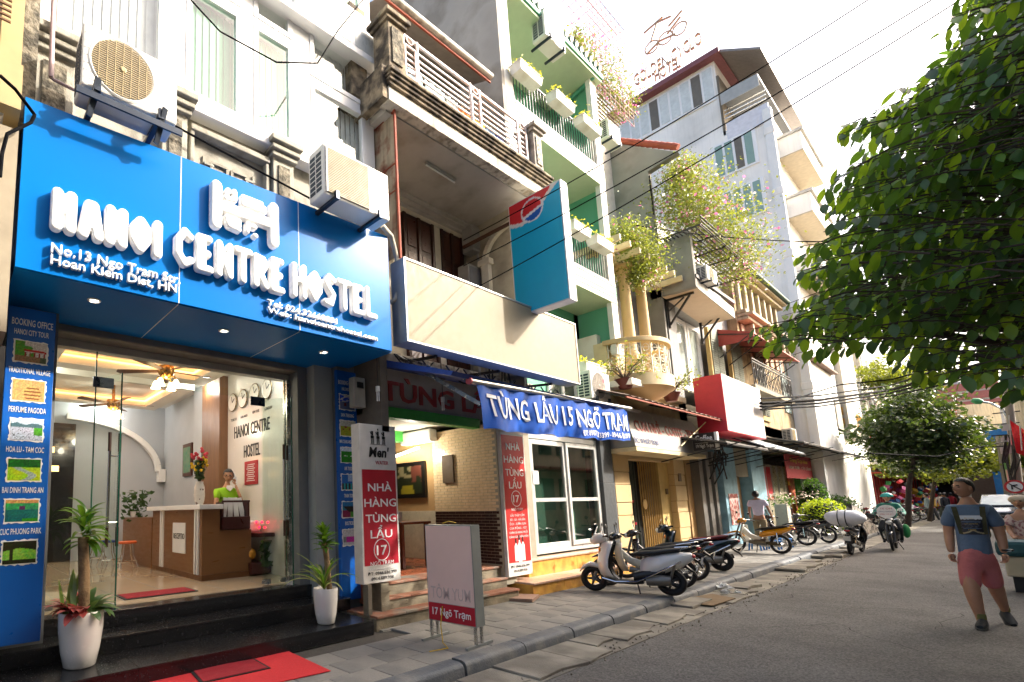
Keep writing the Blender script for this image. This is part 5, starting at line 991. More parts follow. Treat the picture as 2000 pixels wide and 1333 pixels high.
def ac(loc, rz, w, h, d, label, style='round', brand=None, brackets=True, lip=True, gm=None):
    """front faces +x, width along y; loc = lower front left corner"""
    t = thing('air_conditioner', label, 'air conditioner', (0, 0, 0), 'outdoor air conditioner units on the facades'); gm = gm or GRILL
    MB().box(-d, 0, 0, w, 0, h).build('casing', ACW, t, bevel=.02)
    for k in range(7): z = h*(.12+.12*k); MB().box(0, .002, w*.02, w*.98, z, z+.004).build('casing_line', M('groove grey', '9a958a', .7), t)
    if style == 'round':
        cy, cz, r = w*.40, h*.5, min(h*.44, w*.33)
        MB().lathe([(r, .003), (r+.015, .012), (r+.03, .003)], (0, cy, cz), 40, 'x', cap=False).build('fan_ring', ACW, t, smooth=60)
        MB().lathe([(r, .003), (0.001, .0035)], (0, cy, cz), 40, 'x', cap=False).build('fan_opening', ACD, t)
        m = MB(); n = int(r*2/.021)
        for i in range(n):
            z = -r+.01+i*(2*r-.02)/(n-1); e = math.sqrt(max(0, r*r-z*z))
            m.box(.008, .013, cy-e, cy+e, cz+z-.004, cz+z+.004)
        g_ = m.build('fan_grille', gm, t); tag(g_, kind='stuff')
        m = MB()
        for i in range(-3, 4): e = math.sqrt(max(0, r*r-(i*r*.26)**2)); m.box(.013, .017, cy+i*r*.26-.003, cy+i*r*.26+.003, cz-e, cz+e)
        m.lathe([(.03, .016), (.02, .022)], (0, cy, cz), 12, 'x'); tag(m.build('grille_ribs', gm, t), kind='stuff')
    else:
        m = MB().box(.001, .004, w*.04, w*.66, h*.05, h*.95); m.build('fan_opening', ACD, t)
        m = MB(); n = int(h*.9/.02)
        for i in range(n): z = h*.05+i*h*.9/n; m.box(.008, .015, w*.04, w*.66, z, z+.009)
        tag(m.build('fan_grille', gm, t), kind='stuff')
        m = MB().box(.004, .016, w*.03, w*.045, h*.04, h*.96).box(.004, .016, w*.655, w*.67, h*.04, h*.96); m.build('grille_frame', ACW, t)
    # side vents on the -y face
    m = MB(); vn = 8
    for i in range(vn):
        for j in range(2): m.box(-d*.88+j*d*.4, -d*.88+j*d*.4+d*.33, -.004, 0, h*.1+i*h*.8/vn, h*.1+i*h*.8/vn+h*.07)
    m.build('side_vent', M('vent void', '2f3b44', .6), t)
    if brackets:
        for y in (w*.15, w*.8):
            b_ = MB().box(-d-.1, .05, y-.025, y+.025, -.045, -.005).build('bracket', BRK, t, bevel=.003)
            MB().box(.02, .06, y-.025, y+.025, -.05, .05).build('bracket_stop', BRK, b_)
    t.location = loc; t.rotation_euler.z = rz; t['_b'] = list(loc); return t
a1 = P_(158, 163, x=-4.38)
t_ = ac((-4.38, a1.y, 5.27), R(0), .84, .60, .32, 'large air conditioner with round beige grille over the left of the blue sign', 'round')
MB().box(-4.78, -4.36, a1.y-.03, a1.y+.86, 5.17, 5.22).build('drip_tray', BRK, None) if False else None
m = MB().prism([(0, 0), (.92, 0), (.92, .06), (0, .06)], -.02, .0, (-4.33, a1.y-.04, 5.14), (0, 1, 0), (0, 0, 1), (1, 0, 0)); o = m.build('front_channel', BRK, None); o.parent = t_; o.matrix_parent_inverse = Matrix.Translation(-Vector(t_.location))
for y in (.12, .7): 
    m = MB().bar((-4.30, a1.y+y, 5.32), (-4.42, a1.y+y-.04, 5.02), .05, .02); o = m.build('hanger_bracket', BRK, None); o.parent = t_; o.matrix_parent_inverse = Matrix.Translation(-Vector(t_.location))
a2 = P_(633, 372, x=-4.22)
ac((-4.24, 3.20, 5.13), 0, 1.02, .62, .30, 'air conditioner with square slatted grille over the right of the blue sign', 'square')
a3 = P_(1153, 778, x=-4.95); ac((-4.95, P_(1157, 780, x=-4.95).y, P_(1157, 778, x=-4.95).z), 0, .86, .62, .3, 'white air conditioner with grey round grille above the blue banner', 'round', gm=M('pale grille wire', 'b5aca0', .5))
q = P_(1178, 745, x=-4.94); MB().lathe([(.045, .004), (0.001, .005)], (q.x, q.y, q.z), 20, 'x', cap=False).build('round_logo', M('red logo', 'c03048', .5), None, smooth=60).parent = None
lg = bpy.data.objects['round_logo']; lg.parent = bpy.data.objects['air_conditioner.002']; lg.matrix_parent_inverse = Matrix.Translation(-Vector(lg.parent.location))
o = text('LG', (q.x+.002, q.y-.045, q.z-.16), .06, M('grey logo letters', 'a8a49c', .5), None, width=.09, extrude=.001); o.parent = lg.parent; o.matrix_parent_inverse = Matrix.Translation(-Vector(lg.parent.location))
a4 = P_(1066, 66, x=-4.85); ac((-4.85, a4.y, a4.z), 0, .85, .62, .32, 'white air conditioner on the roof edge of the green house', 'round', gm=M('pale grille wire'))
pts = [P_(745, 440, x=-4.5), P_(764, 462, x=-4.6), P_(775, 505, x=-4.65), P_(780, 560, x=-4.65), P_(773, 585, x=-4.68), P_(762, 592, x=-4.75)]
tag(MB().tube(pts, .035, 10).build('insulated_hose', M('wrapped grey hose', 'b5ae9e', .8, bump=.5, bs=30), smooth=60), 'thick wrapped grey hose hanging past the right edge of the blue sign', 'hose')
MB().box(-5.9, -4.95, 4.62, 4.75, 2.6, 5.0).build('soot_gap', M('dark old wall'), RH)
FXP = -5.4
def YY(px, py, x=FXP): return at(px, py, x=x).y
def ZZ(px, py, x=FXP): return at(px, py, x=x).z
CRE = M('cream yellow paint', 'c9ad7c', .7, var=.06, vs=2); CRE2 = M('pale cream wall', 'd8c69c', .7, var=.08, c2='b9a67c', stain=(2, .5, .75))
SH = thing('coffee_shop_house', 'cream yellow shop house with folding gate below and columned balcony above', 'building', (FXP, 14.4, 0))
ya, yb = YY(1201, 950), YY(1345, 1000)
for (a, b) in ((ya, ya+.8), (yb-.75, yb)):
    MB().box(FXP-.3, FXP-.02, a+.01, b-.01, .1, 3.0).build('pilaster_core', M('joint shadow paint', 'a98a58', .8), SH)
    z = .12
    for h in (.42, .3, .42, .3, .42, .3, .42, .3):
        if z+h > 3.0: h = 3.0-z
        if h > .05: MB().box(FXP-.2, FXP+(.012 if h > .35 else 0), a, b, z+.008, z+h-.008).build('rusticated_block', CRE, SH, bevel=.008)
        z += h
gy0_, gy1_ = ya+.85, YY(1302, 960)
MB().box(FXP-.5, FXP-.1, gy0_-.1, yb-.7, 2.68, 3.1).build('lintel', CRE, SH); MB().box(FXP-.25, FXP-.02, ya+.75, gy1_+.5, 2.6, 2.72).build('gate_head', CRE, SH, bevel=.01)
MB().box(FXP-.3, FXP-.15, gy1_, yb-.7, .12, 2.7).build('recess_wall', M('yellow recess wall', 'c8aa68', .7), SH)
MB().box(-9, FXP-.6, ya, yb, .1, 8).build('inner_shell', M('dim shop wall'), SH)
gx = FXP-.2; GT = M('tan folding gate slat', 'b8965a', .5, .2, var=.1); GD = M('dark green shutter door', '1e2a24', .4, var=.1)
gm_ = gy0_+(gy1_-gy0_)*.47
for k in range(8):
    a = gy0_+.22+(gm_-gy0_-.22)*k/8; MB().box(gx-.12, gx-.09+.01*(k % 2), a+.004, a+(gm_-gy0_-.22)/8-.004, .15, 2.62).build('shutter_leaf', GD, SH)
MB().box(gx-.3, gx-.28, gm_, gy1_, .12, 2.65).build('gate_shade_plate', M('very dark interior', '1c1815', .9), SH)  # added dark plate, its colour stands in for shade between the slats
for k in range(17):
    a = gm_+(gy1_-gm_)*k/17; MB().bar((gx+.03*(k % 2), a, .15), (gx+.03*(k % 2), a, 2.62), .018, .026).build('gate_slat', GT, SH)
for k in range(6): a = gy0_+.035*k; MB().bar((gx+.03*(k % 2), a, .15), (gx+.03*(k % 2), a, 2.62), .018, .03).build('gate_slat', GT, SH)
for yy in (gm_+.06, gy0_+.16): MB().lathe([(.13, 0), (.13, .012)], (gx+.05, yy, 1.5), 20, 'x').build('lock_plate', GT, SH)
for zz, yy in ((1.55, gm_-.35), (1.0, gm_-.3), (1.0, gm_-.5)): MB().box(gx-.085, gx-.075, yy, yy+.1, zz, zz+.06).build('red_sticker', M('red print c01c34', 'c01c34'), SH)
MB().box(FXP+.0, FXP+.02, yb-.5, yb-.3, 2.1, 2.32).build('number_plate', M('brown number plate', '6b5236', .5), SH)
MB().box(FXP-.15, FXP-.12, yb-1.05, yb-.93, 1.75, 1.9).build('doorbell', M('brown number plate'), SH)
t_ = thing('coffee_sign', 'grey sign board with red and blue lettering under the small tin awning', 'sign', (-4.9, 13.5, 2.7))
q1, q2, q3, q4 = P_(1233, 795, x=-5.2), P_(1372, 835, x=-5.2), P_(1360, 884, x=-4.75), P_(1222, 866, x=-4.75)
q4.y = q1.y = (q4.y+q1.y)/2; q2.y = q3.y = (q2.y+q3.y)/2; zt_, zb_ = (q1.z+q2.z)/2, (q3.z+q4.z)/2
fx_t, fx_b = -4.95, -4.75
y0s, y1s = YY(1228, 830, -4.85), YY(1366, 860, -4.85); zt_, zb_ = ZZ(1290, 812, -4.95), ZZ(1290, 876, -4.75)
m = MB().prism([(-5.35, zb_-.02), (fx_b, zb_-.02), (fx_t, zt_), (-5.35, zt_)], y0s, y1s, (0, 0, 0), (1, 0, 0), (0, 0, 1), (0, 1, 0)); m.build('sign_box', M('mid grey sign board', '8f8b86', .6, var=.05), t_)
MB().box(-5.35, fx_b+.01, y0s, y1s, zb_-.12, zb_-.03).build('pale_underside', M('pale cream wall'), t_)
up_ = Vector((fx_t-fx_b, 0, zt_-zb_)).normalized(); H_ = (zt_-zb_)
def cn(s, u0, u1, v, size, mt): o = Vector((fx_b+(fx_t-fx_b)*v+.01, y0s+(y1s-y0s)*u0, zb_+H_*v)); text(s, o, size, mt, t_, right=(0, 1, 0), up=up_, width=(y1s-y0s)*(u1-u0), offset=.02, extrude=.003)
cn('CUN NHỈ - COFFEE - TEA', .07, .93, .42, .25, M('dull red letters')); cn('ĐC: 18 NGÕ TRẠM', .0, .3, .08, .11, M('dull blue letters', '33406a', .6))
for u in (.35, .66): 
    o = Vector((fx_b, y0s+(y1s-y0s)*u, zb_)); MB().bar(o+Vector((.004, 0, 0)), Vector((fx_t+.004, o.y, zt_)), .012, .003).build('board_joint', M('pale metal'), t_)
MB().tube([P_(1378, 825, x=-4.7), P_(1330, 872, x=-4.72)], .014, 6).build('stray_rod', M('pale yellow rod', 'd6c890', .6), t_)
t_ = thing('tin_awning', 'small rusty tin awning with a red front edge over the grey coffee sign', 'awning', (-4.6, 13, 3.6))
A_, B_ = P_(1232, 790, x=-4.3), P_(1432, 828, x=-4.3); zb2 = (A_.z+B_.z)/2
zq = ZZ(1430, 824, -4.35)
n_ = 60; m = MB(); vs = []
yA, yB = YY(1228, 795, -4.35), YY(1430, 824, -4.35)
for i in range(n_+1):
    y = yA+(yB-yA)*i/n_; d = .015*math.sin(i*2.1); vs += [(-4.35, y, zq+d), (-5.4, y, zq+.42+d)]
m.add(vs, [(2*i, 2*i+2, 2*i+3, 2*i+1) for i in range(n_)]); m.build('corrugated_sheet', M('rusty tin sheet', '8c8176', .6, .4, c2='7a4a34', stain=(4, .5, .65)), t_, fix=False)
for y in (yA+.1, (yA+yB)/2, yB-.1): MB().bar((-4.4, y, zq-.03), (-5.4, y, zq+.36), .03).build('awning_rib', DARKMETAL, t_)
MB().bar((-4.38, yA, zq-.04), (-4.38, yB, zq-.04), .03).build('edge_bar', M('rust red edge'), t_)
MB().box(-5.4, -4.7, YY(1218, 770, -4.9), YY(1262, 780, -4.9)+.6, zq+.46, zq+.6).build('white_ledge', M('white ledge', 'e6e2d8', .7), t_)
MB().bar((-4.8, yA+.3, zq-.12), (-4.8, yA+1.6, zq-.12), .09, .05).build('tube_fitting', M('pale metal'), t_)
zt = 4.45
MB().box(-7, FXP+.25, ya-.1, yb, zt-.15, zt).build('terrace_slab', CRE2, SH); MB().box(-7, FXP+.05, ya-.1, yb, 2.98, zt-.15).build('band_wall', CRE2, SH)
MB().box(-9, -7.0, ya, yb, zt, 9.5).build('back_wall', M('dark shaded wall', '6f675a', .9), SH)
MB().box(FXP-.2, FXP+.1, ya, YY(1212, 700), zt, 5.35).build('parapet', CRE2, SH, bevel=.01)
for px, py, r in ((1186, 640, .15), (1225, 615, .14), (1256, 615, .14)):
    p = P_(px, py, x=FXP); m = MB().lathe([(r*1.35, 5.25), (r*1.35, 5.33), (r*1.1, 5.4), (r, 5.5), (r*.86, 7.3), (r*1.0, 7.35), (r*.9, 7.42), (r*1.3, 7.55), (r*1.35, 7.62)], (FXP, p.y, 0), 20); m.build('column', CRE, SH, smooth=40)
    MB().box(FXP-.24, FXP+.24, p.y-.24, p.y+.24, 7.62, 7.72).build('column_abacus', CRE, SH, bevel=.01); MB().box(FXP-.2, FXP+.2, p.y-.2, p.y+.2, zt, 5.25).build('column_plinth', CRE, SH, bevel=.01)
for y in np.arange(ya+.1, yb, .55): MB().box(-6.6, FXP+.6, y, y+.08, 7.74, 7.9).build('pergola_beam', CRE2, SH, bevel=.006)
MB().box(FXP-.1, FXP+.05, ya, yb, 7.72, 7.86).build('pergola_rail', CRE2, SH)
cb_ = thing('curved_balcony', 'rounded cream balcony with white geometric lattice between the tin awning and the columns', 'balcony', (FXP, 14.9, 4.3))
bc = Vector((FXP+.05, YY(1247, 690, -5.0)+.0, 0)); br = .98
def arc(a, rr, z): return (bc.x+rr*math.cos(a)*.95, bc.y+rr*math.sin(a)*1.05, z)
ang = [(-90+180*i/24) for i in range(25)]
m = MB()
for r0, r1, z0, z1, nm, mt in ((.0, 1.06, 4.22, 4.5, 'balcony_floor', CRE2), (.88, 1.06, 5.25, 5.36, 'balcony_coping', CRE)):
    m = MB(); vs = []
    for a in ang: a = R(a); vs += [arc(a, r0*br+.001, z0), arc(a, r1*br, z0), arc(a, r1*br, z1), arc(a, r0*br+.001, z1)]
    m.add(vs, [(4*i+j, 4*i+(j+1) % 4, 4*i+4+(j+1) % 4, 4*i+4+j) for i in range(24) for j in range(4)]+[(0, 1, 2, 3), (96, 97, 98, 99)]); m.build(nm, mt, cb_, smooth=30, bevel=.01)
MB().lathe([(.1, 3.75), (.45, 3.9), (.8, 4.08), (1.0, 4.22)], (bc.x, bc.y, 0), 24).build('balcony_corbel', CRE, cb_, smooth=50)
LW = M('white lattice iron', 'e2dccb', .5)
for i in range(13):
    a = R(-85+170*i/12); MB().bar(arc(a, br*.97, 4.5), arc(a, br*.97, 5.25), .018).build('lattice_post', LW, cb_)
for i in range(12):
    a0, a1 = R(-85+170*i/12), R(-85+170*(i+1)/12); am = (a0+a1)/2; m = MB()
    for z0 in (4.52, 4.76, 5.0):
        if i % 3 != 1 or True:
            zc = z0+.12
            m.tube([arc(am+(a1-a0)*.33*math.cos(t*.785), br*.97, zc+.085*math.sin(t*.785)) for t in range(8)], .009, 4, closed=True); m.bar(arc(a0, br*.97, zc), arc(a1, br*.97, zc), .01)
    m.build('lattice_panel', LW, cb_)
GRY = M('blotchy grey render', '908d86', .9, var=.2, vs=1.2, c2='5f5c55', stain=(.9, .45, .7), bump=.3); 
GRD = M('dark grey facade', '6e6d6c', .7, var=.06)
GHS = thing('grey_house', 'blotchy grey rendered house with red tile coping and flowering balconies', 'building', (FXP, 20, 0))
y0g = YY(1300, 640); y1g = YY(1440, 640)
za = ZZ(1300, 350); 
p_a, p_b = P_(1170, 270, y=y0g), P_(1322, 285, y=y0g)
wall = [(-12, 0), (FXP, 0), (FXP, 12.4), (FXP+.2, p_b.z-.1), (p_b.x, p_b.z), (p_a.x, p_a.z), (-12, p_a.z+1)]
MB().prism([(FXP, 3), (FXP, p_b.z-.35), (p_b.x, p_b.z-.2), (p_a.x, p_a.z-.12), (-12, p_a.z+.3), (-12, 3)], y0g, y0g+.22, (0, 0, 0), (1, 0, 0), (0, 0, 1), (0, 1, 0)).build('party_wall', GRY, GHS)
TR = M('terracotta ridge tile', '9c4c36', .7, var=.15)
n_ = 14
for k in range(n_):
    f0, f1 = k/n_, (k+1)/n_; a, b = p_a.lerp(p_b, f0), p_a.lerp(p_b, f1); a.y = b.y = y0g+.1
    MB().tube([a, b], [.11, .09], 8).build('coping_tile', TR, GHS, smooth=50)
MB().box(-8, FXP-.3, y0g+.22, y1g, 5, 10.5).build('facade', GRD, GHS)
m = MB().prism([(FXP+.9, p_b.z-1.2), (FXP+1.0, p_b.z-1.15), (-8, p_b.z+1.8), (-8, p_b.z+1.6)], y0g+.2, y1g, (0, 0, 0), (1, 0, 0), (0, 0, 1), (0, 1, 0)); m.build('roof', M('terracotta roof', '8d5440', .8, var=.2, vs=8), GHS) if False else None
MB().box(-8, FXP, y0g+.1, y0g+.9, 3, 8).build('corner_pier', GRD, GHS); 
pn = P_(1298, 578, x=FXP); pf = P_(1359, 560, y=y0g); zs = 7.9; zs = P_(1359, 560, x=-4.35).z; 
zs = ZZ(1372, 637, FXP) if False else zs
bx = -4.35; ysl0 = P_(1359, 560, x=bx).y; ysl1 = P_(1435, 622, x=bx).y
BZ = P_(1400, 592, x=bx).z
ysl0, ysl1 = y0g-.2, P_(1436, 621, x=bx).y
bx = -4.6
BZ = P_(1359, 560, y=y0g).z; bx = P_(1359, 560, y=y0g).x; ysl1 = P_(1436, 622, x=bx).y; BZ2 = P_(1436, 622, x=bx).z
BAL = MB().prism([(0, 0), (ysl1-y0g, BZ2-BZ), (ysl1-y0g, BZ2-BZ+.32), (0, .32)], FXP-.3, bx, (0, y0g, BZ), (0, 1, 0), (0, 0, 1), (1, 0, 0)).build('balcony', M('grey balcony slab', '9c9a94', .6), GHS)
MB().quad((FXP, y0g+.05, BZ-.004), (bx-.02, y0g+.05, BZ-.004), (bx-.02, ysl1-.05, BZ2-.004), (FXP, ysl1-.05, BZ2-.004)).build('balcony_soffit', M('salmon cream soffit', 'd0b99c', .8, var=.05), BAL)
MB().box(bx-.02, bx+.05, y0g-.02, ysl1+.02, BZ+.26, BZ+.36).build('dark_edge', M('dark metal'), BAL)
MB().prism([(FXP, .0), (bx+.02, -.02), (bx+.02, 1.75), (FXP, 1.55)], -.06, .12, (0, y0g, BZ), (1, 0, 0), (0, 0, 1), (0, 1, 0)).build('side_parapet', GRY, BAL, bevel=.01)
IRB = M('dark iron', '2b2724', .6)
for yy in (y0g+.3, ysl1-.4):
    m = MB().bar((FXP+.0, yy, BZ-.05), (bx-.15, yy, BZ-.05), .06).bar((FXP+.0, yy, BZ-.85), (bx-.25, yy, BZ-.08), .05).bar((FXP+.02, yy, BZ-.9), (FXP+.02, yy, BZ), .06).bar((FXP+.02, yy, BZ-.4), (FXP+.45, yy, BZ-.1), .035); m.build('iron_bracket', IRB, BAL)
w0, w1 = YY(1308, 700), YY(1386, 700); zb_, zt3 = 5.0, 7.3
for k in range(3):
    a, b = w0+(w1-w0)*k/3, w0+(w1-w0)*(k+1)/3
    f = MB().box(FXP-.3, FXP-.2, a+.04, a+.18, zb_, zt3).box(FXP-.3, FXP-.2, b-.18, b-.04, zb_, zt3).box(FXP-.3, FXP-.2, a+.18, b-.18, zb_, zb_+.14).box(FXP-.3, FXP-.2, a+.18, b-.18, zt3-.14, zt3).build('window_frame', UPVC, GHS)
    MB().box(FXP-.28, FXP-.26, a+.18, b-.18, zb_+.14, zt3-.14).build('pane', M('sky reflecting glass', '9aa39c', .05, spec=1.), f)
for k in range(3):
    a = y0g+.7+k*1.6; f = MB().box(FXP-.3, FXP-.22, a, a+1.2, BZ+.4, BZ+2.6).build('window_frame', UPVC, GHS); MB().box(FXP-.22, FXP-.215, a+.12, a+1.08, BZ+.5, BZ+2.45).build('pane', M('dark window glass'), f)
t_ = thing('window_cage', 'square mesh cage opening in the blotchy grey side wall', 'grille', (FXP, y0g, 9.5)); m = MB()
c1, c2__ = P_(1268, 345, y=y0g-.03), P_(1305, 385, y=y0g-.03)
x0c, x1c, z0c, z1c = c1.x, FXP+.05, c2__.z-.35, c1.z
for i in range(10): x = x0c+(x1c-x0c)*i/9; MB().bar((x, y0g-.04, z0c), (x, y0g-.04, z1c), .022).build('mesh_bar', IRB, t_)
for i in range(12): z = z0c+(z1c-z0c)*i/11; MB().bar((x0c, y0g-.05, z), (x1c, y0g-.05, z), .022).build('mesh_bar', IRB, t_)
MB().box(x0c, x1c, y0g-.02, y0g-.005, z0c, z1c).build('dark_opening', M('dark window glass'), t_)
t_ = thing('plant_rack', 'dark slatted metal rack carrying the bougainvillea over the grey balcony', 'rack', (bx, 20, 9))
RZ = P_(1395, 500, x=bx+.1).z; ra, rb = P_(1350, 465, x=bx+.1), P_(1462, 545, x=bx+.1)
ra = P_(1345, 458, x=bx+.1); rb = P_(1455, 530, x=bx+.1); RZ = (ra.z+rb.z)/2
for k in range(12): x = FXP+.1+(bx+.35-FXP-.1)*k/11; MB().bar((x, ra.y, RZ), (x, rb.y, RZ), .03, .02).build('rack_slat', IRB, t_)
for y in np.linspace(ra.y, rb.y, 6): MB().bar((FXP, y, RZ-.03), (bx+.4, y, RZ-.03), .04).build('rack_beam', IRB, t_)
for k in range(3): MB().bar((bx+.4, ra.y, RZ+.12*k), (bx+.4, rb.y, RZ+.12*k), .025).build('rack_rail', IRB, t_)
p = P_(1382, 535, x=bx+.1); ac((bx+.2, p.y-.4, p.z-.3), 0, .85, .45, .3, 'small air conditioner hanging under the plant rack of the grey house', 'round')
tag(MB().lathe([(.5, 0), (.5, .5), (.35, .62)], (FXP+.4, y0g+1.1, BZ+.35), 24).build('water_tank', M('dull steel tank', 'a7a9a4', .35, .8), smooth=50), 'dull steel water tank behind the grey balcony parapet', 'water tank')
BG = leafmat('bougainvillea leaves', '5c6a24', 'a0a83c', tw=.35); BF = leafmat('pink bracts', 'b8588c', 'e080b0', tw=.4); BF2 = leafmat('pale bracts', 'e6cfc0', 'fff0e0', tw=.5)
def bouga(label, path, nleaf, size, sp, seed, fl=.16, fs=1.):
    r = random.Random(seed); t = thing('bougainvillea', label, 'climbing plant', tuple(path[0])); L1, L2, L3 = [], [], []
    for k in range(nleaf):
        f = r.random()*(len(path)-1); i = int(f); a, b = path[i], path[i+1]; w = sp[i]*(1-(f-i))+sp[i+1]*(f-i); c = a.lerp(b, f-i)+Vector((r.gauss(0, .5)*w, r.gauss(0, .6)*w, r.gauss(0, .45)*w))
        hsh = mn.noise(c*1.3); (L1 if r.random() > .5*fl+.15*max(0, hsh) else L2 if r.random() < .6 else L3).append(tuple(c))
    leafcloud('foliage', L1, size, BG, t, 1, .02, seed); leafcloud('pink_bracts', L2, size*fs, BF, t, 1, .04, seed+1, aspect=.8); leafcloud('pale_bracts', L3, size*fs, BF2, t, 1, .04, seed+2, aspect=.8)
    m = MB()
    for k in range(26):
        f = r.random()*(len(path)-1.01); i = int(f); a = path[i].lerp(path[i+1], f-i); w = sp[i]; m.tube([a, a+Vector((r.gauss(0, .3)*w, r.gauss(0, .4)*w, r.gauss(.1, .3)*w)), a+Vector((r.gauss(0, .5)*w, r.gauss(0, .7)*w, r.gauss(-.1, .5)*w))], [.015, .01, .004], 5)
    tag(m.build('stems', M('grey brown bark', '5a4a3a', .9), t), kind='stuff')
bouga('big pink and yellow green bougainvillea spilling over the plant rack of the grey house', [P_(1330, 325, x=-4.9), P_(1335, 370, x=-4.8), P_(1345, 420, x=-4.6), P_(1385, 430, x=-4.4), P_(1420, 480, x=-4.3), P_(1450, 525, x=-4.3)], 15000, .085, [.35, .7, 1.0, 1.1, 1.0, .9], 5, .1)
bouga('smaller yellow green bougainvillea over the cream columns', [P_(1205, 455, x=-5.2), P_(1235, 485, x=-5.1), P_(1262, 520, x=-5.1), P_(1235, 540, x=-5.2)], 9000, .065, [.45, .6, .5, .35], 6, .02)
t_ = thing('red_box_sign', 'large boxed shop sign with a red end and blank white face', 'sign', (-4.6, 18, 4)); X3 = -4.25
a1_, a2_ = P_(1412, 730, x=X3), P_(1490, 765, x=X3); b1_, b2_ = P_(1419, 838, x=X3), P_(1490, 857, x=X3)
yA, yB = (a1_.y+b1_.y)/2, (a2_.y+b2_.y)/2; zA, zB = (b1_.z+b2_.z)/2, (a1_.z+a2_.z)/2
bk = P_(1352, 735, y=yA).x; bk = max(bk, -5.9)
MB().box(bk, X3, yA, yB, zA, zB).build('box', M('white panel face', 'e8e2de', .5, c2='dcc8c0', stain=(3, .5, .8)), t_, bevel=.01)
MB().box(bk, X3-.01, yA-.02, yA, zA+.0, zB-.0).build('red_end', M('bright red panel', 'c22a3c', .5, var=.08), t_); MB().box(bk, X3, yA, yB, zA-.02, zA).build('red_underside', M('bright red panel'), t_)
t_ = thing('coffee_sign', 'small dark square lightbox sign reading coffee beside the red box sign', 'sign', (-4.6, 15.5, 2.6))
ys = 15.3; l_, r_, tz, bz_ = P_(1354, 870, y=ys).x, P_(1397, 870, y=ys).x, P_(1375, 846, y=ys).z, P_(1375, 880, y=ys).z
MB().box(l_, r_, ys, ys+.12, bz_, tz).build('lightbox', M('dark sign face', '1c1718', .4), t_, bevel=.004); MB().box(r_, r_+.06, ys, ys+.12, bz_, tz).build('white_edge', WHITE, t_)
text('Coffee', (l_+.06, ys-.002, bz_+(tz-bz_)*.55), .15, WL, t_, right=(1, 0, 0), width=(r_-l_)*.78, offset=.02, extrude=.001)
text('19 Ngõ Trạm', (l_+.06, ys-.002, bz_+(tz-bz_)*.16), .09, WL, t_, right=(1, 0, 0), width=(r_-l_)*.8, extrude=.001); MB().box(l_+.04, r_-.04, ys-.004, ys-.001, bz_+(tz-bz_)*.42, bz_+(tz-bz_)*.43).build('rule', WL, t_)
RW = thing('blue_shop_house', 'shabby shop house with light blue pillars behind the parked motorbikes', 'building', (FXP, 22, 0))
g1 = [YY(p, 1000) for p in (1346, 1380, 1420, 1447, 1478, 1503, 1560, 1600, 1626)]
GS = M('grey metal pillar', '807d78', .45, .4, var=.08); SKB = M('faded sky blue wall', '86aebd', .7, var=.12, c2='6f93a0', stain=(2, .5, .7))
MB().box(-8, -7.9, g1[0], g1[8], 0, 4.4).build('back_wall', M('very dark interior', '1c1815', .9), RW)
MB().box(-8, FXP, g1[0], g1[8], 3.4, 4.4).build('header', M('dim beige band', '8d8470', .8, var=.1), RW)
for k in range(5): a = g1[1]+.2+(g1[2]-g1[1]-.3)*k/5; MB().box(FXP-.4, FXP-.12-.06*(k % 2), a, a+.22, .1, 3.1).build('steel_pillar', GS, RW)
f = MB().box(FXP-.5, FXP-.42, g1[0]+.1, g1[1]+.2, .1, 3.1).build('glass_door', GLD, RW); MB().box(FXP-.4, FXP-.3, g1[0]+.05, g1[0]+.25, .1, 3.3).build('steel_pillar', GS, RW)
MB().box(FXP-.45, FXP-.35, g1[1]-.2, g1[1]+.2, .1, 3.1).build('tan_column', M('ochre interior wall'), RW)
MB().box(FXP-.5, FXP, g1[2]+.05, g1[3], .1, 3.5).build('blue_pillar', SKB, RW); MB().box(FXP-.5, FXP, g1[4], g1[5], .1, 3.6).build('blue_pillar', SKB, RW)
MB().box(FXP-.3, FXP-.1, g1[3], g1[4], 2.35, 3.4).build('roller_shutter', M('dim beige band'), RW); MB().box(-7, FXP-.35, g1[4]-.9, g1[4]-.1, .1, 2.4).build('inner_panel', M('tan inner panel', '9a7c56', .8), RW)
MB().box(FXP+.01, FXP+.02, g1[2]+.3, g1[3]-.2, .75, 1.75).build('notice', M('pinkish notice', 'c9b0a8', .7, c2='a04a44', stain=(8, .45, .55)), RW)
MB().box(FXP-.3, FXP-.2, g1[5], g1[6], .1, 2.9).build('shop_glazing', M('beige glazing', 'a39a82', .3, spec=.8), RW)
for q in np.linspace(g1[5], g1[6], 6): MB().bar((FXP-.18, q, .1), (FXP-.18, q, 2.9), .07).build('glazing_post', M('pale metal'), RW)
MB().box(FXP-.17, FXP-.16, g1[5]+.7, g1[5]+1.6, 1.5, 2.8).build('red_poster', M('red print c01c34'), RW); MB().box(FXP-.17, FXP-.1, g1[6]-.3, g1[6]+.5, .1, 3.0).build('red_post', M('orange red post', 'b5482a', .6, c2='c9a03a', stain=(6, .5, .6)), RW)
LG = M('light green paint', '6fa554', .7, var=.1); DG = M('deep green gate', '2c6a34', .6)
MB().box(FXP-.4, FXP-.1, g1[6]+.5, g1[7], .1, 3.2).build('green_gate', DG, RW); MB().box(FXP-.3, FXP+.2, g1[7], g1[8]-.8, .1, 4.0).build('green_pillar', LG, RW)
for k in range(9): a = g1[6]+.6+(g1[7]-g1[6]-.7)*k/9; MB().bar((FXP-.07, a, .15), (FXP-.07, a, 3.0), .05).build('gate_bar', LG, RW)
MB().box(FXP+.2, FXP+.22, g1[7], g1[8]-.8, .1, 4.4).build('white_edge', WHITE, RW)
ct2 = thing('cable_tangle', 'black bracket and cable tangle hanging beside the small coffee sign', 'cables', (-5.2, 16.5, 2.6))
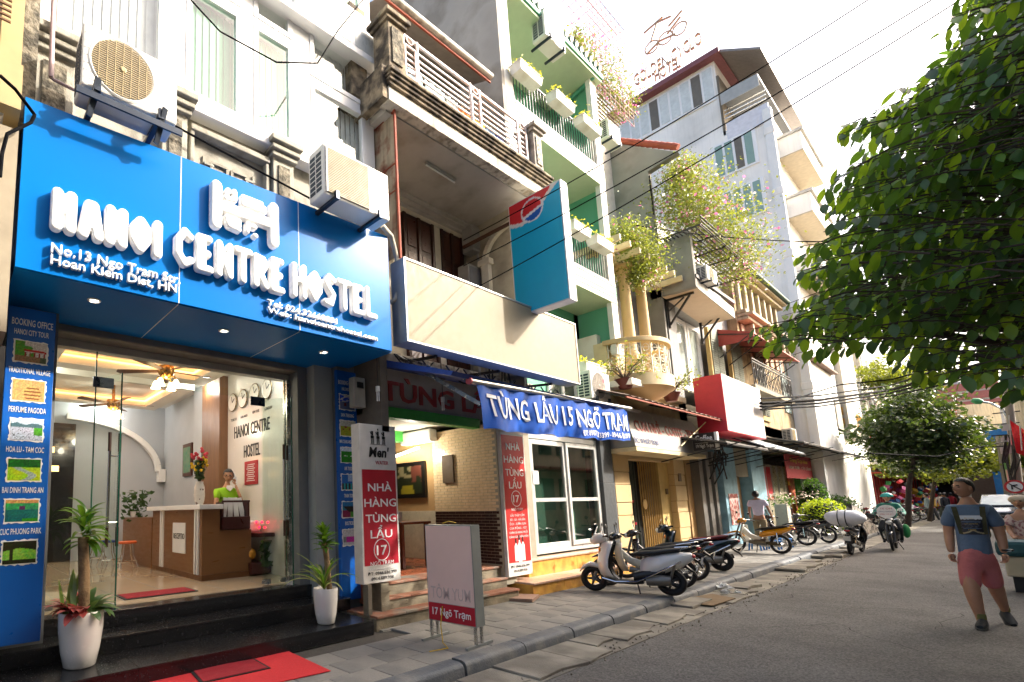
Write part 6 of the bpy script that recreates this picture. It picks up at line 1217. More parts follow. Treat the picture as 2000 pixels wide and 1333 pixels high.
for k in range(14): a = P_(1400+rnd.uniform(-12, 12), 868, x=-4.9); b = P_(1402+rnd.uniform(-20, 24), 868+rnd.uniform(20, 80), x=-5.1); MB().tube([a, a.lerp(b, .5)+Vector((rnd.uniform(-.1, .2), rnd.uniform(-.4, .4), -.1)), b], .02, 5).build('cable', BLACK, ct2, smooth=60)
t_ = thing('red_banner', 'faded red banner with small yellow lettering under the grey awning', 'banner', (FXP+.3, 28, 3)); yA, yB = YY(1533, 900, FXP+.35), YY(1589, 905, FXP+.35)
MB().box(FXP+.33, FXP+.35, yA, yB, 2.35, 3.3).build('cloth', M('faded red cloth', 'a03238', .8, var=.1), t_)
text('Trang Trại Hoa', (FXP+.36, yA+.7, 3.0), .16, M('yellow letters', 'c9a244', .7), t_, width=(yB-yA)*.6, offset=.01); text('HOA TƯƠI - CÂY CẢNH', (FXP+.36, yA+.5, 2.72), .12, M('pale letters', 'd9c0b0', .7), t_, width=(yB-yA)*.75); text('ĐT: 0912 345 678', (FXP+.36, yA+.4, 2.5), .1, M('pale letters'), t_, width=(yB-yA)*.8) if False else None
AWG = M('grey awning cloth', '7d7973', .7, var=.12, c2='5d5953', stain=(3, .5, .7)); AWP = M('pale blue grey awning cloth', 'a3a9ab', .6, var=.05)
def awn(label, ya, yb, zf, zb2_, xf, mt, par=None):
    t = thing('shop_awning', label, 'awning', (xf, ya, zf), 'long awnings over the pavement')
    MB().add([(xf, ya, zf), (xf, yb, zf), (FXP+.02, yb, zb2_), (FXP+.02, ya, zb2_), (xf, ya, zf+.03), (xf, yb, zf+.03), (FXP+.02, yb, zb2_+.03), (FXP+.02, ya, zb2_+.03)], [(0, 3, 2, 1), (4, 5, 6, 7), (0, 1, 5, 4), (1, 2, 6, 5), (2, 3, 7, 6), (3, 0, 4, 7)]).build('cloth', mt, t)
    n = max(2, int((yb-ya)/3))
    for k in range(n+1): y = ya+.05+(yb-ya-.1)*k/n; MB().bar((xf, y, zf-.03), (FXP+.05, y, zb2_-.05), .035).build('rib', DARKMETAL, t); MB().bar((xf+.25, y, zf-.03), (FXP+.05, y, zf-.35), .025).build('strut', DARKMETAL, t)
    MB().bar((xf, ya, zf-.03), (xf, yb, zf-.03), .04).build('front_bar', DARKMETAL, t)
zA = ZZ(1440, 868, -3.9); 
awn('dark grey awning starting under the red box sign', YY(1418, 862, -3.9), YY(1500, 880, -3.9), ZZ(1440, 868, -3.9), ZZ(1440, 868, -3.9)+.35, -3.9, AWG)
awn('pale blue grey awning over the red banner', YY(1492, 862, -4.0), YY(1590, 885, -4.0)-1.5, ZZ(1560, 884, -3.95), ZZ(1560, 884, -3.95)+.7, -4.0, AWP)
awn('far grey awning poking out past the green pillar', YY(1590, 880, -4.0)-1.4, YY(1690, 893, -4.0), ZZ(1690, 893, -3.95), ZZ(1690, 893, -3.95)+.4, -4.0, AWG)
OC = M('ochre lime wash', 'a5906a', .9, var=.15, c2='7e6a4c', stain=(1.6, .45, .65), streak=.7, bump=.3); OCB = M('brick orange panel', 'a07a62', .8, var=.15); OCC = M('pale ochre moulding', 'b5a88c', .8, var=.12, streak=.5)
OH = thing('ochre_house', 'old ochre house with arched louvred shutters above the red box sign', 'building', (FXP, 26, 5)); yo1 = YY(1520, 650)
MB().box(-12, FXP, y1g, yo1, 4.0, 10.3).build('wall', OC, OH)
for z, d in ((8.3, .35), (8.45, .5), (8.6, .3), (10.1, .25), (10.25, .4)): MB().box(FXP-.1, FXP+d, y1g+.1, yo1+.2, z, z+.13).build('cornice', OCC, OH, bevel=.02)
for k in range(7): 
    a = y1g+.3+k*(yo1-y1g)/7; MB().box(FXP+.01, FXP+.06, a, a+.45, 7.1, 8.25).build('brick_panel', OCB, OH); MB().box(FXP+.02, FXP+.3, a+.55, a+.72, 7.6, 8.28).build('console', OCC, OH, bevel=.03)
    MB().box(FXP, FXP+.12, a, a+.2, 8.75, 10.05).build('balustrade_pier', OCC, OH, bevel=.02)
LV = M('grey green louvre', '6f7466', .7, var=.1)
for k, px in enumerate((1400, 1437, 1480)):
    y = YY(px, 720); w = .55; f = MB().box(FXP-.05, FXP+.06, y-w-.12, y+w+.12, 4.6, 7.3).build('window_surround', M('yellow ochre surround', 'b0945c', .8), OH)
    for s in (-1, 1):
        l = MB().box(FXP+.06, FXP+.09, y+(.03 if s > 0 else -w), y+(w if s > 0 else -.03), 4.8, 6.9).build('shutter', LV, f); m = MB()
        for j in range(26): z = 4.86+j*.078; m.obox((FXP+.1, y+s*w/2, z), (.035, w*.8, .012), rot=(0, .6, 0))
        tag(m.build('louvres', LV, l), kind='stuff') if False else m.build('louvres', LV, f)
    m = MB(); P = [(y+w*math.cos(R(a)), 6.9+.5*math.sin(R(a))) for a in range(0, 181, 15)]; m.prism(P, 0, .05, (FXP+.05, 0, 0), (0, 1, 0), (0, 0, 1), (1, 0, 0)); m.build('fanlight', LV, f)
MB().tube([(FXP+.45, y1g-.3, 10.4), (FXP+.45, yo1+.2, 10.4)], .09, 8).build('gutter', M('dark green gutter', '2e4a3a', .5), OH, smooth=50)
t_ = thing('red_awning', 'small red pitched awning on iron struts on the ochre house', 'awning', (-4.5, 24, 7)); A0, A1, A2 = P_(1430, 640, x=-5.35), P_(1432, 676, x=-4.7), P_(1522, 655, x=-4.7)
yA, yB = YY(1432, 665, -4.9), YY(1520, 665, -4.9); zA = ZZ(1470, 655, -4.4)
MB().prism([(FXP, 7.35), (-4.35, 6.95), (-4.35, 6.75), (FXP, 6.75)], yA, yA+.03, (0, 0, 0), (1, 0, 0), (0, 0, 1), (0, 1, 0)).build('side_sheet', M('faded red sheet', '9c4038', .6), t_)
MB().add([(-4.35, yA, 6.95), (-4.35, yB, 6.95), (FXP, yB, 7.35), (FXP, yA, 7.35), (-4.35, yA, 6.99), (-4.35, yB, 6.99), (FXP, yB, 7.39), (FXP, yA, 7.39)], [(0, 3, 2, 1), (4, 5, 6, 7), (0, 1, 5, 4), (1, 2, 6, 5), (2, 3, 7, 6), (3, 0, 4, 7)]).build('roof_sheet', M('faded red sheet'), t_)
for k in range(6): y = yA+(yB-yA)*k/5; MB().bar((-4.4, y, 6.93), (FXP, y, 7.2), .035).bar((-4.5, y, 6.9), (FXP, y, 6.3), .03).build('strut', IRB, t_)
OH2 = thing('old_balcony_house', 'narrow dark stained house with wrought iron balcony left of the gold lettered building', 'building', (FXP, 32, 5)); yo2 = YY(1600, 800)
MB().box(-12, FXP, yo1, yo2, 4.2, 8.6).build('wall', M('stained beige wall', 'a09478', .9, var=.2, c2='544c40', stain=(1.4, .45, .6), streak=.9), OH2)
MB().box(FXP, FXP+.95, YY(1478, 800, -4.5), YY(1560, 860, -4.5), 5.1, 5.25).build('balcony_slab', M('old balcony slab', '8f866f', .8, var=.2, streak=.6), OH2, bevel=.01)
m = MB(); ya_, yb_ = YY(1478, 780, -4.5), YY(1556, 830, -4.5)
for z in (5.3, 6.05, 6.15): MB().bar((FXP+.9, ya_, z), (FXP+.9, yb_, z), .03).build('rail', IRB, OH2)
for k in range(24):
    y = ya_+(yb_-ya_)*k/23; MB().bar((FXP+.9, y, 5.25), (FXP+.9, y, 6.1), .02).build('baluster', IRB, OH2)
for k in range(12): y = ya_+(yb_-ya_)*(k+.5)/12; m.tube([(FXP+.9, y+.13*math.cos(t*.785), 5.65+.22*math.sin(t*.785)) for t in range(8)], .012, 4, closed=True)
tag(m.build('scrollwork', IRB, OH2), kind='stuff')
for px in (1535, 1562, 1585):
    y = YY(px, 780); f = MB().box(FXP, FXP+.05, y-.45, y+.45, 5.3, 7.6).build('shutter', M('grey teal shutter', '8fa09a', .7), OH2)
    for q in (-.3, 0, .3): MB().box(FXP+.05, FXP+.06, y+q-.012, y+q+.012, 5.3, 7.6).build('shutter_batten', M('dark teal line', '4a605a', .7), f)
MB().box(FXP, FXP+.9, yo1+1.5, yo2, 7.85, 7.95).build('canopy', M('brown canopy', '6a4e3e', .7), OH2)
p = P_(1548, 850, x=-4.9); ac((-4.85, p.y-.4, p.z-.35), 0, .85, .6, .3, 'dusty air conditioner under the wrought iron balcony', 'square')
TW = M('white tower render', 'f4f1ea', .75, var=.04, vs=.6, c2='c3c2bc', stain=(.35, .5, .75), streak=.1); TS = M('warm grey soffit', 'b7ab94', .8)
TX, TY = -4.75, 30.6
TH = thing('tower_hotel', 'tall white hotel with green tinted side windows, stacked street balconies and roof lettering', 'building', (TX, TY, 0))
def T(px, py): return P_(px, py, y=TY)
ztop = T(1500, 200).z; 
MB().box(-24, TX, TY, TY+14, 0, T(1500, 215).z).build('tower_wall', TW, TH)
u0, u1 = T(1395, 175), T(1240, 250)
xm = T(1398, 150).x; zr_ = T(1396, 118).z
MB().box(-24, xm, TY+.02, TY+14, ztop-.5, zr_).build('upper_storey', TW, TH)
RMN = M('maroon roof metal', '7d4a4c', .6)
a, b = T(1398, 110), T(1262, 185)
MB().box(-24, xm+.35, TY-.5, TY+14, zr_, zr_+.28).build('roof_edge', RMN, TH); 
MB().prism([(xm+.3, zr_+.25), (xm+1.9, zr_-.9), (xm+1.9, zr_-1.02), (xm+.3, zr_+.1)], TY-.3, TY+9, (0, 0, 0), (1, 0, 0), (0, 0, 1), (0, 1, 0)).build('side_canopy', M('ribbed canopy sheet', '8a8480', .6, .3), TH)
TG = M('green tinted glass', '7f9a88', .12, spec=.9, var=.05); TD = M('dark open window', '6b655a', .6)
def twin(p0, p1, n, dark=(), h=None):
    """ribbon of n panes between two photo points of the upper edge; h from third"""
    a, b = T(*p0), T(*p1); zt_ = (a.z+b.z)/2; zb_ = zt_-h
    f = MB().box(a.x-.1, b.x+.1, TY-.06, TY, zb_-.1, zt_+.1).build('window_frame', UPVC, TH)
    for k in range(n):
        x0 = a.x+(b.x-a.x)*k/n; x1 = a.x+(b.x-a.x)*(k+1)/n; MB().box(x0+.05, x1-.05, TY-.075, TY-.06, zb_, zt_).build('pane', TD if k in dark else TG, f)
twin((1394, 292), (1470, 255), 4, (2,), 1.65); twin((1412, 382), (1487, 350), 4, (), 1.6); 
a, b = T(1262, 192), T(1392, 128); zt_ = zr_-.25
f = MB().box(-13, xm-.1, TY-.05, TY+.0, zt_-1.9, zt_+.05).build('window_frame', UPVC, TH)
for k in range(9):
    x0 = -11.2+(xm+11.1)*k/9; x1 = -11.2+(xm+11.1)*(k+1)/9; MB().box(x0+.05, x1-.05, TY-.07, TY-.05, zt_-1.75, zt_-.05).build('pane', TD if k in (3, 7) else M('white curtained glass', 'cdd2ce', .2), f)
zc = T(1480, 150).z; x0_, x1_ = xm+.15, TX
MB().box(x0_, x1_-.1, TY-.4, TY+6, zc-.25, zc-.1).build('terrace_canopy', M('dark canopy', '4a4d4e', .5), TH); MB().box(x0_, x1_-.1, TY-.42, TY-.4, zc-.75, zc-.1).build('canopy_fascia', M('pale grey valance', 'a3a5a2', .6), TH)
MB().box(xm, xm+.1, TY, TY+6, ztop-.6, zr_-.9).build('terrace_wall', M('dark shaded wall'), TH)
MB().box(x0_, x1_+.05, TY-.04, TY+.1, ztop-1.0, ztop-.0).build('parapet', M('pale lilac panel', 'd6d6dc', .5), TH)
for k in range(3): MB().bar((x0_, TY, ztop+.25+.0+.22*k), (x1_, TY, ztop+.25+.22*k), .04).build('terrace_rail', STEEL, TH)
for k in range(3):
    p = at(1500 if k == 0 else 1530, [243, 322, 412, 0, 0, 0][k] if k < 3 else 400, x=TX+1.2); zb_ = ztop-1.6-k*3.15
    MB().box(TX, TX+.9, TY+.9, TY+5.5, zb_-1.0, zb_-.95).build('balcony_soffit', TS, TH); MB().box(TX, TX+.9, TY+.9, TY+5.5, zb_-.95, zb_).build('balcony_parapet', TW, TH, bevel=.02)
    MB().box(TX, TX+1.0, TY+.8, TY+5.7, zb_, zb_+.12).build('balcony_coping', M('grey stone coping', 'b5b3ad', .7), TH)
for z in np.arange(3.2, ztop, 3.15): MB().box(TX-.25, TX+.16, TY-.12, TY+.5, z, z+.35).build('corner_quoin', TW, TH, bevel=.03)
MB().box(TX, TX+.25, TY+7, TY+9.5, 4.6, ztop-2).build('street_wall', M('ribbed warm grey wall', 'b3ab9c', .8), TH)
MB().box(TX-.2, TX+.12, TY-.1, TY+.3, 0, ztop-.3).build('corner_strip', WHITE, TH)
GLD2 = M('gold letters', 'c09a78', .5)
t_ = thing('roof_letters', 'thin gold roof lettering GOLDEN CYCLO HOTEL with a rider emblem on a frame', 'sign', (-8, TY, zr_))
def rl(s, p0, p1, sz): a, b = T(*p0), T(*p1); text(s, a, sz, GLD2, t_, right=b-a, up=(0, 0, 1), extrude=.06, width=(b-a).length)
rl('GOLDEN CYCLO', (1240, 170), (1372, 84), .75); rl('HOTEL', (1280, 160), (1330, 130), .7)
m = MB(); c = T(1297, 88)+Vector((0, 0, .7))
for (a, b) in (((-.9, -.6), (-.2, -.3)), ((-.2, -.3), (.6, -.5)), ((-.6, 0), (-.2, .9)), ((-.2, .9), (.5, .7)), ((-.9, .8), (.1, 1.0)), ((.3, .2), (1, .6)), ((.2, -.2), (.9, .3))): m.bar((c.x+a[0], TY, c.z+a[1]), (c.x+b[0], TY, c.z+b[1]), .08)
for cx_ in (-.6, .1, .8): m.tube([(c.x+cx_+.35*math.cos(t*.6), TY, c.z-.35+.35*math.sin(t*.6)) for t in range(10)], .04, 5, closed=True)
m.build('rider_emblem', GLD2, t_)
for px in (1262, 1290, 1320, 1350): p = T(px, 150 if px < 1300 else 120); MB().bar((p.x, TY+.05, zr_), (p.x, TY+.05, p.z+1.), .03).build('frame_post', M('rusty grille wire'), t_)
t_ = thing('roof_cage', 'thin rusty wire mesh cage with flowers on the green house roof', 'cage', (GA, gy1, zr)); CG = M('rust pink wire', '9a6a66', .7)
A, B, C_, D_ = P_(1142, 10, x=-5.2), P_(1188, 22, x=-5.2), P_(1240, 150, x=-5.2), P_(1115, 40, x=-5.2)
y0c, y1c = gy1+.3, gy1+2.6; zc0, zc1 = P_(1150, 100, x=-5.2).z-1, P_(1188, 22, x=-5.2).z
for i in range(9): y = y0c+(y1c-y0c)*i/8; MB().bar((-5.2, y, zc0), (-5.2, y, zc1), .012).build('mesh_wire', CG, t_); MB().bar((-5.2, y, zc1), (-6.8, y, zc1), .012).build('mesh_wire', CG, t_)
for i in range(14): z = zc0+(zc1-zc0)*i/13; MB().bar((-5.2, y0c, z), (-5.2, y1c, z), .012).build('mesh_wire', CG, t_)
for i in range(9): x = -5.2-1.6*i/8; MB().bar((x, y0c, zc1), (x, y1c, zc1), .012).build('mesh_wire', CG, t_)
AN = thing('rear_annex', 'grey house top with slatted plant shelf between green house and coping tiles', 'building', (-6, 13.5, 9)); 
MB().box(-9, -6.4, gy1+.01, y0g, 8, P_(1180, 200, x=-6.4).z).build('wall', M('dusty white wall', 'c4bfb4', .8), AN)
pz = P_(1185, 205, x=-5.4).z; pw0, pw1 = P_(1160, 165, x=-5.5), P_(1230, 235, x=-5.5)
for k in range(16): x = -6.4+1.1*k/15; MB().bar((x, pw0.y, pw0.z*.5+pw1.z*.5), (x, pw1.y, pw0.z*.5+pw1.z*.5), .035, .02).build('shelf_slat', M('pale brown slat', '9a8674', .8), AN)
bouga('thin pink flowered climber on the roof cage of the green house', [P_(1115, 75, x=-5.2), P_(1150, 130, x=-5.3), P_(1190, 175, x=-5.4), P_(1225, 215, x=-5.5)], 5000, .065, [.3, .5, .6, .4], 9, .25)
a5 = P_(1196, 250, x=-5.6); ac((-5.6, a5.y-.3, a5.z-.4), 0, .8, .6, .3, 'beige air conditioner under the slatted shelf beside the coping tiles', 'square')
TAIL = M('red tail lens', '9c1420', .15); AMB = M('amber lens', 'd07a20', .15); LENS = M('clear headlamp', 'c9ccca', .08, spec=.9)
PLATE = M('white number plate', 'd9d8d2', .5); ENG = M('cast aluminium', '6d6a64', .4, .6, var=.15); SEAT = M('black vinyl seat', '121213', .45, bump=.15, bs=90)
def wheel(t, x, r, w, spoked, name='wheel'):
    g_ = MB(); g_.tube([(x+(r-w/2)*math.cos(a*math.pi/14), 0, r+(r-w/2)*math.sin(a*math.pi/14)) for a in range(28)], w/2, 8, closed=True); wh = g_.build(name, RUBBER, t, smooth=60)
    rim = MB().tube([(x+(r-w)*math.cos(a*math.pi/12), 0, r+(r-w)*math.sin(a*math.pi/12)) for a in range(24)], .012 if spoked else .018, 6, closed=True).build('rim', CHROME if spoked else M('grey alloy rim', '4a4a4c', .35, .7), wh, smooth=60)
    m = MB(); m.lathe([(.045, -.05), (.045, .05)], (x, 0, r), 12, 'y')
    n = 18 if spoked else 5
    for k in range(n):
        a = 2*math.pi*k/n; e = (x+(r-w)*math.cos(a), 0, r+(r-w)*math.sin(a))
        if spoked: m.tube([(x+.04*math.cos(a+.6), .03 if k % 2 else -.03, r+.04*math.sin(a+.6)), e], .003, 4)
        else: m.tube([(x, 0, r), e], [.03, .018], 6)
    m.build('spokes', CHROME if spoked else M('grey alloy rim'), wh)
    return wh
def loft(sections, n=16, cap=True):
    """sections: list of (centre xyz, half width y, half height, tilt) ; rings in the plane across x"""
    m = MB(); vs = []
    for (cx, cz, hy, hz, tilt, sq) in sections:
        for k in range(n):
            a = 2*math.pi*k/n; c, s = math.cos(a), math.sin(a); c = math.copysign(abs(c)**sq, c); s = math.copysign(abs(s)**sq, s)
            vs.append((cx-math.sin(tilt)*s*hz, c*hy, cz+math.cos(tilt)*s*hz))
    N_ = len(sections); fs = [(i*n+k, i*n+(k+1) % n, (i+1)*n+(k+1) % n, (i+1)*n+k) for i in range(N_-1) for k in range(n)]
    if cap: fs += [tuple(range(n))[::-1], tuple(range((N_-1)*n, N_*n))]
    return m.add(vs, fs)
def scooter(label, body, seatm=None, trim=None, group='motorbikes parked on the pavement', inner=None):
    """step-through scooter with leg shield and small wheels"""
    t = thing('scooter', label, 'scooter', (0, 0, 0), group); inner = inner or BLACK; trim = trim or CHROME
    wheel(t, .62, .235, .1, False); wheel(t, -.62, .235, .11, False)
    loft([(.86, .36, .05, .02, 0, 1), (.80, .44, .075, .05, .3, 1), (.68, .50, .085, .05, .2, 1), (.55, .48, .08, .05, -.2, 1), (.45, .42, .06, .04, -.3, 1)]).build('front_fender', body, t, smooth=70)
    # leg shield: swept plate
    m = MB(); prof = [(.42, .24, .14), (.50, .32, .21), (.55, .45, .23), (.54, .6, .22), (.50, .75, .19), (.46, .88, .14), (.44, .94, .08)]
    vs = []
    for (x, z, hy) in prof:
        for k in range(9): a = -1+2*k/8; vs.append((x-.2*a*a-.0, hy*a*1.15, z))
    m.add(vs, [(i*9+k, i*9+k+1, (i+1)*9+k+1, (i+1)*9+k) for i in range(6) for k in range(8)]); sh = m.build('leg_shield', body, t, smooth=70, fix=False); md = sh.modifiers.new('s', 'SOLIDIFY'); md.thickness = .02
    m = MB(); m.v = [(x-.035, y*.9, z) for x, y, z in vs]; m.f = [(i*9+k, i*9+k+1, (i+1)*9+k+1, (i+1)*9+k) for i in range(6) for k in range(8)]; ins = m.build('inner_shield', inner, t, smooth=70, fix=False)
    MB().tube([(.61, 0, .25), (.50, 0, .62), (.44, 0, .98)], .03, 8).build('fork', ENG, t, smooth=50)
    loft([(.40, .22, .18, .03, 0, .7), (.2, .20, .19, .035, 0, .7), (-.05, .2, .17, .04, 0, .7), (-.2, .24, .15, .06, 0, .8)]).build('floorboard', inner, t, smooth=50)
    MB().tube([(.46, -.2, .26), (.25, -.2, .2), (-.1, -.19, .22), (-.35, -.2, .35), (-.8, -.17, .6)], .014, 6).tube([(.46, .2, .26), (.25, .2, .2), (-.1, .19, .22), (-.35, .2, .35), (-.8, .17, .6)], .014, 6).build('side_trim', trim, t, smooth=50)
    loft([(-.16, .42, .10, .2, .1, .8), (-.3, .48, .15, .2, 0, .85), (-.55, .56, .17, .17, -.1, .85), (-.8, .64, .13, .13, -.25, .9), (-.96, .70, .08, .07, -.3, 1), (-1.0, .71, .03, .02, -.3, 1)]).build('rear_body', body, t, smooth=70)
    loft([(-.05, .3, .14, .09, 0, .8), (-.3, .36, .155, .12, .1, .8), (-.55, .42, .12, .1, .2, .8)]).build('lower_cover', BLACK, t, smooth=60)
    loft([(-.02, .70, .09, .03, .3, .9), (-.15, .72, .13, .055, .1, .9), (-.4, .74, .15, .055, -.05, .9), (-.65, .79, .13, .05, -.1, .9), (-.8, .81, .1, .035, -.1, 1)]).build('seat', seatm or SEAT, t, smooth=70)
    loft([(.62, .96, .04, .06, .2, 1), (.56, .98, .12, .11, .2, .9), (.44, 1.0, .13, .1, .1, .9), (.34, 1.0, .08, .06, 0, .9)]).build('handlebar_cover', body, t, smooth=70)
    MB().ball((.60, 0, .95), (.05, .09, .06), 12, 8).build('headlight', LENS, t, smooth=80)
    MB().prism([(-.08, 0), (.08, 0), (.05, .15), (0, .2), (-.05, .15)], 0, .01, (.56, 0, 1.04), (0, 1, 0), (-.35, 0, .93), (1, 0, .35)).build('fly_screen', body, t, bevel=.003)
    for s in (-1, 1):
        MB().tube([(.4, s*.1, 1.02), (.37, s*.24, 1.03), (.31, s*.34, 1.02)], .015, 8).build('handlebar', DARKMETAL, t, smooth=50); MB().tube([(.34, s*.27, 1.025), (.30, s*.37, 1.02)], .022, 8).build('grip', RUBBER, t, smooth=50)
        MB().tube([(.38, s*.2, 1.04), (.4, s*.27, 1.17), (.39, s*.28, 1.2)], .006, 5).build('mirror_stem', DARKMETAL, t); MB().ball((.385, s*.285, 1.24), (.012, .06, .045), 12, 8).build('mirror', BLACK, t, smooth=60)
        MB().ball((.47, s*.16, .78), (.02, .03, .05), 8, 6).build('indicator', AMB, t, smooth=60)
    MB().ball((-.98, 0, .7), (.04, .09, .04), 12, 6).build('tail_light', TAIL, t, smooth=60)
    MB().obox((-1.02, 0, .5), (.008, .17, .13), rot=(0, -.35, 0)).build('number_plate', PLATE, t); loft([(-.86, .52, .07, .03, .5, 1), (-.98, .42, .07, .02, .8, 1), (-1.02, .34, .06, .01, .9, 1)]).build('rear_fender', BLACK, t, smooth=50)
    MB().tube([(-.25, .12, .24), (-.5, .14, .26), (-.62, .14, .26)], [.08, .1, .085], 12).build('engine_case', ENG, t, smooth=50); MB().tube([(-.3, -.15, .22), (-.55, -.17, .27), (-.88, -.18, .36)], [.04, .06, .055], 12).build('exhaust', DARKMETAL, t, smooth=50)
    MB().tube([(-.62, .13, .3), (-.7, .13, .55)], .022, 8).build('shock', ENG, t); MB().tube([(-.1, .1, .2), (-.14, .2, .01)], .012, 6).build('side_stand', DARKMETAL, t)
    MB().tube([(-.72, -.12, .84), (-.92, -.1, .86), (-.95, 0, .86), (-.92, .1, .86), (-.72, .12, .84)], .014, 6).build('grab_rail', CHROME, t, smooth=50)
    return t
def underbone(label, body, frame=None, spoked=True, group='motorbikes parked on the pavement', shield=None, box=None):
    t = thing('motorbike', label, 'motorbike', (0, 0, 0), group); frame = frame or BLACK
    wheel(t, .62, .29, .075, spoked); wheel(t, -.62, .29, .08, spoked)
    loft([(.88, .56, .03, .015, .4, 1), (.78, .6, .055, .035, .3, 1), (.62, .63, .06, .035, 0, 1), (.45, .6, .055, .03, -.3, 1), (.38, .5, .04, .02, -.8, 1)]).build('front_fender', body, t, smooth=60)
    for s in (-.08, .08): MB().tube([(.62, s, .29), (.5, s, .72), (.44, s*.7, .92)], .024, 8).build('fork', M('grey fork', '5a5a5c', .4, .6), t, smooth=50)
    m = MB(); vs = []; prof = [(.36, .30, .14), (.42, .42, .19), (.46, .58, .2), (.46, .74, .15), (.44, .86, .09)]
    for (x, z, hy) in prof:
        for k in range(7): a = -1+2*k/6; vs.append((x-.12*a*a, hy*a, z))
    sh = m.add(vs, [(i*7+k, i*7+k+1, (i+1)*7+k+1, (i+1)*7+k) for i in range(4) for k in range(6)]).build('leg_shield', shield or body, t, smooth=70, fix=False); md = sh.modifiers.new('s', 'SOLIDIFY'); md.thickness = .02
    loft([(.4, .74, .05, .06, .9, .8), (.2, .52, .06, .07, .7, .8), (0, .42, .07, .09, .3, .8), (-.12, .42, .07, .12, 0, .8)]).build('frame_cover', shield or body, t, smooth=60)
    MB().tube([(.05, 0, .33), (-.28, 0, .33)], [.1, .12], 12).tube([(.05, 0, .3), (.22, 0, .34)], [.07, .06], 10).build('engine', ENG, t, smooth=50)
    MB().tube([(.15, -.1, .28), (-.1, -.13, .22), (-.5, -.14, .25), (-.95, -.15, .34)], [.02, .025, .045, .045], 10).build('exhaust', M('dull chrome', 'a8a8a4', .3, .8), t, smooth=50)
    MB().obox((-.4, .07, .3), (.5, .03, .1)).build('chain_case', frame, t, bevel=.01); MB().tube([(-.62, .12, .3), (-.6, .12, .62)], .02, 8).tube([(-.62, -.12, .3), (-.6, -.12, .62)], .02, 8).build('shocks', CHROME, t)
    loft([(-.1, .56, .07, .1, .2, .85), (-.35, .62, .12, .1, 0, .85), (-.65, .68, .1, .09, -.15, .85), (-.9, .77, .07, .05, -.25, .9), (-1.0, .80, .03, .02, -.3, 1)]).build('side_cover', body, t, smooth=70)
    loft([(.02, .70, .08, .03, .2, .9), (-.15, .73, .12, .05, .05, .9), (-.45, .76, .13, .05, -.05, .9), (-.75, .82, .11, .04, -.1, .9), (-.85, .83, .07, .02, -.1, 1)]).build('seat', SEAT, t, smooth=70)
    loft([(.56, .94, .04, .05, .2, 1), (.5, .97, .1, .09, .2, .9), (.4, .99, .11, .08, .1, .9), (.32, .98, .06, .04, 0, .9)]).build('headlamp_cowl', body if body is not BLACK else BLACK, t, smooth=70); MB().ball((.56, 0, .93), (.05, .08, .055), 12, 8).build('headlight', LENS, t, smooth=80)
    for s in (-1, 1):
        MB().tube([(.4, s*.08, 1.0), (.37, s*.22, 1.03), (.3, s*.33, 1.0)], .014, 8).build('handlebar', CHROME, t, smooth=50); MB().tube([(.33, s*.26, 1.02), (.28, s*.36, .995)], .021, 8).build('grip', RUBBER, t, smooth=50)
        MB().tube([(.38, s*.18, 1.03), (.4, s*.26, 1.2)], .006, 5).build('mirror_stem', CHROME, t); MB().ball((.39, s*.27, 1.23), (.012, .05, .04), 12, 8).build('mirror', BLACK, t, smooth=60)
    MB().ball((-.97, 0, .76), (.05, .07, .035), 12, 6).build('tail_light', TAIL, t, smooth=60); MB().obox((-1.0, 0, .52), (.008, .16, .14), rot=(0, -.3, 0)).build('number_plate', PLATE, t)
    loft([(-.82, .6, .05, .04, .6, 1), (-.95, .5, .06, .02, .9, 1), (-1.0, .38, .05, .01, 1.1, 1)]).build('rear_fender', BLACK, t, smooth=50); MB().tube([(-.05, .1, .25), (-.08, .2, .01)], .012, 6).build('side_stand', DARKMETAL, t)
    MB().tube([(-.6, -.11, .82), (-.9, -.12, .87), (-.98, 0, .88), (-.9, .12, .87), (-.6, .11, .82)], .012, 6).build('grab_rail', CHROME, t, smooth=50)
    return t
def put(t, rear, front, z, lean=.0):
    """place by ground points under rear and front wheels"""
    r, f = Vector(rear), Vector(front); d = (f-r); a = math.atan2(d.y, d.x); c = (r+f)/2; t.scale = (.87,)*3
    t.location = (c.x, c.y, z); t.rotation_euler = (lean, 0, a); return t
def grd(px, py, z=.12): p = at(px, py, z=z); return (p.x, p.y)
PEARL = M('pearl white scooter paint', 'c9c8c4', .18, coat=.6, var=.02); BLKP = M('gloss black paint', '101114', .12, coat=.8, var=.02); REDS = M('dark red vinyl', '6e1a20', .5)
NAVY = M('dark teal black paint', '0e1a20', .12, coat=.8, var=.02); YEL = M('golden yellow paint', 'd08a0c', .2, coat=.6, var=.03); SILV = M('silver plastic', '9c9d9c', .35, .3)
sc1 = put(scooter('pearl white scooter parked nearest the yellow tiled step', PEARL), (-3.3, 9.05), (-4.3, 8.72), .125, .1)
text('Lead', (-.3, -.176, .55), .05, M('dark script', '30343a', .4), sc1, right=(-1, 0, .1), width=.16, extrude=.001) if False else None
put(underbone('black spoke wheeled motorbike parked just behind the pearl white scooter', BLKP, shield=M('pale leg shield', 'a9a79c', .4)), (-3.36, 9.95), (-4.5, 9.35), .125, .1)
put(underbone('second black spoke wheeled motorbike, its seat showing above the white scooter', M('worn black maroon paint', '1c1012', .25, coat=.5)), (-3.52, 11.0), (-4.66, 10.5), .125, .1)
put(scooter('dark retro scooter with a red and black seat parked past the black motorbikes', NAVY, M('red and black seat', '5a1a1e', .4)), (-3.58, 12.85), (-4.78, 12.35), .125, .1)
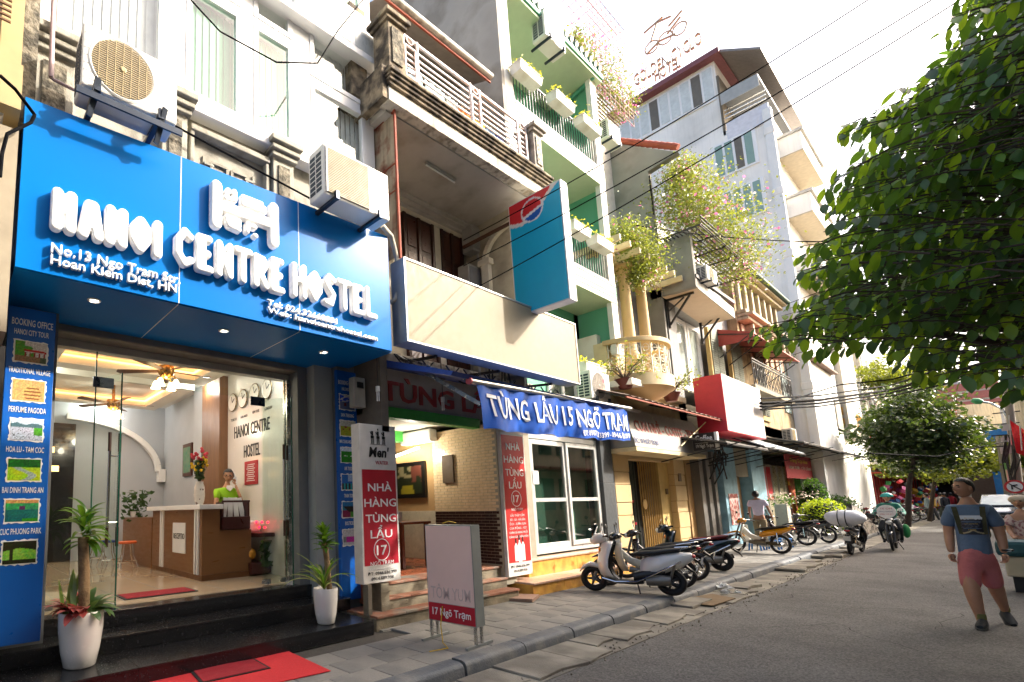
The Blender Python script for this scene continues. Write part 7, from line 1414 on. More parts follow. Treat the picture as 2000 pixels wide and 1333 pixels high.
put(underbone('yellow and black motorbike with cream frame cover parked by the man in the white tee', YEL, shield=M('pale cream cover', 'cfccc0', .4)), (-3.6, 17.45), (-4.85, 17.85), .125, .1)
put(underbone('black motorbike with chrome spokes parked behind the yellow one', BLKP), (-3.72, 20.9), (-4.95, 21.1), .125, .1)
put(underbone('grey sided motorbike with spoked wheels parked beside the black one', M('grey black paint', '4a4a4a', .3, coat=.4)), (-3.45, 22.3), (-4.6, 22.9), .125, .1)
bb = put(underbone('black motorbike with a white sack tied on its seat standing at the road edge', BLKP, spoked=False), (-2.72, 19.5), (-2.62, 20.85), .01, .08)
t_ = thing('white_sack', 'bulky white plastic sack strapped across the seat of the roadside motorbike', 'sack', (-2.7, 19.8, .9)); sk = MB().ball((-2.72, 19.65, 1.0), (.42, .24, .22), 20, 12); sk.v = [(x+.02*mn.noise(Vector((x*6, y*6, z*6))), y, z+.04*mn.noise(Vector((x*5, y*5, z*5)))) for x, y, z in sk.v]; sk.build('sack', M('white plastic sack', 'd6d6da', .4, bump=.4, bs=12), t_, smooth=80)
for dx in (-.1, .05): MB().tube([(-2.72+dx+.02*math.cos(a*.52), 19.65+.25*math.cos(a*.52), 1.0+.235*math.sin(a*.52)) for a in range(12)], .012, 5, closed=True).build('strap', BLACK, t_)
bk0 = underbone('dark motorbike nearest in the far row under the trees', BLKP, group='far row of motorbikes under the trees'); put(bk0, (-3.5, 33), (-4.5, 33.7), .1, .1)
lbs = ['red motorbike second in the far row under the trees', 'dark motorbike third in the far row', 'dark motorbike fourth in the far row, beside the tree trunk', 'motorbike fifth in the far row, partly hidden by others', 'motorbike at the far end of the row by the market goods']
for i, y in enumerate((35.2, 37.5, 39.6, 42.5, 45.5)):
    c = copy_tree(bk0, label=lbs[i]); put(c, (-3.4+.1*i, y), (-4.4+.1*i, y+.6), .1, .1)
    if i == 0:
        for ch in c.children:
            if ch.name.startswith(('side_cover', 'front_fender', 'headlamp', 'leg_shield')):
                ch.data = ch.data.copy(); ch.data.materials.clear(); ch.data.materials.append(M('red bike paint', '8e1c1e', .25, coat=.5))
BLP = M('blue plastic', '1c6cb4', .4)
def pstool(x, y, z=.12, mt=None):
    t = thing('plastic_stool', 'low blue plastic stool', 'stool', (x, y, z), 'blue plastic stools'); MB().box(x-.14, x+.14, y-.14, y+.14, z+.24, z+.27).build('seat', mt or BLP, t, bevel=.01)
    for sx in (-1, 1):
        for sy in (-1, 1): MB().bar((x+sx*.11, y+sy*.11, z+.24), (x+sx*.14, y+sy*.14, z), .03).build('leg', mt or BLP, t)
    return t
for i, (px, py) in enumerate(((1478, 1075), (1512, 1074), (1535, 1070))):
    p = at(px, py, z=.12); s = pstool(p.x, p.y); s['label'] = ['low blue plastic stool under the front of the yellow motorbike', 'low blue plastic stool under the engine of the yellow motorbike', 'low blue plastic stool behind the rear wheel of the yellow motorbike'][i]
SKIN = M('tan skin', 'a87c62', .5, var=.05, vs=20); SKIN2 = M('light tan skin', 'b98a68', .5, var=.05, vs=20); HAIR = M('black hair', '0e0b0a', .45, bump=.4, bs=120)
def body(name, edges_chain, mat, parent, sub=2, label=None):
    """edges_chain: list of chains; each chain = [(co, rx[, ry])...]; equal coordinates are welded; first vertex is the root"""
    bm = bmesh.new(); vid = {}; lay = bm.verts.layers.skin.verify(); vs = []
    def gv(c, r):
        k = tuple(round(q, 4) for q in c)
        if k not in vid:
            v = bm.verts.new(c); v[lay].radius = (r if isinstance(r, tuple) else (r, r)); vid[k] = v
            if len(vid) == 1: v[lay].use_root = True
        return vid[k]
    for ch in edges_chain:
        p = None
        for c, r in ch:
            v = gv(c, r)
            if p is not None and p is not v:
                try: bm.edges.new((p, v))
                except ValueError: pass
            p = v
    me = bpy.data.meshes.new(name); bm.to_mesh(me); bm.free()
    o = finish(name, me, mat, parent, label)
    o.modifiers.new('k', 'SKIN').use_smooth_shade = True
    q = o.modifiers.new('s', 'SUBSURF'); q.levels = q.render_levels = sub
    return o
def headmesh(c, yaw, h, mat, parent, pitch=0, w=1.):
    """face towards local +x; c = head centre, h = head height"""
    s = h/.235; m = MB(); nu, nv = 40, 30; base = []
    rot = Matrix.Rotation(yaw, 3, 'Z') @ Matrix.Rotation(pitch, 3, 'Y')
    for i in range(nv+1):
        ph = math.pi*i/nv; z = math.cos(ph)
        for j in range(nu):
            t = 2*math.pi*j/nu; x, y = math.sin(ph)*math.cos(t), math.sin(ph)*math.sin(t)
            fx = max(0, math.cos(t)) if math.sin(ph) > 0 else 0
            X, Y, Z = x*.098, y*.078, z*.117
            if Z < 0: k = -Z/.117; X = x*(.098-.018*k) if x > 0 else x*(.098-.03*k); Y = y*(.078-.026*k*k)
            if x > 0:
                g = lambda y0, z0, sy, sz: math.exp(-((Y-y0)/sy)**2-((Z-z0)/sz)**2)
                X += .026*g(0, -.018, .011, .016)*1.0+.014*g(0, .004, .009, .022)-.009*(g(.031, .012, .014, .010)+g(-.031, .012, .014, .010))+.005*(g(.03, .032, .022, .007)+g(-.03, .032, .022, .007))+.008*g(0, -.052, .02, .006)+.007*g(0, -.063, .018, .006)-.004*g(0, -.0575, .02, .0025)+.012*g(0, -.092, .02, .016)+.004*(g(.042, -.02, .016, .02)+g(-.042, -.02, .016, .02))
            base.append((X*s, Y*s*w, Z*s))
    C_ = Vector(c); m.add([C_+rot @ Vector(p) for p in base], [(i*nu+j, (i+1)*nu+j, (i+1)*nu+(j+1) % nu, i*nu+(j+1) % nu) for i in range(nv) for j in range(nu)])
    P = lambda x, y, z: C_+rot @ Vector((x*s, y*s*w, z*s))
    for sy in (-1, 1): m.ball(P(-.005, sy*.080, -.005), (.018*s, .012*s, .032*s), 10, 8, rot)
    o = m.build('head', mat, parent, smooth=80)
    e = MB(); 
    for sy in (-1, 1): e.ball(P(.081, sy*.031, .012), (.009*s, .015*s, .007*s), 10, 6, rot)
    e.build('eyes', M('dark eyes', '1a1210', .2), o, smooth=80)
    b = MB()
    for sy in (-1, 1): b.bar(P(.094, sy*.016, .031), P(.083, sy*.047, .034), .006*s, .010*s)
    b.build('eyebrows', HAIR, o); l = MB(); l.ball(P(.094, 0, -.0575), (.007*s, .022*s, .007*s), 10, 6, rot); l.build('mouth', M('lips', '7e4a42', .5), o, smooth=80)
    return o, P, rot, s
def hairmesh(P, parent, front=.055, side=-.03, back=-.07, mat=None, puff=1.0):
    m = MB(); nu, nv = 36, 16; vs = []
    for i in range(nv+1):
        for j in range(nu):
            t = 2*math.pi*j/nu; c = math.cos(t)
            zl = front if c > .55 else (side+(front-side)*max(0, (c-.25)/.3) if c > .25 else side+(back-side)*max(0, min(1, -c*1.5+.2)))
            zz = .127-(.127-zl)*(i/nv); q = max(0, 1-(zz/.127)**2)**.5 if abs(zz) < .127 else 0
            k = 1.0 if zz > 0 else 1-.12*(-zz/.1); n_ = 1+.03*mn.noise(Vector((t*4, zz*60, 1)))
            vs.append(P(.105*q*c*k*n_*puff-.004, .088*q*math.sin(t)*k*n_*puff, zz+.003))
    m.add(vs, [(i*nu+j, (i+1)*nu+j, (i+1)*nu+(j+1) % nu, i*nu+(j+1) % nu) for i in range(nv) for j in range(nu)])
    return m.build('hair', mat or HAIR, parent, smooth=80)
def hand(name, wrist, dirv, palmn, mat, parent, size=.18, curl=.6, thumb=1):
    """palm and five separate curled fingers hanging from the wrist along dirv; palmn = palm normal"""
    d = Vector(dirv).normalized(); n = Vector(palmn); n = (n-d*n.dot(d)).normalized(); sd = d.cross(n); w = Vector(wrist); k = size/.18
    ch = []; p0 = w; p1 = w+d*.045*k
    lens = (.068, .076, .07, .055)
    ch.append([(tuple(p0), .026*k), (tuple(p1), (.034*k, .018*k)), (tuple(w+d*.085*k), (.036*k, .015*k))])
    for i, L_ in enumerate(lens):
        s = (i-1.5)*.0185*k; a = w+d*.085*k+sd*s; r = .0088*k; seg = L_*k/3; c = [(tuple(w+d*.055*k+sd*s*.7), r*1.2), (tuple(a), r*1.1)]; an = .15; q = a
        for j in range(3): an += curl*.55; q = q+(d*math.cos(an)+n*math.sin(an))*seg; c.append((tuple(q), r*(.95-.1*j)))
        ch.append(c)
    a = w+d*.03*k+sd*-.03*k*thumb; q1 = a+(d*.7-sd*.5*thumb+n*.3).normalized()*.035*k; q2 = q1+(d*.85+n*.45).normalized()*.03*k; q3 = q2+(d*.8+n*.6).normalized()*.022*k
    ch.append([(tuple(w+d*.02*k), .015*k), (tuple(a), .014*k), (tuple(q1), .012*k), (tuple(q2), .0105*k), (tuple(q3), .009*k)])
    objs = [body(name, [ch[0]], mat, parent, 1)]
    for i, c in enumerate(ch[1:]): body('finger' if i < 4 else 'thumb', [c], mat, objs[0], 1)
    return objs[0]
mx, my = -.30, 10.1
man = thing('person', 'man in a blue printed t-shirt and salmon shorts walking with a backpack, looking aside', 'person', (mx, my, 0))
S = 1.0
def m_(x, y, z): return (mx+x*.9, my+y, z)     # x to the right in the picture, y away from the camera
hip = m_(0, 0, .93)
skn = body('body', [
    [(hip, .08), (m_(0, .0, 1.08), (.09, .085)), (m_(.005, 0, 1.25), (.115, .09)), (m_(.01, 0, 1.39), (.09, .075)), (m_(.01, -.005, 1.47), .062), (m_(.005, -.01, 1.57), .06)],
    [(m_(.01, 0, 1.39), (.09, .075)), (m_(-.125, 0, 1.385), .055), (m_(-.19, .01, 1.25), .056), (m_(-.205, .02, 1.1), .05), (m_(-.21, -.02, .98), .044), (m_(-.21, -.045, .86), .03)],
    [(m_(.01, 0, 1.39), (.09, .075)), (m_(.145, 0, 1.385), .055), (m_(.215, .01, 1.25), .056), (m_(.232, .02, 1.1), .05), (m_(.238, -.0, .99), .044), (m_(.238, -.03, .875), .03)],
    [(hip, .08), (m_(-.07, -.02, .86), .06), (m_(-.09, -.12, .52), .074), (m_(-.08, -.14, .36), .072), (m_(-.055, -.1, .1), .042), (m_(-.055, -.13, .06), .042)],
    [(hip, .08), (m_(.07, .03, .86), .06), (m_(.1, .12, .55), .074), (m_(.115, .22, .40), .07), (m_(.145, .42, .18), .042), (m_(.15, .44, .12), .04)]], SKIN, man)
hd, P, rt_, s_ = headmesh(m_(-.005, -.015, 1.66), R(-90-40), .242, SKIN, man, w=.84)
hairmesh(P, hd, front=.078, side=.03, back=-.05, puff=1.0)
shirt = M('slate blue cotton', '566a84', .9, var=.08, vs=7, bump=1., bs=9)
sh_ = body('tshirt', [
    [(m_(0, 0, .76), (.15, .135)), (m_(0, 0, .93), (.148, .135)), (m_(.0, 0, 1.08), (.14, .13)), (m_(.005, 0, 1.24), (.15, .13)), (m_(.01, 0, 1.37), (.135, .11)), (m_(.01, 0, 1.455), (.085, .08))],
    [(m_(.01, 0, 1.37), (.15, .115)), (m_(-.135, 0, 1.385), .09), (m_(-.185, .01, 1.27), .078), (m_(-.2, .012, 1.17), .076)],
    [(m_(.01, 0, 1.37), (.15, .115)), (m_(.155, 0, 1.385), .09), (m_(.21, .01, 1.27), .078), (m_(.225, .012, 1.17), .076)]], shirt, man)
body('shorts', [
    [(m_(0, 0, 1.0), (.135, .125)), (m_(0, 0, .84), (.14, .125)), (m_(-.08, -.05, .70), .1), (m_(-.09, -.12, .42), .088)],
    [(m_(0, 0, .84), (.14, .125)), (m_(.08, .06, .70), .1), (m_(.1, .13, .43), .088)]], M('salmon cotton', 'b4686a', .9, var=.1, bump=1., bs=10), man)
SHO = M('dark grey canvas shoe', '23282e', .7); SOL = M('grey rubber sole', '4a4a46', .7)
def shoe(cx, cy, cz, yaw, pit):
    rot = Matrix.Rotation(yaw, 3, 'Z') @ Matrix.Rotation(pit, 3, 'Y'); m = MB(); C_ = Vector(m_(cx, cy, cz)); sec = [(-.1, .03, .045, .0), (-.06, .042, .07, .0), (0, .042, .065, 0), (.06, .047, .045, 0), (.13, .045, .032, 0), (.17, .025, .02, 0)]
    n = 14; vs = []
    for (x, hy, hz, _) in sec:
        for k in range(n): a = 2*math.pi*k/n; vs.append(C_+rot @ Vector((x, hy*math.cos(a), max(-.02, hz*math.sin(a)))))
    m.add(vs, [(i*n+k, i*n+(k+1) % n, (i+1)*n+(k+1) % n, (i+1)*n+k) for i in range(5) for k in range(n)]+[tuple(range(n)), tuple(range(5*n, 6*n))]); o = m.build('shoe', SHO, man, smooth=60)
    m = MB(); m.prism([(-.11, -.035), (-.11, .035), (0, .044), (.1, .05), (.17, .03), (.18, 0), (.17, -.03), (.1, -.05), (0, -.044)], -.045, -.02, C_, rot @ Vector((1, 0, 0)), rot @ Vector((0, 1, 0)), rot @ Vector((0, 0, 1))); m.build('sole', SOL, o, bevel=.006)
    MB().tube([C_+rot @ Vector((-.045, 0, .05)), C_+rot @ Vector((-.05, 0, .11))], [.04, .037], 12).build('sock', M('olive sock', '6b6a3c', .9), man, smooth=60)
shoe(-.05, -.17, .045, R(-95), .06); shoe(.155, .42, .075, R(-75), .45)
hand('hand', m_(-.21, -.045, .86), (0, -.15, -1), (.6, -.6, 0), SKIN, man, .165, .75, -1); hand('hand', m_(.238, -.03, .875), (0, -.15, -1), (-.6, -.6, 0), SKIN, man, .165, .75, 1)
MB().tube([(mx+.238+.04*math.cos(a*.52), my-.022+.04*math.sin(a*.52), .915) for a in range(12)], .012, 6, closed=True).build('wristwatch', BLACK, man, smooth=60); MB().obox((mx+.251, my-.062, .915), (.035, .012, .035)).build('watch_face', M('silver plastic'), man, bevel=.004)
OL = M('olive webbing', '3a3a24', .9)
MB().box(mx-.12, mx+.14, my+.1, my+.24, 1.02, 1.42).build('backpack', OL, man, bevel=.05)
shev = sh_.evaluated_get(bpy.context.evaluated_depsgraph_get())
def chest_y(x, z):
    """front surface of the shirt by ray cast"""
    ok, loc, nn, _ = shev.ray_cast(Vector((x-mx, -2, z)), Vector((0, 1, 0))); return (loc.y+my-.006) if ok else my-.1
for x0, x1 in ((-.105, -.075), (.115, .10)):
    pts = [Vector((mx+x0*(1-f)+x1*f, chest_y(mx+x0*(1-f)+x1*f, z), z)) for f, z in ((0, 1.43), (.15, 1.39), (.35, 1.32), (.6, 1.24), (.8, 1.17), (1, 1.10))]
    m = MB(); vs = []
    for p in pts: vs += [p+Vector((-.022, .0, 0)), p+Vector((.022, .0, 0))]
    o = m.add(vs, [(2*i, 2*i+1, 2*i+3, 2*i+2) for i in range(5)]).build('backpack_strap', OL, man, fix=False); md = o.modifiers.new('s', 'SOLIDIFY'); md.thickness = .012; md.offset = 0
def wrap(fn, x0, x1, z0, z1, nx=26, nz=12):
    vs = []; cols = []
    for j in range(nz+1):
        for i in range(nx+1):
            x = mx+x0+(x1-x0)*i/nx; z = z0+(z1-z0)*j/nz; vs.append((x, chest_y(x, z)-.001, z)); cols += [*lin(tuple(max(0, min(1, q))**2.2 for q in fn(i/nx, j/nz))), 1]
    me = bpy.data.meshes.new('shirt_print'); me.from_pydata(vs, [], [(j*(nx+1)+i, j*(nx+1)+i+1, (j+1)*(nx+1)+i+1, (j+1)*(nx+1)+i) for j in range(nz) for i in range(nx)]); me.color_attributes.new('ink', 'FLOAT_COLOR', 'POINT').data.foreach_set('color', cols); finish('shirt_print', me, M('printed paper'), man)
wrap(lambda u, v: (.12, .13, .17) if v < .35+.2*mn.noise(Vector((u*14, 0, 0))) else (.75, .77, .8), -.1, .1, 1.255, 1.325)
wrap(lambda u, v: (.10, .12, .17) if mn.noise(Vector((u*12, v*5, 2))) < .2 else (.28, .3, .36), -.09, .1, 1.175, 1.243)
wrap(lambda u, v: (.6, .55, .42) if abs(v-.25-.5*math.exp(-((u-.5)/.2)**2)) < .12 else (.11, .13, .18), -.08, .11, 1.095, 1.163)
YT_ = M('yellow print letters', 'c9a53c', .8)
for s, x, z, w in (('BE YOU', -.035, 1.285, .07), ('NO COMPASS', -.04, 1.218, .1), ('FREE', -.02, 1.147, .06)):
    o = text(s, (mx+x, chest_y(mx+x+w/2, z)-.004, z), .014, YT_, man, right=(1, 0, 0), up=(0, 0, 1), width=w, extrude=.0005)
    for v in o.data.vertices: v.co.y = chest_y(v.co.x+mx, v.co.z)-.004-my
wy, wx = 3.8, -7.95
wo = thing('person', 'woman in a lime green collared shirt and glasses holding a phone behind the reception desk', 'person', (wx, wy, .6))
W_ = lambda x, y, z: (wx+x, wy+y, .6+z)     # x towards the street
body('body', [[(W_(0, 0, .85), .1), (W_(0, 0, 1.1), .1), (W_(0, 0, 1.32), (.08, .08)), (W_(.0, 0, 1.42), .045), (W_(.02, 0, 1.5), .045)],
    [(W_(0, 0, 1.32), (.08, .08)), (W_(0, .16, 1.3), .045), (W_(.1, .24, 1.1), .036), (W_(.2, .14, 1.22), .03), (W_(.14, .085, 1.42), .022)],
    [(W_(0, 0, 1.32), (.08, .08)), (W_(0, -.16, 1.3), .045), (W_(.06, -.24, 1.08), .036), (W_(.25, -.2, 1.0), .028)]], SKIN2, wo)
LIME = M('lime green polo', '8fc81e', .85, var=.04)
body('polo_shirt', [[(W_(0, 0, .8), (.13, .12)), (W_(0, 0, 1.1), (.13, .12)), (W_(0, 0, 1.29), (.11, .1)), (W_(.0, 0, 1.385), (.06, .06))], [(W_(0, 0, 1.29), (.11, .1)), (W_(0, .16, 1.31), .065), (W_(.05, .205, 1.2), .058)], [(W_(0, 0, 1.29), (.11, .1)), (W_(0, -.16, 1.31), .065), (W_(.03, -.205, 1.18), .058)]], LIME, wo)
MB().prism([(-.06, 0), (0, -.05), (.06, 0), (.045, .05), (-.045, .05)], 0, .02, W_(.085, 0, 1.36), (0, 1, 0), (-.2, 0, .98), (1, 0, .2)).build('collar', WHITE, wo, bevel=.004)
hd, P, rt_, s_ = headmesh(W_(.05, 0, 1.575), R(-28), .225, SKIN2, wo, pitch=.25)
hairmesh(P, hd, front=.075, side=-.02, back=-.09, puff=1.08)
m = MB()
for s in (-1, 1):
    c = [P(.102, s*.031+.023*math.cos(a*.785), .010+.016*math.sin(a*.785)) for a in range(8)]; m.tube(c, .0028, 5, closed=True); m.tube([P(.1, s*.054, .014), P(.0, s*.082, .012)], .0028, 5)
m.tube([P(.104, -.008, .012), P(.104, .008, .012)], .0028, 5); m.build('glasses', BLACK, hd)
hand('hand', W_(.14, .085, 1.42), (-.35, .05, 1), (0, -1, .1), SKIN2, wo, .15, .9, 1)
t_ = thing('telephone_handset', 'white telephone handset held to the ear of the receptionist', 'telephone', W_(.1, .1, 1.5)); MB().tube([W_(.06, .095, 1.60), W_(.1, .12, 1.52), W_(.15, .1, 1.44)], [.02, .014, .02], 10).build('handset', WHITE, t_, smooth=60)
ox, oy = -4.75, 20.4
mo = thing('person', 'man in a white t-shirt seen from behind walking into the doorway by the yellow motorbike', 'person', (ox, oy, .12))
O_ = lambda x, y, z: (ox+x, oy+y, .12+z)
body('body', [[(O_(0, 0, .9), .1), (O_(0, 0, 1.2), (.1, .09)), (O_(0, 0, 1.38), .08), (O_(-.02, .02, 1.48), .05)], [(O_(0, 0, 1.38), .08), (O_(-.18, 0, 1.35), .05), (O_(-.24, .05, 1.1), .038), (O_(-.26, .15, .92), .026), (O_(-.26, .18, .84), .03)], [(O_(0, 0, 1.38), .08), (O_(.18, 0, 1.35), .05), (O_(.27, -.02, 1.1), .038), (O_(.33, -.04, .86), .026), (O_(.34, -.05, .78), .03)],
    [(O_(0, 0, .9), .1), (O_(-.09, 0, .8), .08), (O_(-.1, .06, .45), .05), (O_(-.1, .0, .06), .035), (O_(-.12, .1, .04), .035)], [(O_(0, 0, .9), .1), (O_(.09, 0, .8), .08), (O_(.1, -.05, .45), .05), (O_(.1, -.12, .06), .035), (O_(.08, -.02, .04), .035)]], SKIN, mo)
body('tshirt', [[(O_(0, 0, .86), (.16, .13)), (O_(0, 0, 1.1), (.15, .12)), (O_(0, 0, 1.33), (.13, .1)), (O_(-.01, 0, 1.41), (.07, .07))], [(O_(0, 0, 1.33), (.13, .1)), (O_(-.17, 0, 1.36), .075), (O_(-.225, .02, 1.2), .07)], [(O_(0, 0, 1.33), (.13, .1)), (O_(.17, 0, 1.36), .075), (O_(.235, 0, 1.2), .07)]], M('white lilac cotton', 'd6ccdc', .9, bump=.3, bs=15), mo)
body('trousers', [[(O_(0, 0, .9), (.13, .11)), (O_(-.09, 0, .75), .1), (O_(-.1, .06, .45), .08), (O_(-.1, .0, .14), .07)], [(O_(0, 0, .9), (.13, .11)), (O_(.09, 0, .75), .1), (O_(.1, -.05, .45), .08), (O_(.1, -.12, .14), .07)]], M('khaki cotton', '8a7a5c', .9, bump=.3), mo)
hd, P, rt_, s_ = headmesh(O_(-.03, .04, 1.58), R(115), .23, SKIN, mo); hairmesh(P, hd, front=.05, side=-.03, back=-.08, puff=1.05)
rb = put(underbone('black motorbike ridden along the road by the rider in the green helmet', BLKP, spoked=False, group='motorbikes on the road'), (-2.14, 22.7), (-2.10, 21.45), .01, 0)
rx, ry = -2.12, 22.2
ri = thing('person', 'rider in a green jacket and teal helmet on the black motorbike on the road', 'person', (rx, ry, .0)); Q = lambda x, y, z: (rx+x, ry+y, z)
body('body', [[(Q(0, .1, .86), .1), (Q(0, .05, 1.1), .11), (Q(0, 0, 1.3), .09), (Q(0, -.03, 1.4), .05)], [(Q(0, 0, 1.3), .09), (Q(-.17, 0, 1.28), .05), (Q(-.28, -.12, 1.08), .04), (Q(-.3, -.42, 1.02), .028), (Q(-.3, -.48, 1.02), .032)], [(Q(0, 0, 1.3), .09), (Q(.17, 0, 1.28), .05), (Q(.28, -.12, 1.08), .04), (Q(.3, -.42, 1.02), .028), (Q(.3, -.48, 1.02), .032)],
    [(Q(0, .1, .86), .1), (Q(-.14, -.1, .82), .08), (Q(-.2, -.35, .62), .055), (Q(-.17, -.15, .28), .04), (Q(-.17, -.3, .25), .035)], [(Q(0, .1, .86), .1), (Q(.14, -.1, .82), .08), (Q(.2, -.35, .62), .055), (Q(.17, -.15, .28), .04), (Q(.17, -.3, .25), .035)]], M('dark trousers', '1e2226', .9), ri)
body('jacket', [[(Q(0, .1, .85), (.15, .13)), (Q(0, .05, 1.1), (.16, .13)), (Q(0, 0, 1.28), .12), (Q(0, -.03, 1.36), .07)], [(Q(0, 0, 1.28), .12), (Q(-.18, 0, 1.28), .075), (Q(-.29, -.12, 1.08), .06), (Q(-.3, -.38, 1.02), .045)], [(Q(0, 0, 1.28), .12), (Q(.18, 0, 1.28), .075), (Q(.29, -.12, 1.08), .06), (Q(.3, -.38, 1.02), .045)]], M('teal green jacket', '1e6a5a', .8, c2='d0d8d4', stain=(5, .6, .65)), ri)
hd, P, rt_, s_ = headmesh(Q(0, -.06, 1.52), R(-92), .23, SKIN, ri)
m = MB().ball(P(-.01, 0, .03), (.14, .12, .115), 24, 12); m.v = [v for v in m.v]; hm_ = m.build('helmet', M('teal helmet', '2a9a90', .2, coat=.6), ri, smooth=80)
for v in hm_.data.vertices:
    if v.co.z+ri.location.z < P(0, 0, .015).z: v.co.z = P(0, 0, .015).z-ri.location.z
t_ = thing('round_placard', 'round white placard with red and green lettering on the front of the ridden motorbike', 'sign', Q(0, -.6, 1.0)); MB().lathe([(.19, 0), (.19, .02)], Q(0, -.62, 1.12), 28, 'y').build('disc', M('printed white disc', 'e0dcd6', .5), t_)
text('TE OM', Q(-.12, -.622, 1.18), .05, M('red sign letters'), t_, right=(1, 0, 0), width=.24, extrude=.001); text('PHO HANG', Q(-.13, -.622, 1.1), .04, M('dull blue letters'), t_, right=(1, 0, 0), width=.26, extrude=.001); text('0986 115 013', Q(-.13, -.622, 1.03), .035, M('red sign letters'), t_, right=(1, 0, 0), width=.26, extrude=.001)
t_ = thing('green_bag', 'green cloth bag hanging at the side of the ridden motorbike', 'bag', Q(.3, .1, .4)); b_ = MB().ball(Q(.27, 0, .55), (.09, .16, .2), 14, 10); b_.build('bag', M('green cloth bag', '1f7a40', .8), t_, smooth=80)
sx_, sy_ = .13, 14.6
sp = thing('person', 'person in a pale floral shirt and cap at the right edge beside the crate', 'person', (sx_, sy_, 0)); V_ = lambda x, y, z: (sx_+x, sy_+y, z)
body('body', [[(V_(0, 0, .75), .1), (V_(0, 0, 1.15), .1), (V_(0, 0, 1.32), .05)], [(V_(0, 0, 1.15), .1), (V_(-.13, -.05, 1.16), .045), (V_(-.16, -.12, .96), .036), (V_(-.12, -.3, .84), .028), (V_(-.1, -.36, .82), .03)], [(V_(0, 0, 1.15), .1), (V_(.13, -.05, 1.16), .045), (V_(.2, -.12, .96), .036), (V_(.18, -.3, .84), .028)],
    [(V_(0, 0, .75), .1), (V_(-.1, -.1, .72), .08), (V_(-.12, -.3, .68), .06), (V_(-.1, -.28, .1), .04)], [(V_(0, 0, .75), .1), (V_(.1, -.1, .72), .08), (V_(.12, -.3, .68), .06), (V_(.1, -.28, .1), .04)]], SKIN, sp)
body('floral_shirt', [[(V_(0, 0, .72), (.14, .13)), (V_(0, 0, 1.1), (.13, .12)), (V_(0, 0, 1.24), .07)], [(V_(0, 0, 1.1), (.13, .12)), (V_(-.13, -.04, 1.16), .075), (V_(-.155, -.1, 1.0), .065)], [(V_(0, 0, 1.1), (.13, .12)), (V_(.13, -.04, 1.16), .075), (V_(.19, -.1, 1.0), .065)]], M('pale floral cotton', 'b8a29c', .9, c2='8a5a62', stain=(26, .5, .56), bump=.2), sp)
hd, P, rt_, s_ = headmesh(V_(0, -.02, 1.42), R(-100), .22, SKIN, sp); MB().ball(P(-.01, 0, .05), (.115, .1, .08), 20, 10).build('cap', M('pale cap', 'b9aa96', .8), sp, smooth=80)
t_ = thing('market_cart', 'teal and cream box cart standing in front of the floral shirted person', 'cart', (.02, 14, 0)); MB().box(-.13, .6, 13.7, 14.2, .25, .56).build('cream_box', M('cream plastic crate', 'b0a690', .7), t_, bevel=.02); MB().box(-.2, .65, 13.65, 14.25, .57, .82).build('teal_cover', M('dark teal cover', '1c4a52', .6), t_, bevel=.06); MB().box(-.08, .5, 13.8, 14.1, .0, .25).build('cart_frame', DARKMETAL, t_)
def walker(x, y, top, legs, label, yaw=0, h=1.65):
    t = thing('person', label, 'person', (x, y, 0), 'people far down the street'); k = h/1.7; r_ = random.Random(int(y*7)); a = Vector((math.cos(yaw), math.sin(yaw), 0)); b = Vector((-a.y, a.x, 0))
    V = lambda f, s, z: tuple(Vector((x, y, z*k))+a*f+b*s); st = r_.uniform(.05, .16)
    body('legs', [[(V(0, 0, .9), (.12, .1)), (V(st, -.09, .48), .07), (V(st*.8, -.09, .06), .05)], [(V(0, 0, .9), (.12, .1)), (V(-st, .09, .48), .07), (V(-st*1.6, .09, .08), .05)]], legs, t, 1)
    body('body', [[(V(0, 0, .85), (.14, .11)), (V(0, 0, 1.15), (.14, .11)), (V(0, 0, 1.36), .1), (V(0, 0, 1.47), .05)], [(V(0, 0, 1.36), .1), (V(0, -.18, 1.34), .06), (V(.05, -.23, 1.08), .045), (V(.15, -.22, .86), .03)], [(V(0, 0, 1.36), .1), (V(0, .18, 1.34), .06), (V(-.05, .23, 1.08), .045), (V(-.05, .24, .82), .03)]], top, t, 1)
    m = MB().ball(V(.01, 0, 1.58), (.09, .085, .12), 12, 8); m.build('head', SKIN, t, smooth=80); MB().ball(V(-.015, 0, 1.62), (.1, .095, .11), 12, 8).build('hair', HAIR, t, smooth=80)
cw = [('c9c2b4', '3a4238', 'person in a pale shirt near the middle of the far road'), ('8e1c24', '20242c', 'person in a dark red top far down the road'), ('1e2430', '16181c', 'person in dark clothes walking away far down the road'), ('c9a44a', '30343a', 'person in a yellow top by the far tree'), ('7a8a90', '2a2a2c', 'person in a grey top by the market goods'), ('d8d4cc', '44484e', 'person in a white top beyond the far motorbikes')]
for i, (px, py, y) in enumerate(((1842, 1000, 50), (1862, 998, 56), (1850, 1003, 48), (1825, 1005, 46), (1815, 1006, 44), (1878, 996, 60))):
    p = at(px, py, y=y); walker(p.x, y, M('cloth '+cw[i][0], cw[i][0], .9), M('cloth '+cw[i][1], cw[i][1], .9), cw[i][2], R(90+20*i), 1.62)
def shell(name, label, x0, x1, y0, y1, z1, mat, cat='building', group=None):
    t = thing(name, label, cat, ((x0+x1)/2, (y0+y1)/2, 0), group); MB().box(x0, x1, y0, y1, 0, z1).build('wall', mat, t); return t
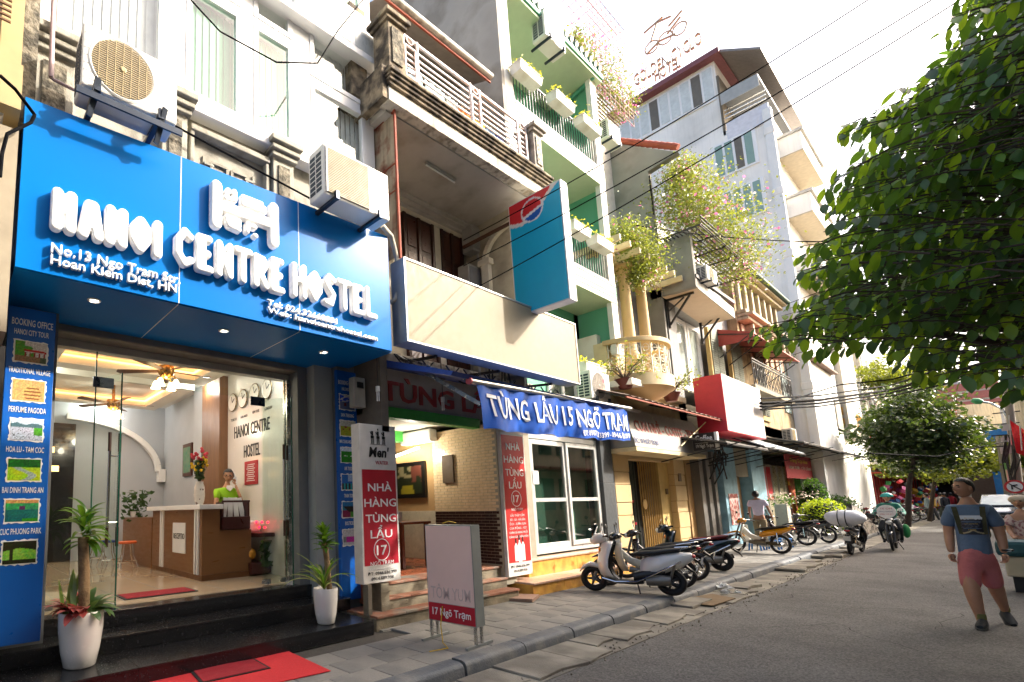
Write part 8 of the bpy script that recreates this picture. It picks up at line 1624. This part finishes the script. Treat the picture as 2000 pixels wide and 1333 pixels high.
def fwin(t, x, ya, yb, za, zb, nx, nz, mt, sx=1, fr=None):
    for i in range(nx):
        for j in range(nz):
            y = ya+(yb-ya)*(i+.2)/nx; y2 = ya+(yb-ya)*(i+.8)/nx; z = za+(zb-za)*(j+.2)/nz; z2 = za+(zb-za)*(j+.8)/nz
            f = MB().box(x, x+.06*sx, y-.08, y2+.08, z-.08, z2+.08).build('window', fr or UPVC, t); MB().box(x+.06*sx, x+.07*sx, y, y2, z, z2).build('pane', mt, f)
BEI = M('beige stone cladding', 'c2b29e', .7, var=.06); PW = M('warm white render', '8f897d', .75, var=.06, c2='b9b0a0', stain=(1, .5, .75), streak=.3)
gy = [at(p, 950, x=-5.3).y for p in (1600, 1626, 1662, 1690)]
t = shell('gold_sign_building', 'warm white building with a gold lettered band and beige clad ground wall', -14, -5.3, TY+1.2 if False else 33.6, 46.5, 13.5, PW)
for k in range(22): MB().box(-5.3, -5.22, 37, 42.5, .15+k*.24, .37+k*.24).build('cladding_board', M('beige board %d' % (k % 3), ('a8957e', 'b3a08a', '9e8c78')[k % 3], .6), t)
MB().box(-5.3, -4.75, 36, 45.5, 4.9, 5.0).build('canopy_soffit', TS, t); MB().box(-4.85, -4.7, 36, 45.5, 5.0, 6.5).build('sign_band', PW, t)
for s, z in (('KHÁCH SẠN', 5.85), ('HOA LINH', 5.25)): text(s, (-4.69, 37.5, z), .42, M('gold sign letters', 'b8862c', .35, .6), t, width=6, offset=.02, extrude=.04)
for y in (36.2, 40, 44): MB().box(-5.3, -4.9, y, y+.5, 5.75, 13.5).build('pier', PW, t)
fwin(t, -5.3, 36.8, 46, 7.2, 13, 3, 2, M('dark window glass'))
rows = [(46.5, 52, 10, 'd2cabb', 'cream shop house with an orange fronted stall beyond the gold sign building'), (52, 57, 12.5, 'bdb6a8', 'grey cream narrow house with laundry balconies behind the street tree'), (57, 63, 9, 'c9a98a', 'peach shop house behind the far trees'), (63, 72, 13, 'd9d5cc', 'white house with tall windows near the end of the row'), (72, 90, 11, 'b8ada0', 'last beige house of the left row')]
GT_ = random.Random(3); DK = M('dark window glass')
for i, (a, b, h, c, lb) in enumerate(rows):
    t = shell('shop_house', lb, -14, -5.2, a, b, h, M('render '+c, c, .8, var=.1, c2='8f8676', stain=(1, .5, .75), streak=.4), group='left row beyond the gold sign building')
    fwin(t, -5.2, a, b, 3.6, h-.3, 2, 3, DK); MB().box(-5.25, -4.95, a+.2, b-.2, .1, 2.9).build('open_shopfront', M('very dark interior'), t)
    for z in (3.3, 6.4): MB().box(-5.2, -4.3, a+.1, b-.1, z, z+.14).build('balcony_slab', CONC, t); MB().box(-4.36, -4.3, a+.1, b-.1, z+.14, z+.9).build('balcony_rail', M('dull balcony metal', '6b655c', .7), t)
    MB().box(-5.2, -3.7, a, b-.2, 2.95, 3.02).build('awning', M('awning %d' % (i % 3), ('b5482c', '8a2a28', '6d675e')[i % 3], .7), t)
    for k in range(5): MB().box(-5.0, -4.9+.02*k, a+.3+k*(b-a)/6, a+.5+k*(b-a)/6, .1, 2.9).build('orange_post', M('orange post', 'b8522a' if k % 2 else 'a23030', .6), t)
gm = MB(); GC_ = ['c02c30', 'd8d4cc', '2a5a9c', 'd8a02c', '3a8a4c', 'c05a8a']
for ci, c in enumerate(GC_):
    m = MB()
    for k in range(60): y = GT_.uniform(46, 74); x = GT_.uniform(-4.9, -3.7); z = GT_.uniform(.1, 2.6)*GT_.random()+.1; s = GT_.uniform(.08, .3); m.obox((x, y, z), (s, s*1.3, s), rot=(GT_.random(), GT_.random(), GT_.random()))
    tag(m.build('market_goods', M('goods '+c, c, .7)), 'small '+['red', 'white', 'blue', 'orange yellow', 'green', 'pink'][ci]+' goods heaped and hung before the far shops', 'goods', kind='stuff')
def bush(x, y, z, r, h, label, mat, seed, n=1800, ls=.09):
    t = thing('clipped_bush', label, 'bush', (x, y, z)); rr = random.Random(seed); pts = []
    for _ in range(n):
        v = Vector((rr.gauss(0, 1), rr.gauss(0, 1), rr.gauss(0, 1))).normalized()*rr.uniform(.75, 1.03); pts.append((x+v.x*r, y+v.y*r, z+h*.55+v.z*h*.5))
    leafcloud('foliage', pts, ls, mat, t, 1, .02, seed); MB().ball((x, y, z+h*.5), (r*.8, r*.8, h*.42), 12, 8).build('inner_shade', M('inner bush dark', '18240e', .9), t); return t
LIMEB = leafmat('lime bush leaves', '7a9a1c', 'd0e030', tw=.45); p = at(1650, 1040, z=.12)
bush(-4.35, 27.2, .1, .75, 1.35, 'round lime green clipped bush beside the patterned ramp', LIMEB, 2); bush(-4.6, 31.5, .1, .8, 1.5, 'dark green round bush behind the patterned ramp', leafmat('dark bush leaves', '23401a', '6a9a28'), 3); bush(-4.9, 29.3, .3, .5, 2.0, 'taller dark shrub behind the lime green bush', leafmat('dark bush leaves'), 4)
t_ = thing('patterned_ramp', 'low sloping wall with black and white mottled cover leading to the road', 'wall', (-3.6, 28, .1))
MB().prism([(0, 0), (5.2, 0), (5.2, .1), (3.5, .55), (1.2, 1.05), (0, 1.2)], -.15, 0, (-3.3, 25.4, .1), (0, 1, 0), (0, 0, 1), (1, 0, 0)).build('ramp_wall', M('mottled cover', 'a8a094', .8, c2='3c3834', stain=(9, .48, .54)), t_)
for i, px in enumerate((1527, 1580)):
    p = at(px, 985, x=-5.0); t = thing('flower_stand', ['pale column flower stand under the red banner', 'pale column flower stand beside the green gate'][i], 'flower stand', (p.x, p.y, .1), 'wreath stands'); MB().box(p.x-.18, p.x+.18, p.y-.25, p.y+.25, .1, 1.35).build('stand', M('pale woven stand', 'b9b2a2', .8, bump=.6, bs=40), t, bevel=.03); leafcloud('wreath', [(p.x+GT_.gauss(0, .2), p.y+GT_.gauss(0, .18), 1.5+GT_.gauss(0, .1)) for _ in range(160)], .09, leafmat('dark bush leaves'), t, 1, .03, 5); leafcloud('wreath_flowers', [(p.x+GT_.gauss(0, .2), p.y+GT_.gauss(0, .28), 1.55+GT_.gauss(0, .13)) for _ in range(50)], .12, leafmat('pale bracts'), t, 1, .03, 6)
for i, (px, py, s) in enumerate(((1222, 760, .4), (1312, 785, .42))):
    p = at(px, py, x=-4.9); t = thing('potted_shrub', ['sprawling potted shrub on the ledge beside the white air conditioner', 'potted shrub with twisted stems left of the red box sign'][i], 'potted plant', tuple(p)); MB().lathe([(.12, 0), (.2, .2), (.22, .22)], p, 18).build('pot', M('brown glazed pot', '5a2c24', .4), t, smooth=50); rr = random.Random(i+3)
    m = MB(); tips = []
    for k in range(12): a = rr.uniform(0, 6.28); q1 = p+Vector((.2*math.cos(a), .3*math.sin(a), .45)); q2 = q1+Vector((.3*math.cos(a), .55*math.sin(a+.3), rr.uniform(-.1, .5))); m.tube([p+Vector((0, 0, .2)), q1, q2], [.02, .012, .004], 5); tips += [tuple(q1.lerp(q2, rr.random())+Vector((rr.gauss(0, .08), rr.gauss(0, .12), rr.gauss(0, .08)))) for _ in range(28)]
    m.build('stems', M('grey brown bark'), t); leafcloud('foliage', tips, .07, leafmat('bougainvillea leaves'), t, 1, .04, i)
BARK = M('dark bark', '3a3028', .9, bump=.8, bs=14, var=.2)
def street_tree(label, base, blobs, seed, mat, n, ls, trunks):
    t = thing('street_tree', label, 'tree', base); rr = random.Random(seed)
    for tr in trunks: MB().tube(tr[0], tr[1], 10).build('trunk', BARK, t, smooth=60)
    pts = []
    tot = sum(b[1]*b[2]*b[3] for b in blobs)
    for c, rx, ry_, rz_ in blobs:
        k = int(n*rx*ry_*rz_/tot); cl = [Vector((rr.gauss(0, 1), rr.gauss(0, 1), rr.gauss(0, 1))).normalized()*rr.uniform(.25, 1.22) for _ in range(max(8, k//55))]
        for _ in range(k): v = cl[rr.randrange(len(cl))]; g_ = .17; pts.append((c[0]+(v.x+rr.gauss(0, g_))*rx, c[1]+(v.y+rr.gauss(0, g_))*ry_, c[2]+(v.z+rr.gauss(0, g_*.7))*rz_))
    leafcloud('crown', pts, ls, mat, t, 1, .03, seed, aspect=.6); return t
TL = leafmat('street tree leaves', '23351a', '6a8424', tw=.2, rough=.35); TL2 = leafmat('sunlit yellow green leaves', '4c5e1c', 'a8b030', tw=.4)
def W3(px, py, y): p = at(px, py, y=y); return (p.x, p.y, p.z)
yt = 36; b0 = (at(1768, 1000, y=yt).x, yt, .1)
street_tree('dense dark street tree with forked leaning trunk in the middle distance', b0, [(W3(1770, 830, yt), 1.6, 1.9, 1.5), (W3(1800, 880, yt+1), 1.8, 1.6, 1.1), (W3(1850, 850, yt+1), 1.1, 1.4, .9), (W3(1735, 850, yt), 1.0, 1.3, 1.0), (W3(1800, 790, yt), 1.1, 1.3, .9)], 5, TL, 15000, .2, [([b0, W3(1775, 950, yt), W3(1785, 900, yt), W3(1775, 850, yt)], [.12, .1, .08, .05]), ([W3(1783, 905, yt), W3(1810, 870, yt)], [.08, .03])])
yt = 43; b0 = (at(1812, 1000, y=yt).x, yt, .1)
street_tree('second street tree with thin dark trunk behind the first', b0, [(W3(1830, 900, yt), 1.8, 2, 1.1), (W3(1760, 905, yt), 1.4, 1.6, .8), (W3(1740, 740, yt+8), 2.2, 2, 1.6)], 6, TL2, 9000, .2, [([b0, W3(1825, 940, yt), W3(1830, 880, yt)], [.1, .08, .04])])
yt = 60; b0 = (at(1868, 1000, y=yt).x, yt, .1)
street_tree('pale sunlit tree with a flat crown near the end of the street', b0, [(W3(1900, 893, yt), 3.2, 2.5, 1.0), (W3(1950, 890, yt+2), 3.0, 2.5, 1.0), (W3(1860, 910, yt), 1.6, 2, .9)], 7, TL2, 12000, .24, [([b0, W3(1873, 950, yt), W3(1885, 905, yt)], [.16, .13, .06])])
BY = M('pale yellow render', 'd6c8a8', .8, var=.08, c2='b5a684', stain=(.6, .5, .75), streak=.4)
t = shell('corner_house', 'large pale yellow blank walled house closing the street', at(1845, 850, y=84).x, at(1962, 850, y=84).x, 84, 96, at(1900, 790, y=84).z, BY); fwin_ = at(1842, 830, y=84)
MB().box(at(1838, 810, y=83.9).x, at(1870, 810, y=83.9).x, 82.5, 84, at(1850, 812, y=84).z, at(1850, 800, y=84).z).build('red_roof', M('terracotta roof', '8d5440', .8), t)
t = shell('grey_block', 'grey block with red bands behind the corner house', at(1820, 800, y=100).x, at(1960, 800, y=100).x, 100, 112, at(1880, 745, y=100).z, M('grey block render', 'a8a6a4', .8)); 
for k in range(3): z = at(1880, 800-18*k, y=100).z; MB().box(at(1820, 800, y=100).x, at(1960, 800, y=100).x, 99.8, 100, z, z+.9).build('red_band', M('dull red band', '8a5450', .8), t)
t = shell('blue_house', 'small house with a bright blue balcony front behind the utility pole', at(1928, 870, y=76).x, at(1972, 870, y=76).x, 76, 83, at(1950, 838, y=76).z, M('bright blue render', '2f7cc0', .7))
for k in range(3): x0 = at(1936+11*k, 870, y=76).x; MB().box(x0, x0+.8, 75.9, 76, at(1940, 884, y=76).z, at(1940, 862, y=76).z).build('window', M('dark window glass'), t)
t = shell('tile_roof_house', 'low house with a terracotta roof at the end of the street', at(1885, 900, y=78).x, at(1935, 900, y=78).x, 78, 83, at(1900, 890, y=78).z, M('brown shade wall', '6f5a48', .8)); MB().prism([(at(1880, 880, y=77).x, at(1880, 889, y=77).z), (at(1938, 880, y=77).x, at(1938, 889, y=77).z), (at(1925, 865, y=77).x, at(1925, 866, y=77).z)], 77, 83, (0, 0, 0), (1, 0, 0), (0, 0, 1), (0, 1, 0)).build('roof', M('terracotta roof'), t)
t = shell('market_hall', 'dim shop fronts with grey and orange awnings closing the street', at(1850, 960, y=88).x-12, 14, 88.2, 90, at(1900, 915, y=88).z, M('dim market wall', '6a6258', .8, var=.3)); MB().box(-4, 9, 84.5, 88, 3.2, 3.4).build('awning', M('awning 2', '8a8784'), t)
for k in range(8): MB().box(-4+1.6*k, -2.9+1.6*k, 88.0, 88.2, 4.0, 5.4).build('window', DK, t)
MB().box(-14, 16, 113, 115, 0, 16).build('hazy_block', M('pale hazy render', 'cfcbc2', .9), t)
t = shell('ribbed_building', 'tall pale yellow ribbed building at the right edge of the street', 1.6, 9, 62, 80, 15, BY); 
for k in range(14): MB().box(1.45, 1.6, 62.3+k*1.25, 62.6+k*1.25, 3.5, 14.8).build('rib', BY, t)
t = shell('right_shop_house', 'dim shop house behind the utility pole on the right side', 1.7, 9, 46, 61.5, 6.5, M('dim market wall'))
OP = thing('opposite_house', 'plain rendered house row on the near right side of the street, outside the picture', 'building', (6, 5, 0)); OM = M('opposite render', 'b8ac96', .85, var=.1, c2='9a8e7a', stain=(1, .5, .7))
for a, b, h in ((-16, -6, 10.5), (-6, 3, 11.6), (3, 10, 12.2), (10, 15.6, 11.9), (15.6, 20, 9.6), (20, 24.5, 9.0), (24.5, 29, 7.5), (29, 34, 7.1), (34, 41, 8.5)):
    MB().box(4.3, 12, a, b-.02, 0, h).build('house_front', OM, OP)
    for z in (1.2, 4.2, 7.4):
        for q in (.2, .6): 
            if z+1.8 < h: MB().box(4.2, 4.32, a+(b-a)*q, a+(b-a)*(q+.25), z, z+1.7).build('window', DK, OP)
    MB().box(3.2, 4.3, a+.1, b-.1, 3.3, 3.42).build('canopy', M('awning 1', '8a2a28'), OP)
MB().box(3.2, 4.3, -16, 41, -.05, .12).build('far_pavement', STONE, None); tag(bpy.data.objects['far_pavement'], kind='structure')
py_ = 40; A = at(1990, 995, y=py_); B = at(1962, 705, y=py_)
up = thing('utility_pole', 'leaning concrete utility pole loaded with cables at the right', 'pole', (A.x, py_, 0)); MB().tube([(A.x, py_, 0), (B.x, py_, B.z)], [.17, .12], 12).build('pole', M('grey concrete pole', '6f6a60', .85, bump=.3), up, smooth=60)
A2 = at(1972, 995, y=py_+3); B2 = at(1952, 850, y=py_+3); MB().tube([(A2.x, py_+3, 0), (B2.x, py_+3, B2.z)], .14, 10).build('pole', M('grey concrete pole'), up)
for k in range(7): p = at(1968-k*1, 740+k*22, y=py_); MB().bar((p.x-.4, py_, p.z), (p.x+.4, py_, p.z), .05).build('cross_arm', DARKMETAL, up); MB().box(p.x-.15, p.x+.2, py_-.3, py_-.1, p.z-.35, p.z-.05).build('junction_box', M('grey meter case'), up) if k > 3 else None
for k in range(10): p = at(1968+GT_.uniform(-6, 8), 850, y=py_-.3); q = at(1975+GT_.uniform(-10, 10), 950, y=py_-.3); MB().tube([p, p.lerp(q, .5)+Vector((GT_.uniform(-.3, .3), 0, 0)), q], .03, 5).build('cable_run', BLACK, up)
sl_ = thing('street_lamp', 'street lamp with curved arm and green head beside the utility pole', 'street lamp', (A.x, py_, 5)); MB().tube([at(1968, 820, y=py_), at(1958, 800, y=py_), at(1935, 788, y=py_), at(1917, 785, y=py_)], .05, 8).build('arm', STEEL, sl_, smooth=50); a, b = at(1919, 786, y=py_), at(1898, 782, y=py_); MB().tube([a, a.lerp(b, .5), b], [.1, .16, .1], 10).build('lamp_head', M('green lamp head', '2f7a4a', .5), sl_, smooth=50)
REDF = M('red flag cloth', 'c4141c', .8, var=.1)
def flag(label, px, py, y, w, h, pole):
    p = at(px, py, y=y); t = thing('flag', label, 'flag', tuple(p), 'red flags with yellow stars'); m = MB(); n = 8
    vs = [(p.x+w*i/n*(.6+.1*j), y+.15*math.sin(i*1.1+j), p.z-h*j/6-.12*w*i) for j in range(7) for i in range(n+1)]; m.add(vs, [(j*(n+1)+i, j*(n+1)+i+1, (j+1)*(n+1)+i+1, (j+1)*(n+1)+i) for j in range(6) for i in range(n)]); m.build('cloth', REDF, t, smooth=60, fix=False)
    s = [(math.cos(a*math.pi/5+math.pi/2)*(1 if a % 2 == 0 else .42)*w*.2, math.sin(a*math.pi/5+math.pi/2)*(1 if a % 2 == 0 else .42)*w*.2) for a in range(10)]; MB().prism(s, -.25, -.2, (p.x+w*.4, y, p.z-h*.5), (1, 0, 0), (0, 0, 1), (0, 1, 0)).build('star', M('yellow star', 'e0a81c', .7), t); MB().tube([p+Vector((0, 0, .2)), at(*pole, y=y)], .025, 6).build('flag_pole', M('pale metal'), t)
flag('red flag with yellow star hanging from the utility pole', 1972, 820, 38, .75, 1.5, (1975, 870)); flag('small red flag with yellow star above the striped cloth on the left row', 1696, 832, 47, .7, 1.1, (1690, 858)); flag('red flag at the far right edge of the street', 1994, 842, 36, .6, 1.4, (1996, 880))
ns = thing('road_sign', 'round red rimmed no turning sign on the pole at the right', 'sign', tuple(at(1982, 951, y=38))); p = at(1982, 951, y=38); MB().lathe([(.3, 0), (.3, .03)], p, 24, 'y').build('red_disc', M('sign red', 'b01c20', .4), ns); MB().lathe([(.22, -.01), (.22, .0)], p, 24, 'y').build('white_disc', WHITE, ns); MB().tube([p+Vector((-.08, -.02, -.12)), p+Vector((-.08, -.02, .05)), p+Vector((.08, -.02, .08))], .03, 6).bar(p+Vector((-.15, -.03, .15)), p+Vector((.15, -.03, -.15)), .04).build('arrow_mark', BLACK, ns)
p0, p1 = at(1960, 905, y=39), at(1975, 958, y=39); bp = thing('street_poster', 'tall green and pink poster hung on the utility pole', 'poster', tuple(p0)); MB().box(p0.x, p1.x, 39, 39.05, p1.z, p0.z).build('board', WHITE, bp); picture(lambda u, v: (.35, .62, .3) if v > .75 or u < .2 else (.85, .6, .65) if mn.noise(Vector((u*5, v*7, 0))) > 0 else (.85, .82, .6), (p0.x, 38.99, p1.z), (p1.x-p0.x, 0, 0), (0, 0, p0.z-p1.z), 10, 18, bp)
CAB = M('black cable rubber', '0c0c0e', .9, spec=.1)
def wire(pts, r, label, n=1, sag=0):
    P = [Vector(p) for p in pts]; m = MB(); Q = []
    for a, b in zip(P[:-1], P[1:]):
        for k in range(10): f = k/10; Q.append(a.lerp(b, f)-Vector((0, 0, sag*4*f*(1-f))))
    Q.append(P[-1]); m.tube(Q, r, 6); tag(m.build('overhead_cable', CAB, smooth=60), label, 'cable', 'overhead cables')
ey = 6
for i, ((a, b), (c, d)) in enumerate((((905, 470), (1705, -6)), ((905, 520), (1830, -6)), ((860, 600), (1885, -6)))): wire([at(a, b, x=-5.0), at(c, d, y=9)], .008, ['uppermost thin wire crossing the sky from the old balcony', 'middle thin wire crossing the sky and the white tower', 'lowest thin wire crossing the sky past the grey gable'][i], sag=.1)
wire([at(1240, 440, x=-4.8), at(1480, 468, x=-3.6), at(1720, 470, y=16)], .014, 'level pair of wires running right from the bougainvillea', sag=.05)
for k, (dy, r) in enumerate(((0, .05), (6, .04), (-9, .03), (12, .03))):
    wire([at(1486, 788+dy, x=-4.1), at(1600, 782+dy, x=-3.5), at(1740, 762+dy, x=-2.4), at(1860, 728+dy*1.6, y=20), at(1990, 690+dy, y=16)], r, ['thickest black cable of the bundle below the big tree', 'black cable just under the thickest one of the bundle', 'thin black cable just above the thickest one of the bundle', 'lowest black cable of the bundle below the big tree'][k])
wire([at(1486, 800, x=-4.1), at(1640, 752, x=-3), at(1740, 742, y=24), at(1900, 700, y=20)], .022, 'separate black cable above the bundle toward the big tree'); wire([at(1700, 886, y=30), at(1830, 892, y=34), at(1965, 862, y=39)], .03, 'sagging black cable low between the far tree and the pole')
wire([at(365, -8, x=-4.5), at(430, 62, x=-4.5), at(540, 122, x=-4.5), at(620, 124, x=-4.5), at(660, 60, x=-4.5), at(712, -4, x=-4.5)], .009, 'thin black wire looping in front of the white framed windows'); wire([at(0, 148, x=-4.3), at(30, 175, x=-4.35), at(68, 225, x=-4.4), at(60, 240, x=-4.4), at(14, 262, x=-4.35), at(4, 300, x=-4.35), at(0, 345, x=-4.3)], .014, 'thick grey cable looping over the left corner of the blue sign')
wire([at(160, 175, x=-4.9), at(330, 240, x=-4.9), at(600, 385, x=-4.9), at(640, 410, x=-4.9)], .012, 'straight dark conduit running under the white window bay')
cy_ = 37; cx0, cx1 = at(1928, 1010, y=cy_).x, at(1990, 1010, y=cy_).x; cx = (cx0+cx1)/2+.1
car = thing('parked_car', 'dark silver grey car facing the camera behind the walking man', 'car', (cx, cy_, 0)); CP = M('dark silver car paint', '3f4448', .2, .5, coat=.8)
def hull(secs, name, mt, par): 
    m = MB(); vs = []
    for y, prof in secs: vs += [(cx+x, cy_+y, z) for x, z in prof]
    n = len(secs[0][1]); m.add(vs, [(i*n+j, i*n+(j+1) % n, (i+1)*n+(j+1) % n, (i+1)*n+j) for i in range(len(secs)-1) for j in range(n)]+[tuple(range(n)), tuple(range((len(secs)-1)*n, len(secs)*n))]); return m.build(name, mt, par, smooth=40, bevel=.02)
def pf_(w, z0, z1): return [(-w, z0), (w, z0), (w*1.02, (z0+z1)/2), (w*.92, z1), (-w*.92, z1), (-w*1.02, (z0+z1)/2)]
hull([(-.05, pf_(.7, .3, .72)), (.15, pf_(.82, .22, .82)), (1.2, pf_(.87, .2, .98)), (3.6, pf_(.87, .2, 1.02)), (4.3, pf_(.8, .3, .95))], 'car_body', CP, car); gh = hull([(1.0, pf_(.74, .95, 1.0)), (1.75, pf_(.66, .98, 1.47)), (3.0, pf_(.66, .98, 1.5)), (3.9, pf_(.7, .98, 1.05))], 'car_roof', CP, car)
MB().quad((cx-.66, cy_+1.03, 1.03), (cx+.66, cy_+1.03, 1.03), (cx+.57, cy_+1.66, 1.43), (cx-.57, cy_+1.66, 1.43)).build('windscreen', M('windscreen reflecting sky', 'b9c4c2', .08, spec=1.), gh)
for s in (-1, 1): MB().ball((cx+s*.62, cy_+.1, .68), (.17, .1, .09), 12, 8).build('headlight', LENS, car, smooth=80); MB().lathe([(.3, -.1), (.31, .1)], (cx+s*.8, cy_+.8, .3), 20, 'x').build('wheel', RUBBER, car); MB().box(cx+s*.98, cx+s*1.06, cy_+1.2, cy_+1.3, 1.0, 1.12).build('wing_mirror', CP, car)
MB().box(cx-.4, cx+.4, cy_-.08, cy_-.02, .5, .62).build('grille', BLACK, car); MB().box(cx-.26, cx+.26, cy_-.1, cy_-.08, .34, .46).build('number_plate', PLATE, car); MB().box(cx-.4, cx+.4, cy_-.09, cy_-.06, .56, .58).build('chrome_bar', CHROME, car)
LN = thing('left_neighbour_house', 'beige column and bamboo blind of the house at the left frame edge', 'building', (-4.8, 0, 0)); BC = M('beige column paint', 'b09a6c', .7, var=.08)
MB().box(-8, -5.0, -3, .18, 0, 12).build('wall', M('pale curved shell', 'c2b8a6', .7, var=.15), LN); MB().box(-5.0, -4.7, .14, .30, 5.0, 12).build('column', BC, LN); MB().box(-5.3, -4.75, .30, .42, 4.9, 12).build('side_reveal', RAV, LN); MB().box(-5.2, -4.45, -1, .3, 4.85, 5.25).build('beam', BC, LN); MB().box(-5.2, -4.5, -1, .3, 3.0, 4.7).build('fascia', M('shade cream', '9c8f78', .8), LN); MB().box(-5.2, -4.9, -2, .33, 0, 3.0).build('dark_front', M('very dark interior'), LN)
MB().lathe([(.35, -.1), (.35, .05)], (-4.62, -.12, 5.0), 24, 'x').build('white_drum', WHITE, LN)
q = at(20, 30, x=-4.6)
for k in range(20): MB().bar((-4.6, -.3, 5.72+k*.05), (-4.6, .2, 5.72+k*.05), .016).build('bamboo_slat', M('brown bamboo', '6a4c30', .7), LN)
BT = thing('overhanging_tree', 'big dark leaved tree reaching over the street from the right, leaves close to the camera', 'tree', (2.6, 8.5, 0)); LD = leafmat('large dark leaves', '2a4a24', '7aa82c', rough=.45, tw=.28, var=.45); LL = leafmat('large sun tinted leaves', '4f7a22', 'b0d030', rough=.4, tw=.5)  # LL: lighter lime copy of LD, painting sun-lit tips as well as leaf variety
def leafmesh(nm, mt):
    m = MB(); W_ = [0, .55, .92, 1, .9, .55, 0]; vs = []
    for i, w in enumerate(W_): f = i/6; z = -.12*f*f; vs += [(f, -w*.22, z+.04*w), (f, 0, z), (f, w*.22, z+.05*w)]
    m.add(vs, [(3*i+j, 3*i+j+1, 3*i+4+j, 3*i+3+j) for i in range(6) for j in (0, 1)]); me = m.mesh(nm); me.polygons.foreach_set('use_smooth', [True]*len(me.polygons)); me.materials.append(mt); return me
mD, mL = leafmesh('leaf', LD), leafmesh('leaf', LL); rr = random.Random(21)
poly = [(1500, 695), (1560, 600), (1575, 530), (1600, 500), (1605, 450), (1640, 380), (1650, 280), (1700, 240), (1745, 180), (1800, 170), (1790, 130), (1860, 60), (1880, 10), (1900, -80), (2150, -80), (2150, 740), (2000, 735), (1950, 745), (1915, 700), (1880, 740), (1820, 700), (1790, 705), (1740, 680), (1700, 640), (1640, 705), (1600, 640), (1530, 680)]
def inside(x, y):
    c = False
    for (x1, y1), (x2, y2) in zip(poly, poly[1:]+poly[:1]):
        if (y1 > y) != (y2 > y) and x < (x2-x1)*(y-y1)/(y2-y1)+x1: c = not c
    return c
LV_ = []; tw_m = MB(); tips = []
while len(tips) < 980:
    px, py = rr.uniform(1490, 2140), rr.uniform(-80, 760)
    if not inside(px+95*mn.noise(Vector((px*.009, py*.009, 8))), py+60*mn.noise(Vector((px*.011, py*.011, 5)))): continue
    if mn.noise(Vector((px*.012, py*.012, 3))) < -.3: continue
    y = rr.uniform(5.8, 9.5); tips.append((px, py, y, at(px, py, y=y)))
root = Vector((2.0, 9, 3.6))
for px, py, y, p in tips:
    d = Vector((-1, rr.uniform(-.9, .5), rr.uniform(-.15, .35))).normalized(); L_ = rr.uniform(.3, .55); st = p-d*L_*.6; n = rr.randrange(5, 9); s = d.cross(Vector((0, 0, 1))).normalized()
    tw_m.tube([st-d*.25-Vector((0, 0, .06)), st, st+d*L_*.5, st+d*L_-Vector((0, 0, .05))], [.009, .006, .005, .003], 5)
    for k in range(n):
        f = (k+.5)/n; o = st+d*L_*f-Vector((0, 0, .05*f*f)); sg = -1 if k % 2 else 1; ld = (d*.45+s*sg*rr.uniform(.5, 1.1)+Vector((0, 0, rr.uniform(-1.7, -.35)))).normalized(); ln = rr.uniform(.09, .175)
        up_ = (Vector((0, 0, 1))+d*rr.uniform(-.5, .5)); zz = (up_-ld*up_.dot(ld)).normalized(); yy = zz.cross(ld); mt = Matrix(((ld.x*ln, yy.x*ln, zz.x*ln, o.x), (ld.y*ln, yy.y*ln, zz.y*ln, o.y), (ld.z*ln, yy.z*ln, zz.z*ln, o.z), (0, 0, 0, 1)))
        edge = not inside(px-45, py+10) or not inside(px, py+60); LV_.append((y, mt, rr.random() < (.55 if edge else .22)))  # crown edge gets more of the leaves with sunlight put into their colour
for _ in range(2200):
    px, py = rr.uniform(1560, 2140), rr.uniform(-60, 700)
    if inside(px-30, py) and inside(px+20, py+30): 
        y = rr.uniform(8, 11.5); o = at(px, py, y=y); e = Matrix.LocRotScale(o, Matrix.Rotation(rr.uniform(0, 6), 3, 'Z') @ Matrix.Rotation(rr.uniform(-1.2, 1.4), 3, 'Y') @ Matrix.Rotation(rr.uniform(-1, 1), 3, 'X'), Vector((1, 1, 1))*rr.uniform(.16, .24)); LV_.append((y, e, False))
LV_.sort(key=lambda q: q[0]); base = Vector(BT.location)
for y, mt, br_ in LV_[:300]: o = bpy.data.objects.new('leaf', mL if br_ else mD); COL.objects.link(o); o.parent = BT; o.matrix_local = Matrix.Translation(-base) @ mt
for br_, me0 in ((False, mD), (True, mL)):
    co_ = np.array([v.co for v in me0.vertices]+[]); fs0 = np.array([p.vertices[:] for p in me0.polygons]); V_s, F_s = [], []; k = 0
    for y, mt, b in LV_[300:]:
        if b != br_: continue
        A = np.array(mt); V_s.append(co_@A[:3, :3].T+A[:3, 3]-np.array(base)); F_s.append(fs0+k*len(co_)); k += 1
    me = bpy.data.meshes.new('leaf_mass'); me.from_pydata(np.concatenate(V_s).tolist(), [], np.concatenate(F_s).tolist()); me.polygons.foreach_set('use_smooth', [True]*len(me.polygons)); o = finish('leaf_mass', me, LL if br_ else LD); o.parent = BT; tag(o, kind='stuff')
tag(tw_m.build('twigs', BARK, BT, smooth=60), kind='stuff')
MB().tube([(2.7, 8.6, 0), (2.6, 8.5, 1.5), (2.5, 8.6, 3.2)], [.26, .2, .17], 14).build('trunk', BARK, BT, smooth=60)
for q in ((-.9, 8.2, 3.6), (-.3, 8.8, 4.6), (.2, 9.0, 5.8), (1.0, 9.5, 6.8), (-.6, 7.4, 3.3), (.4, 7.6, 5.2)): MB().tube([(2.5, 8.6, 3.1), (1.6, 8.6, 3.5+.3*(q[2]-3.5)), ((q[0]+1.2)/2, (q[1]+8.6)/2, q[2]-.35), q], [.12, .08, .05, .015], 8).build('limb', BARK, BT, smooth=60)
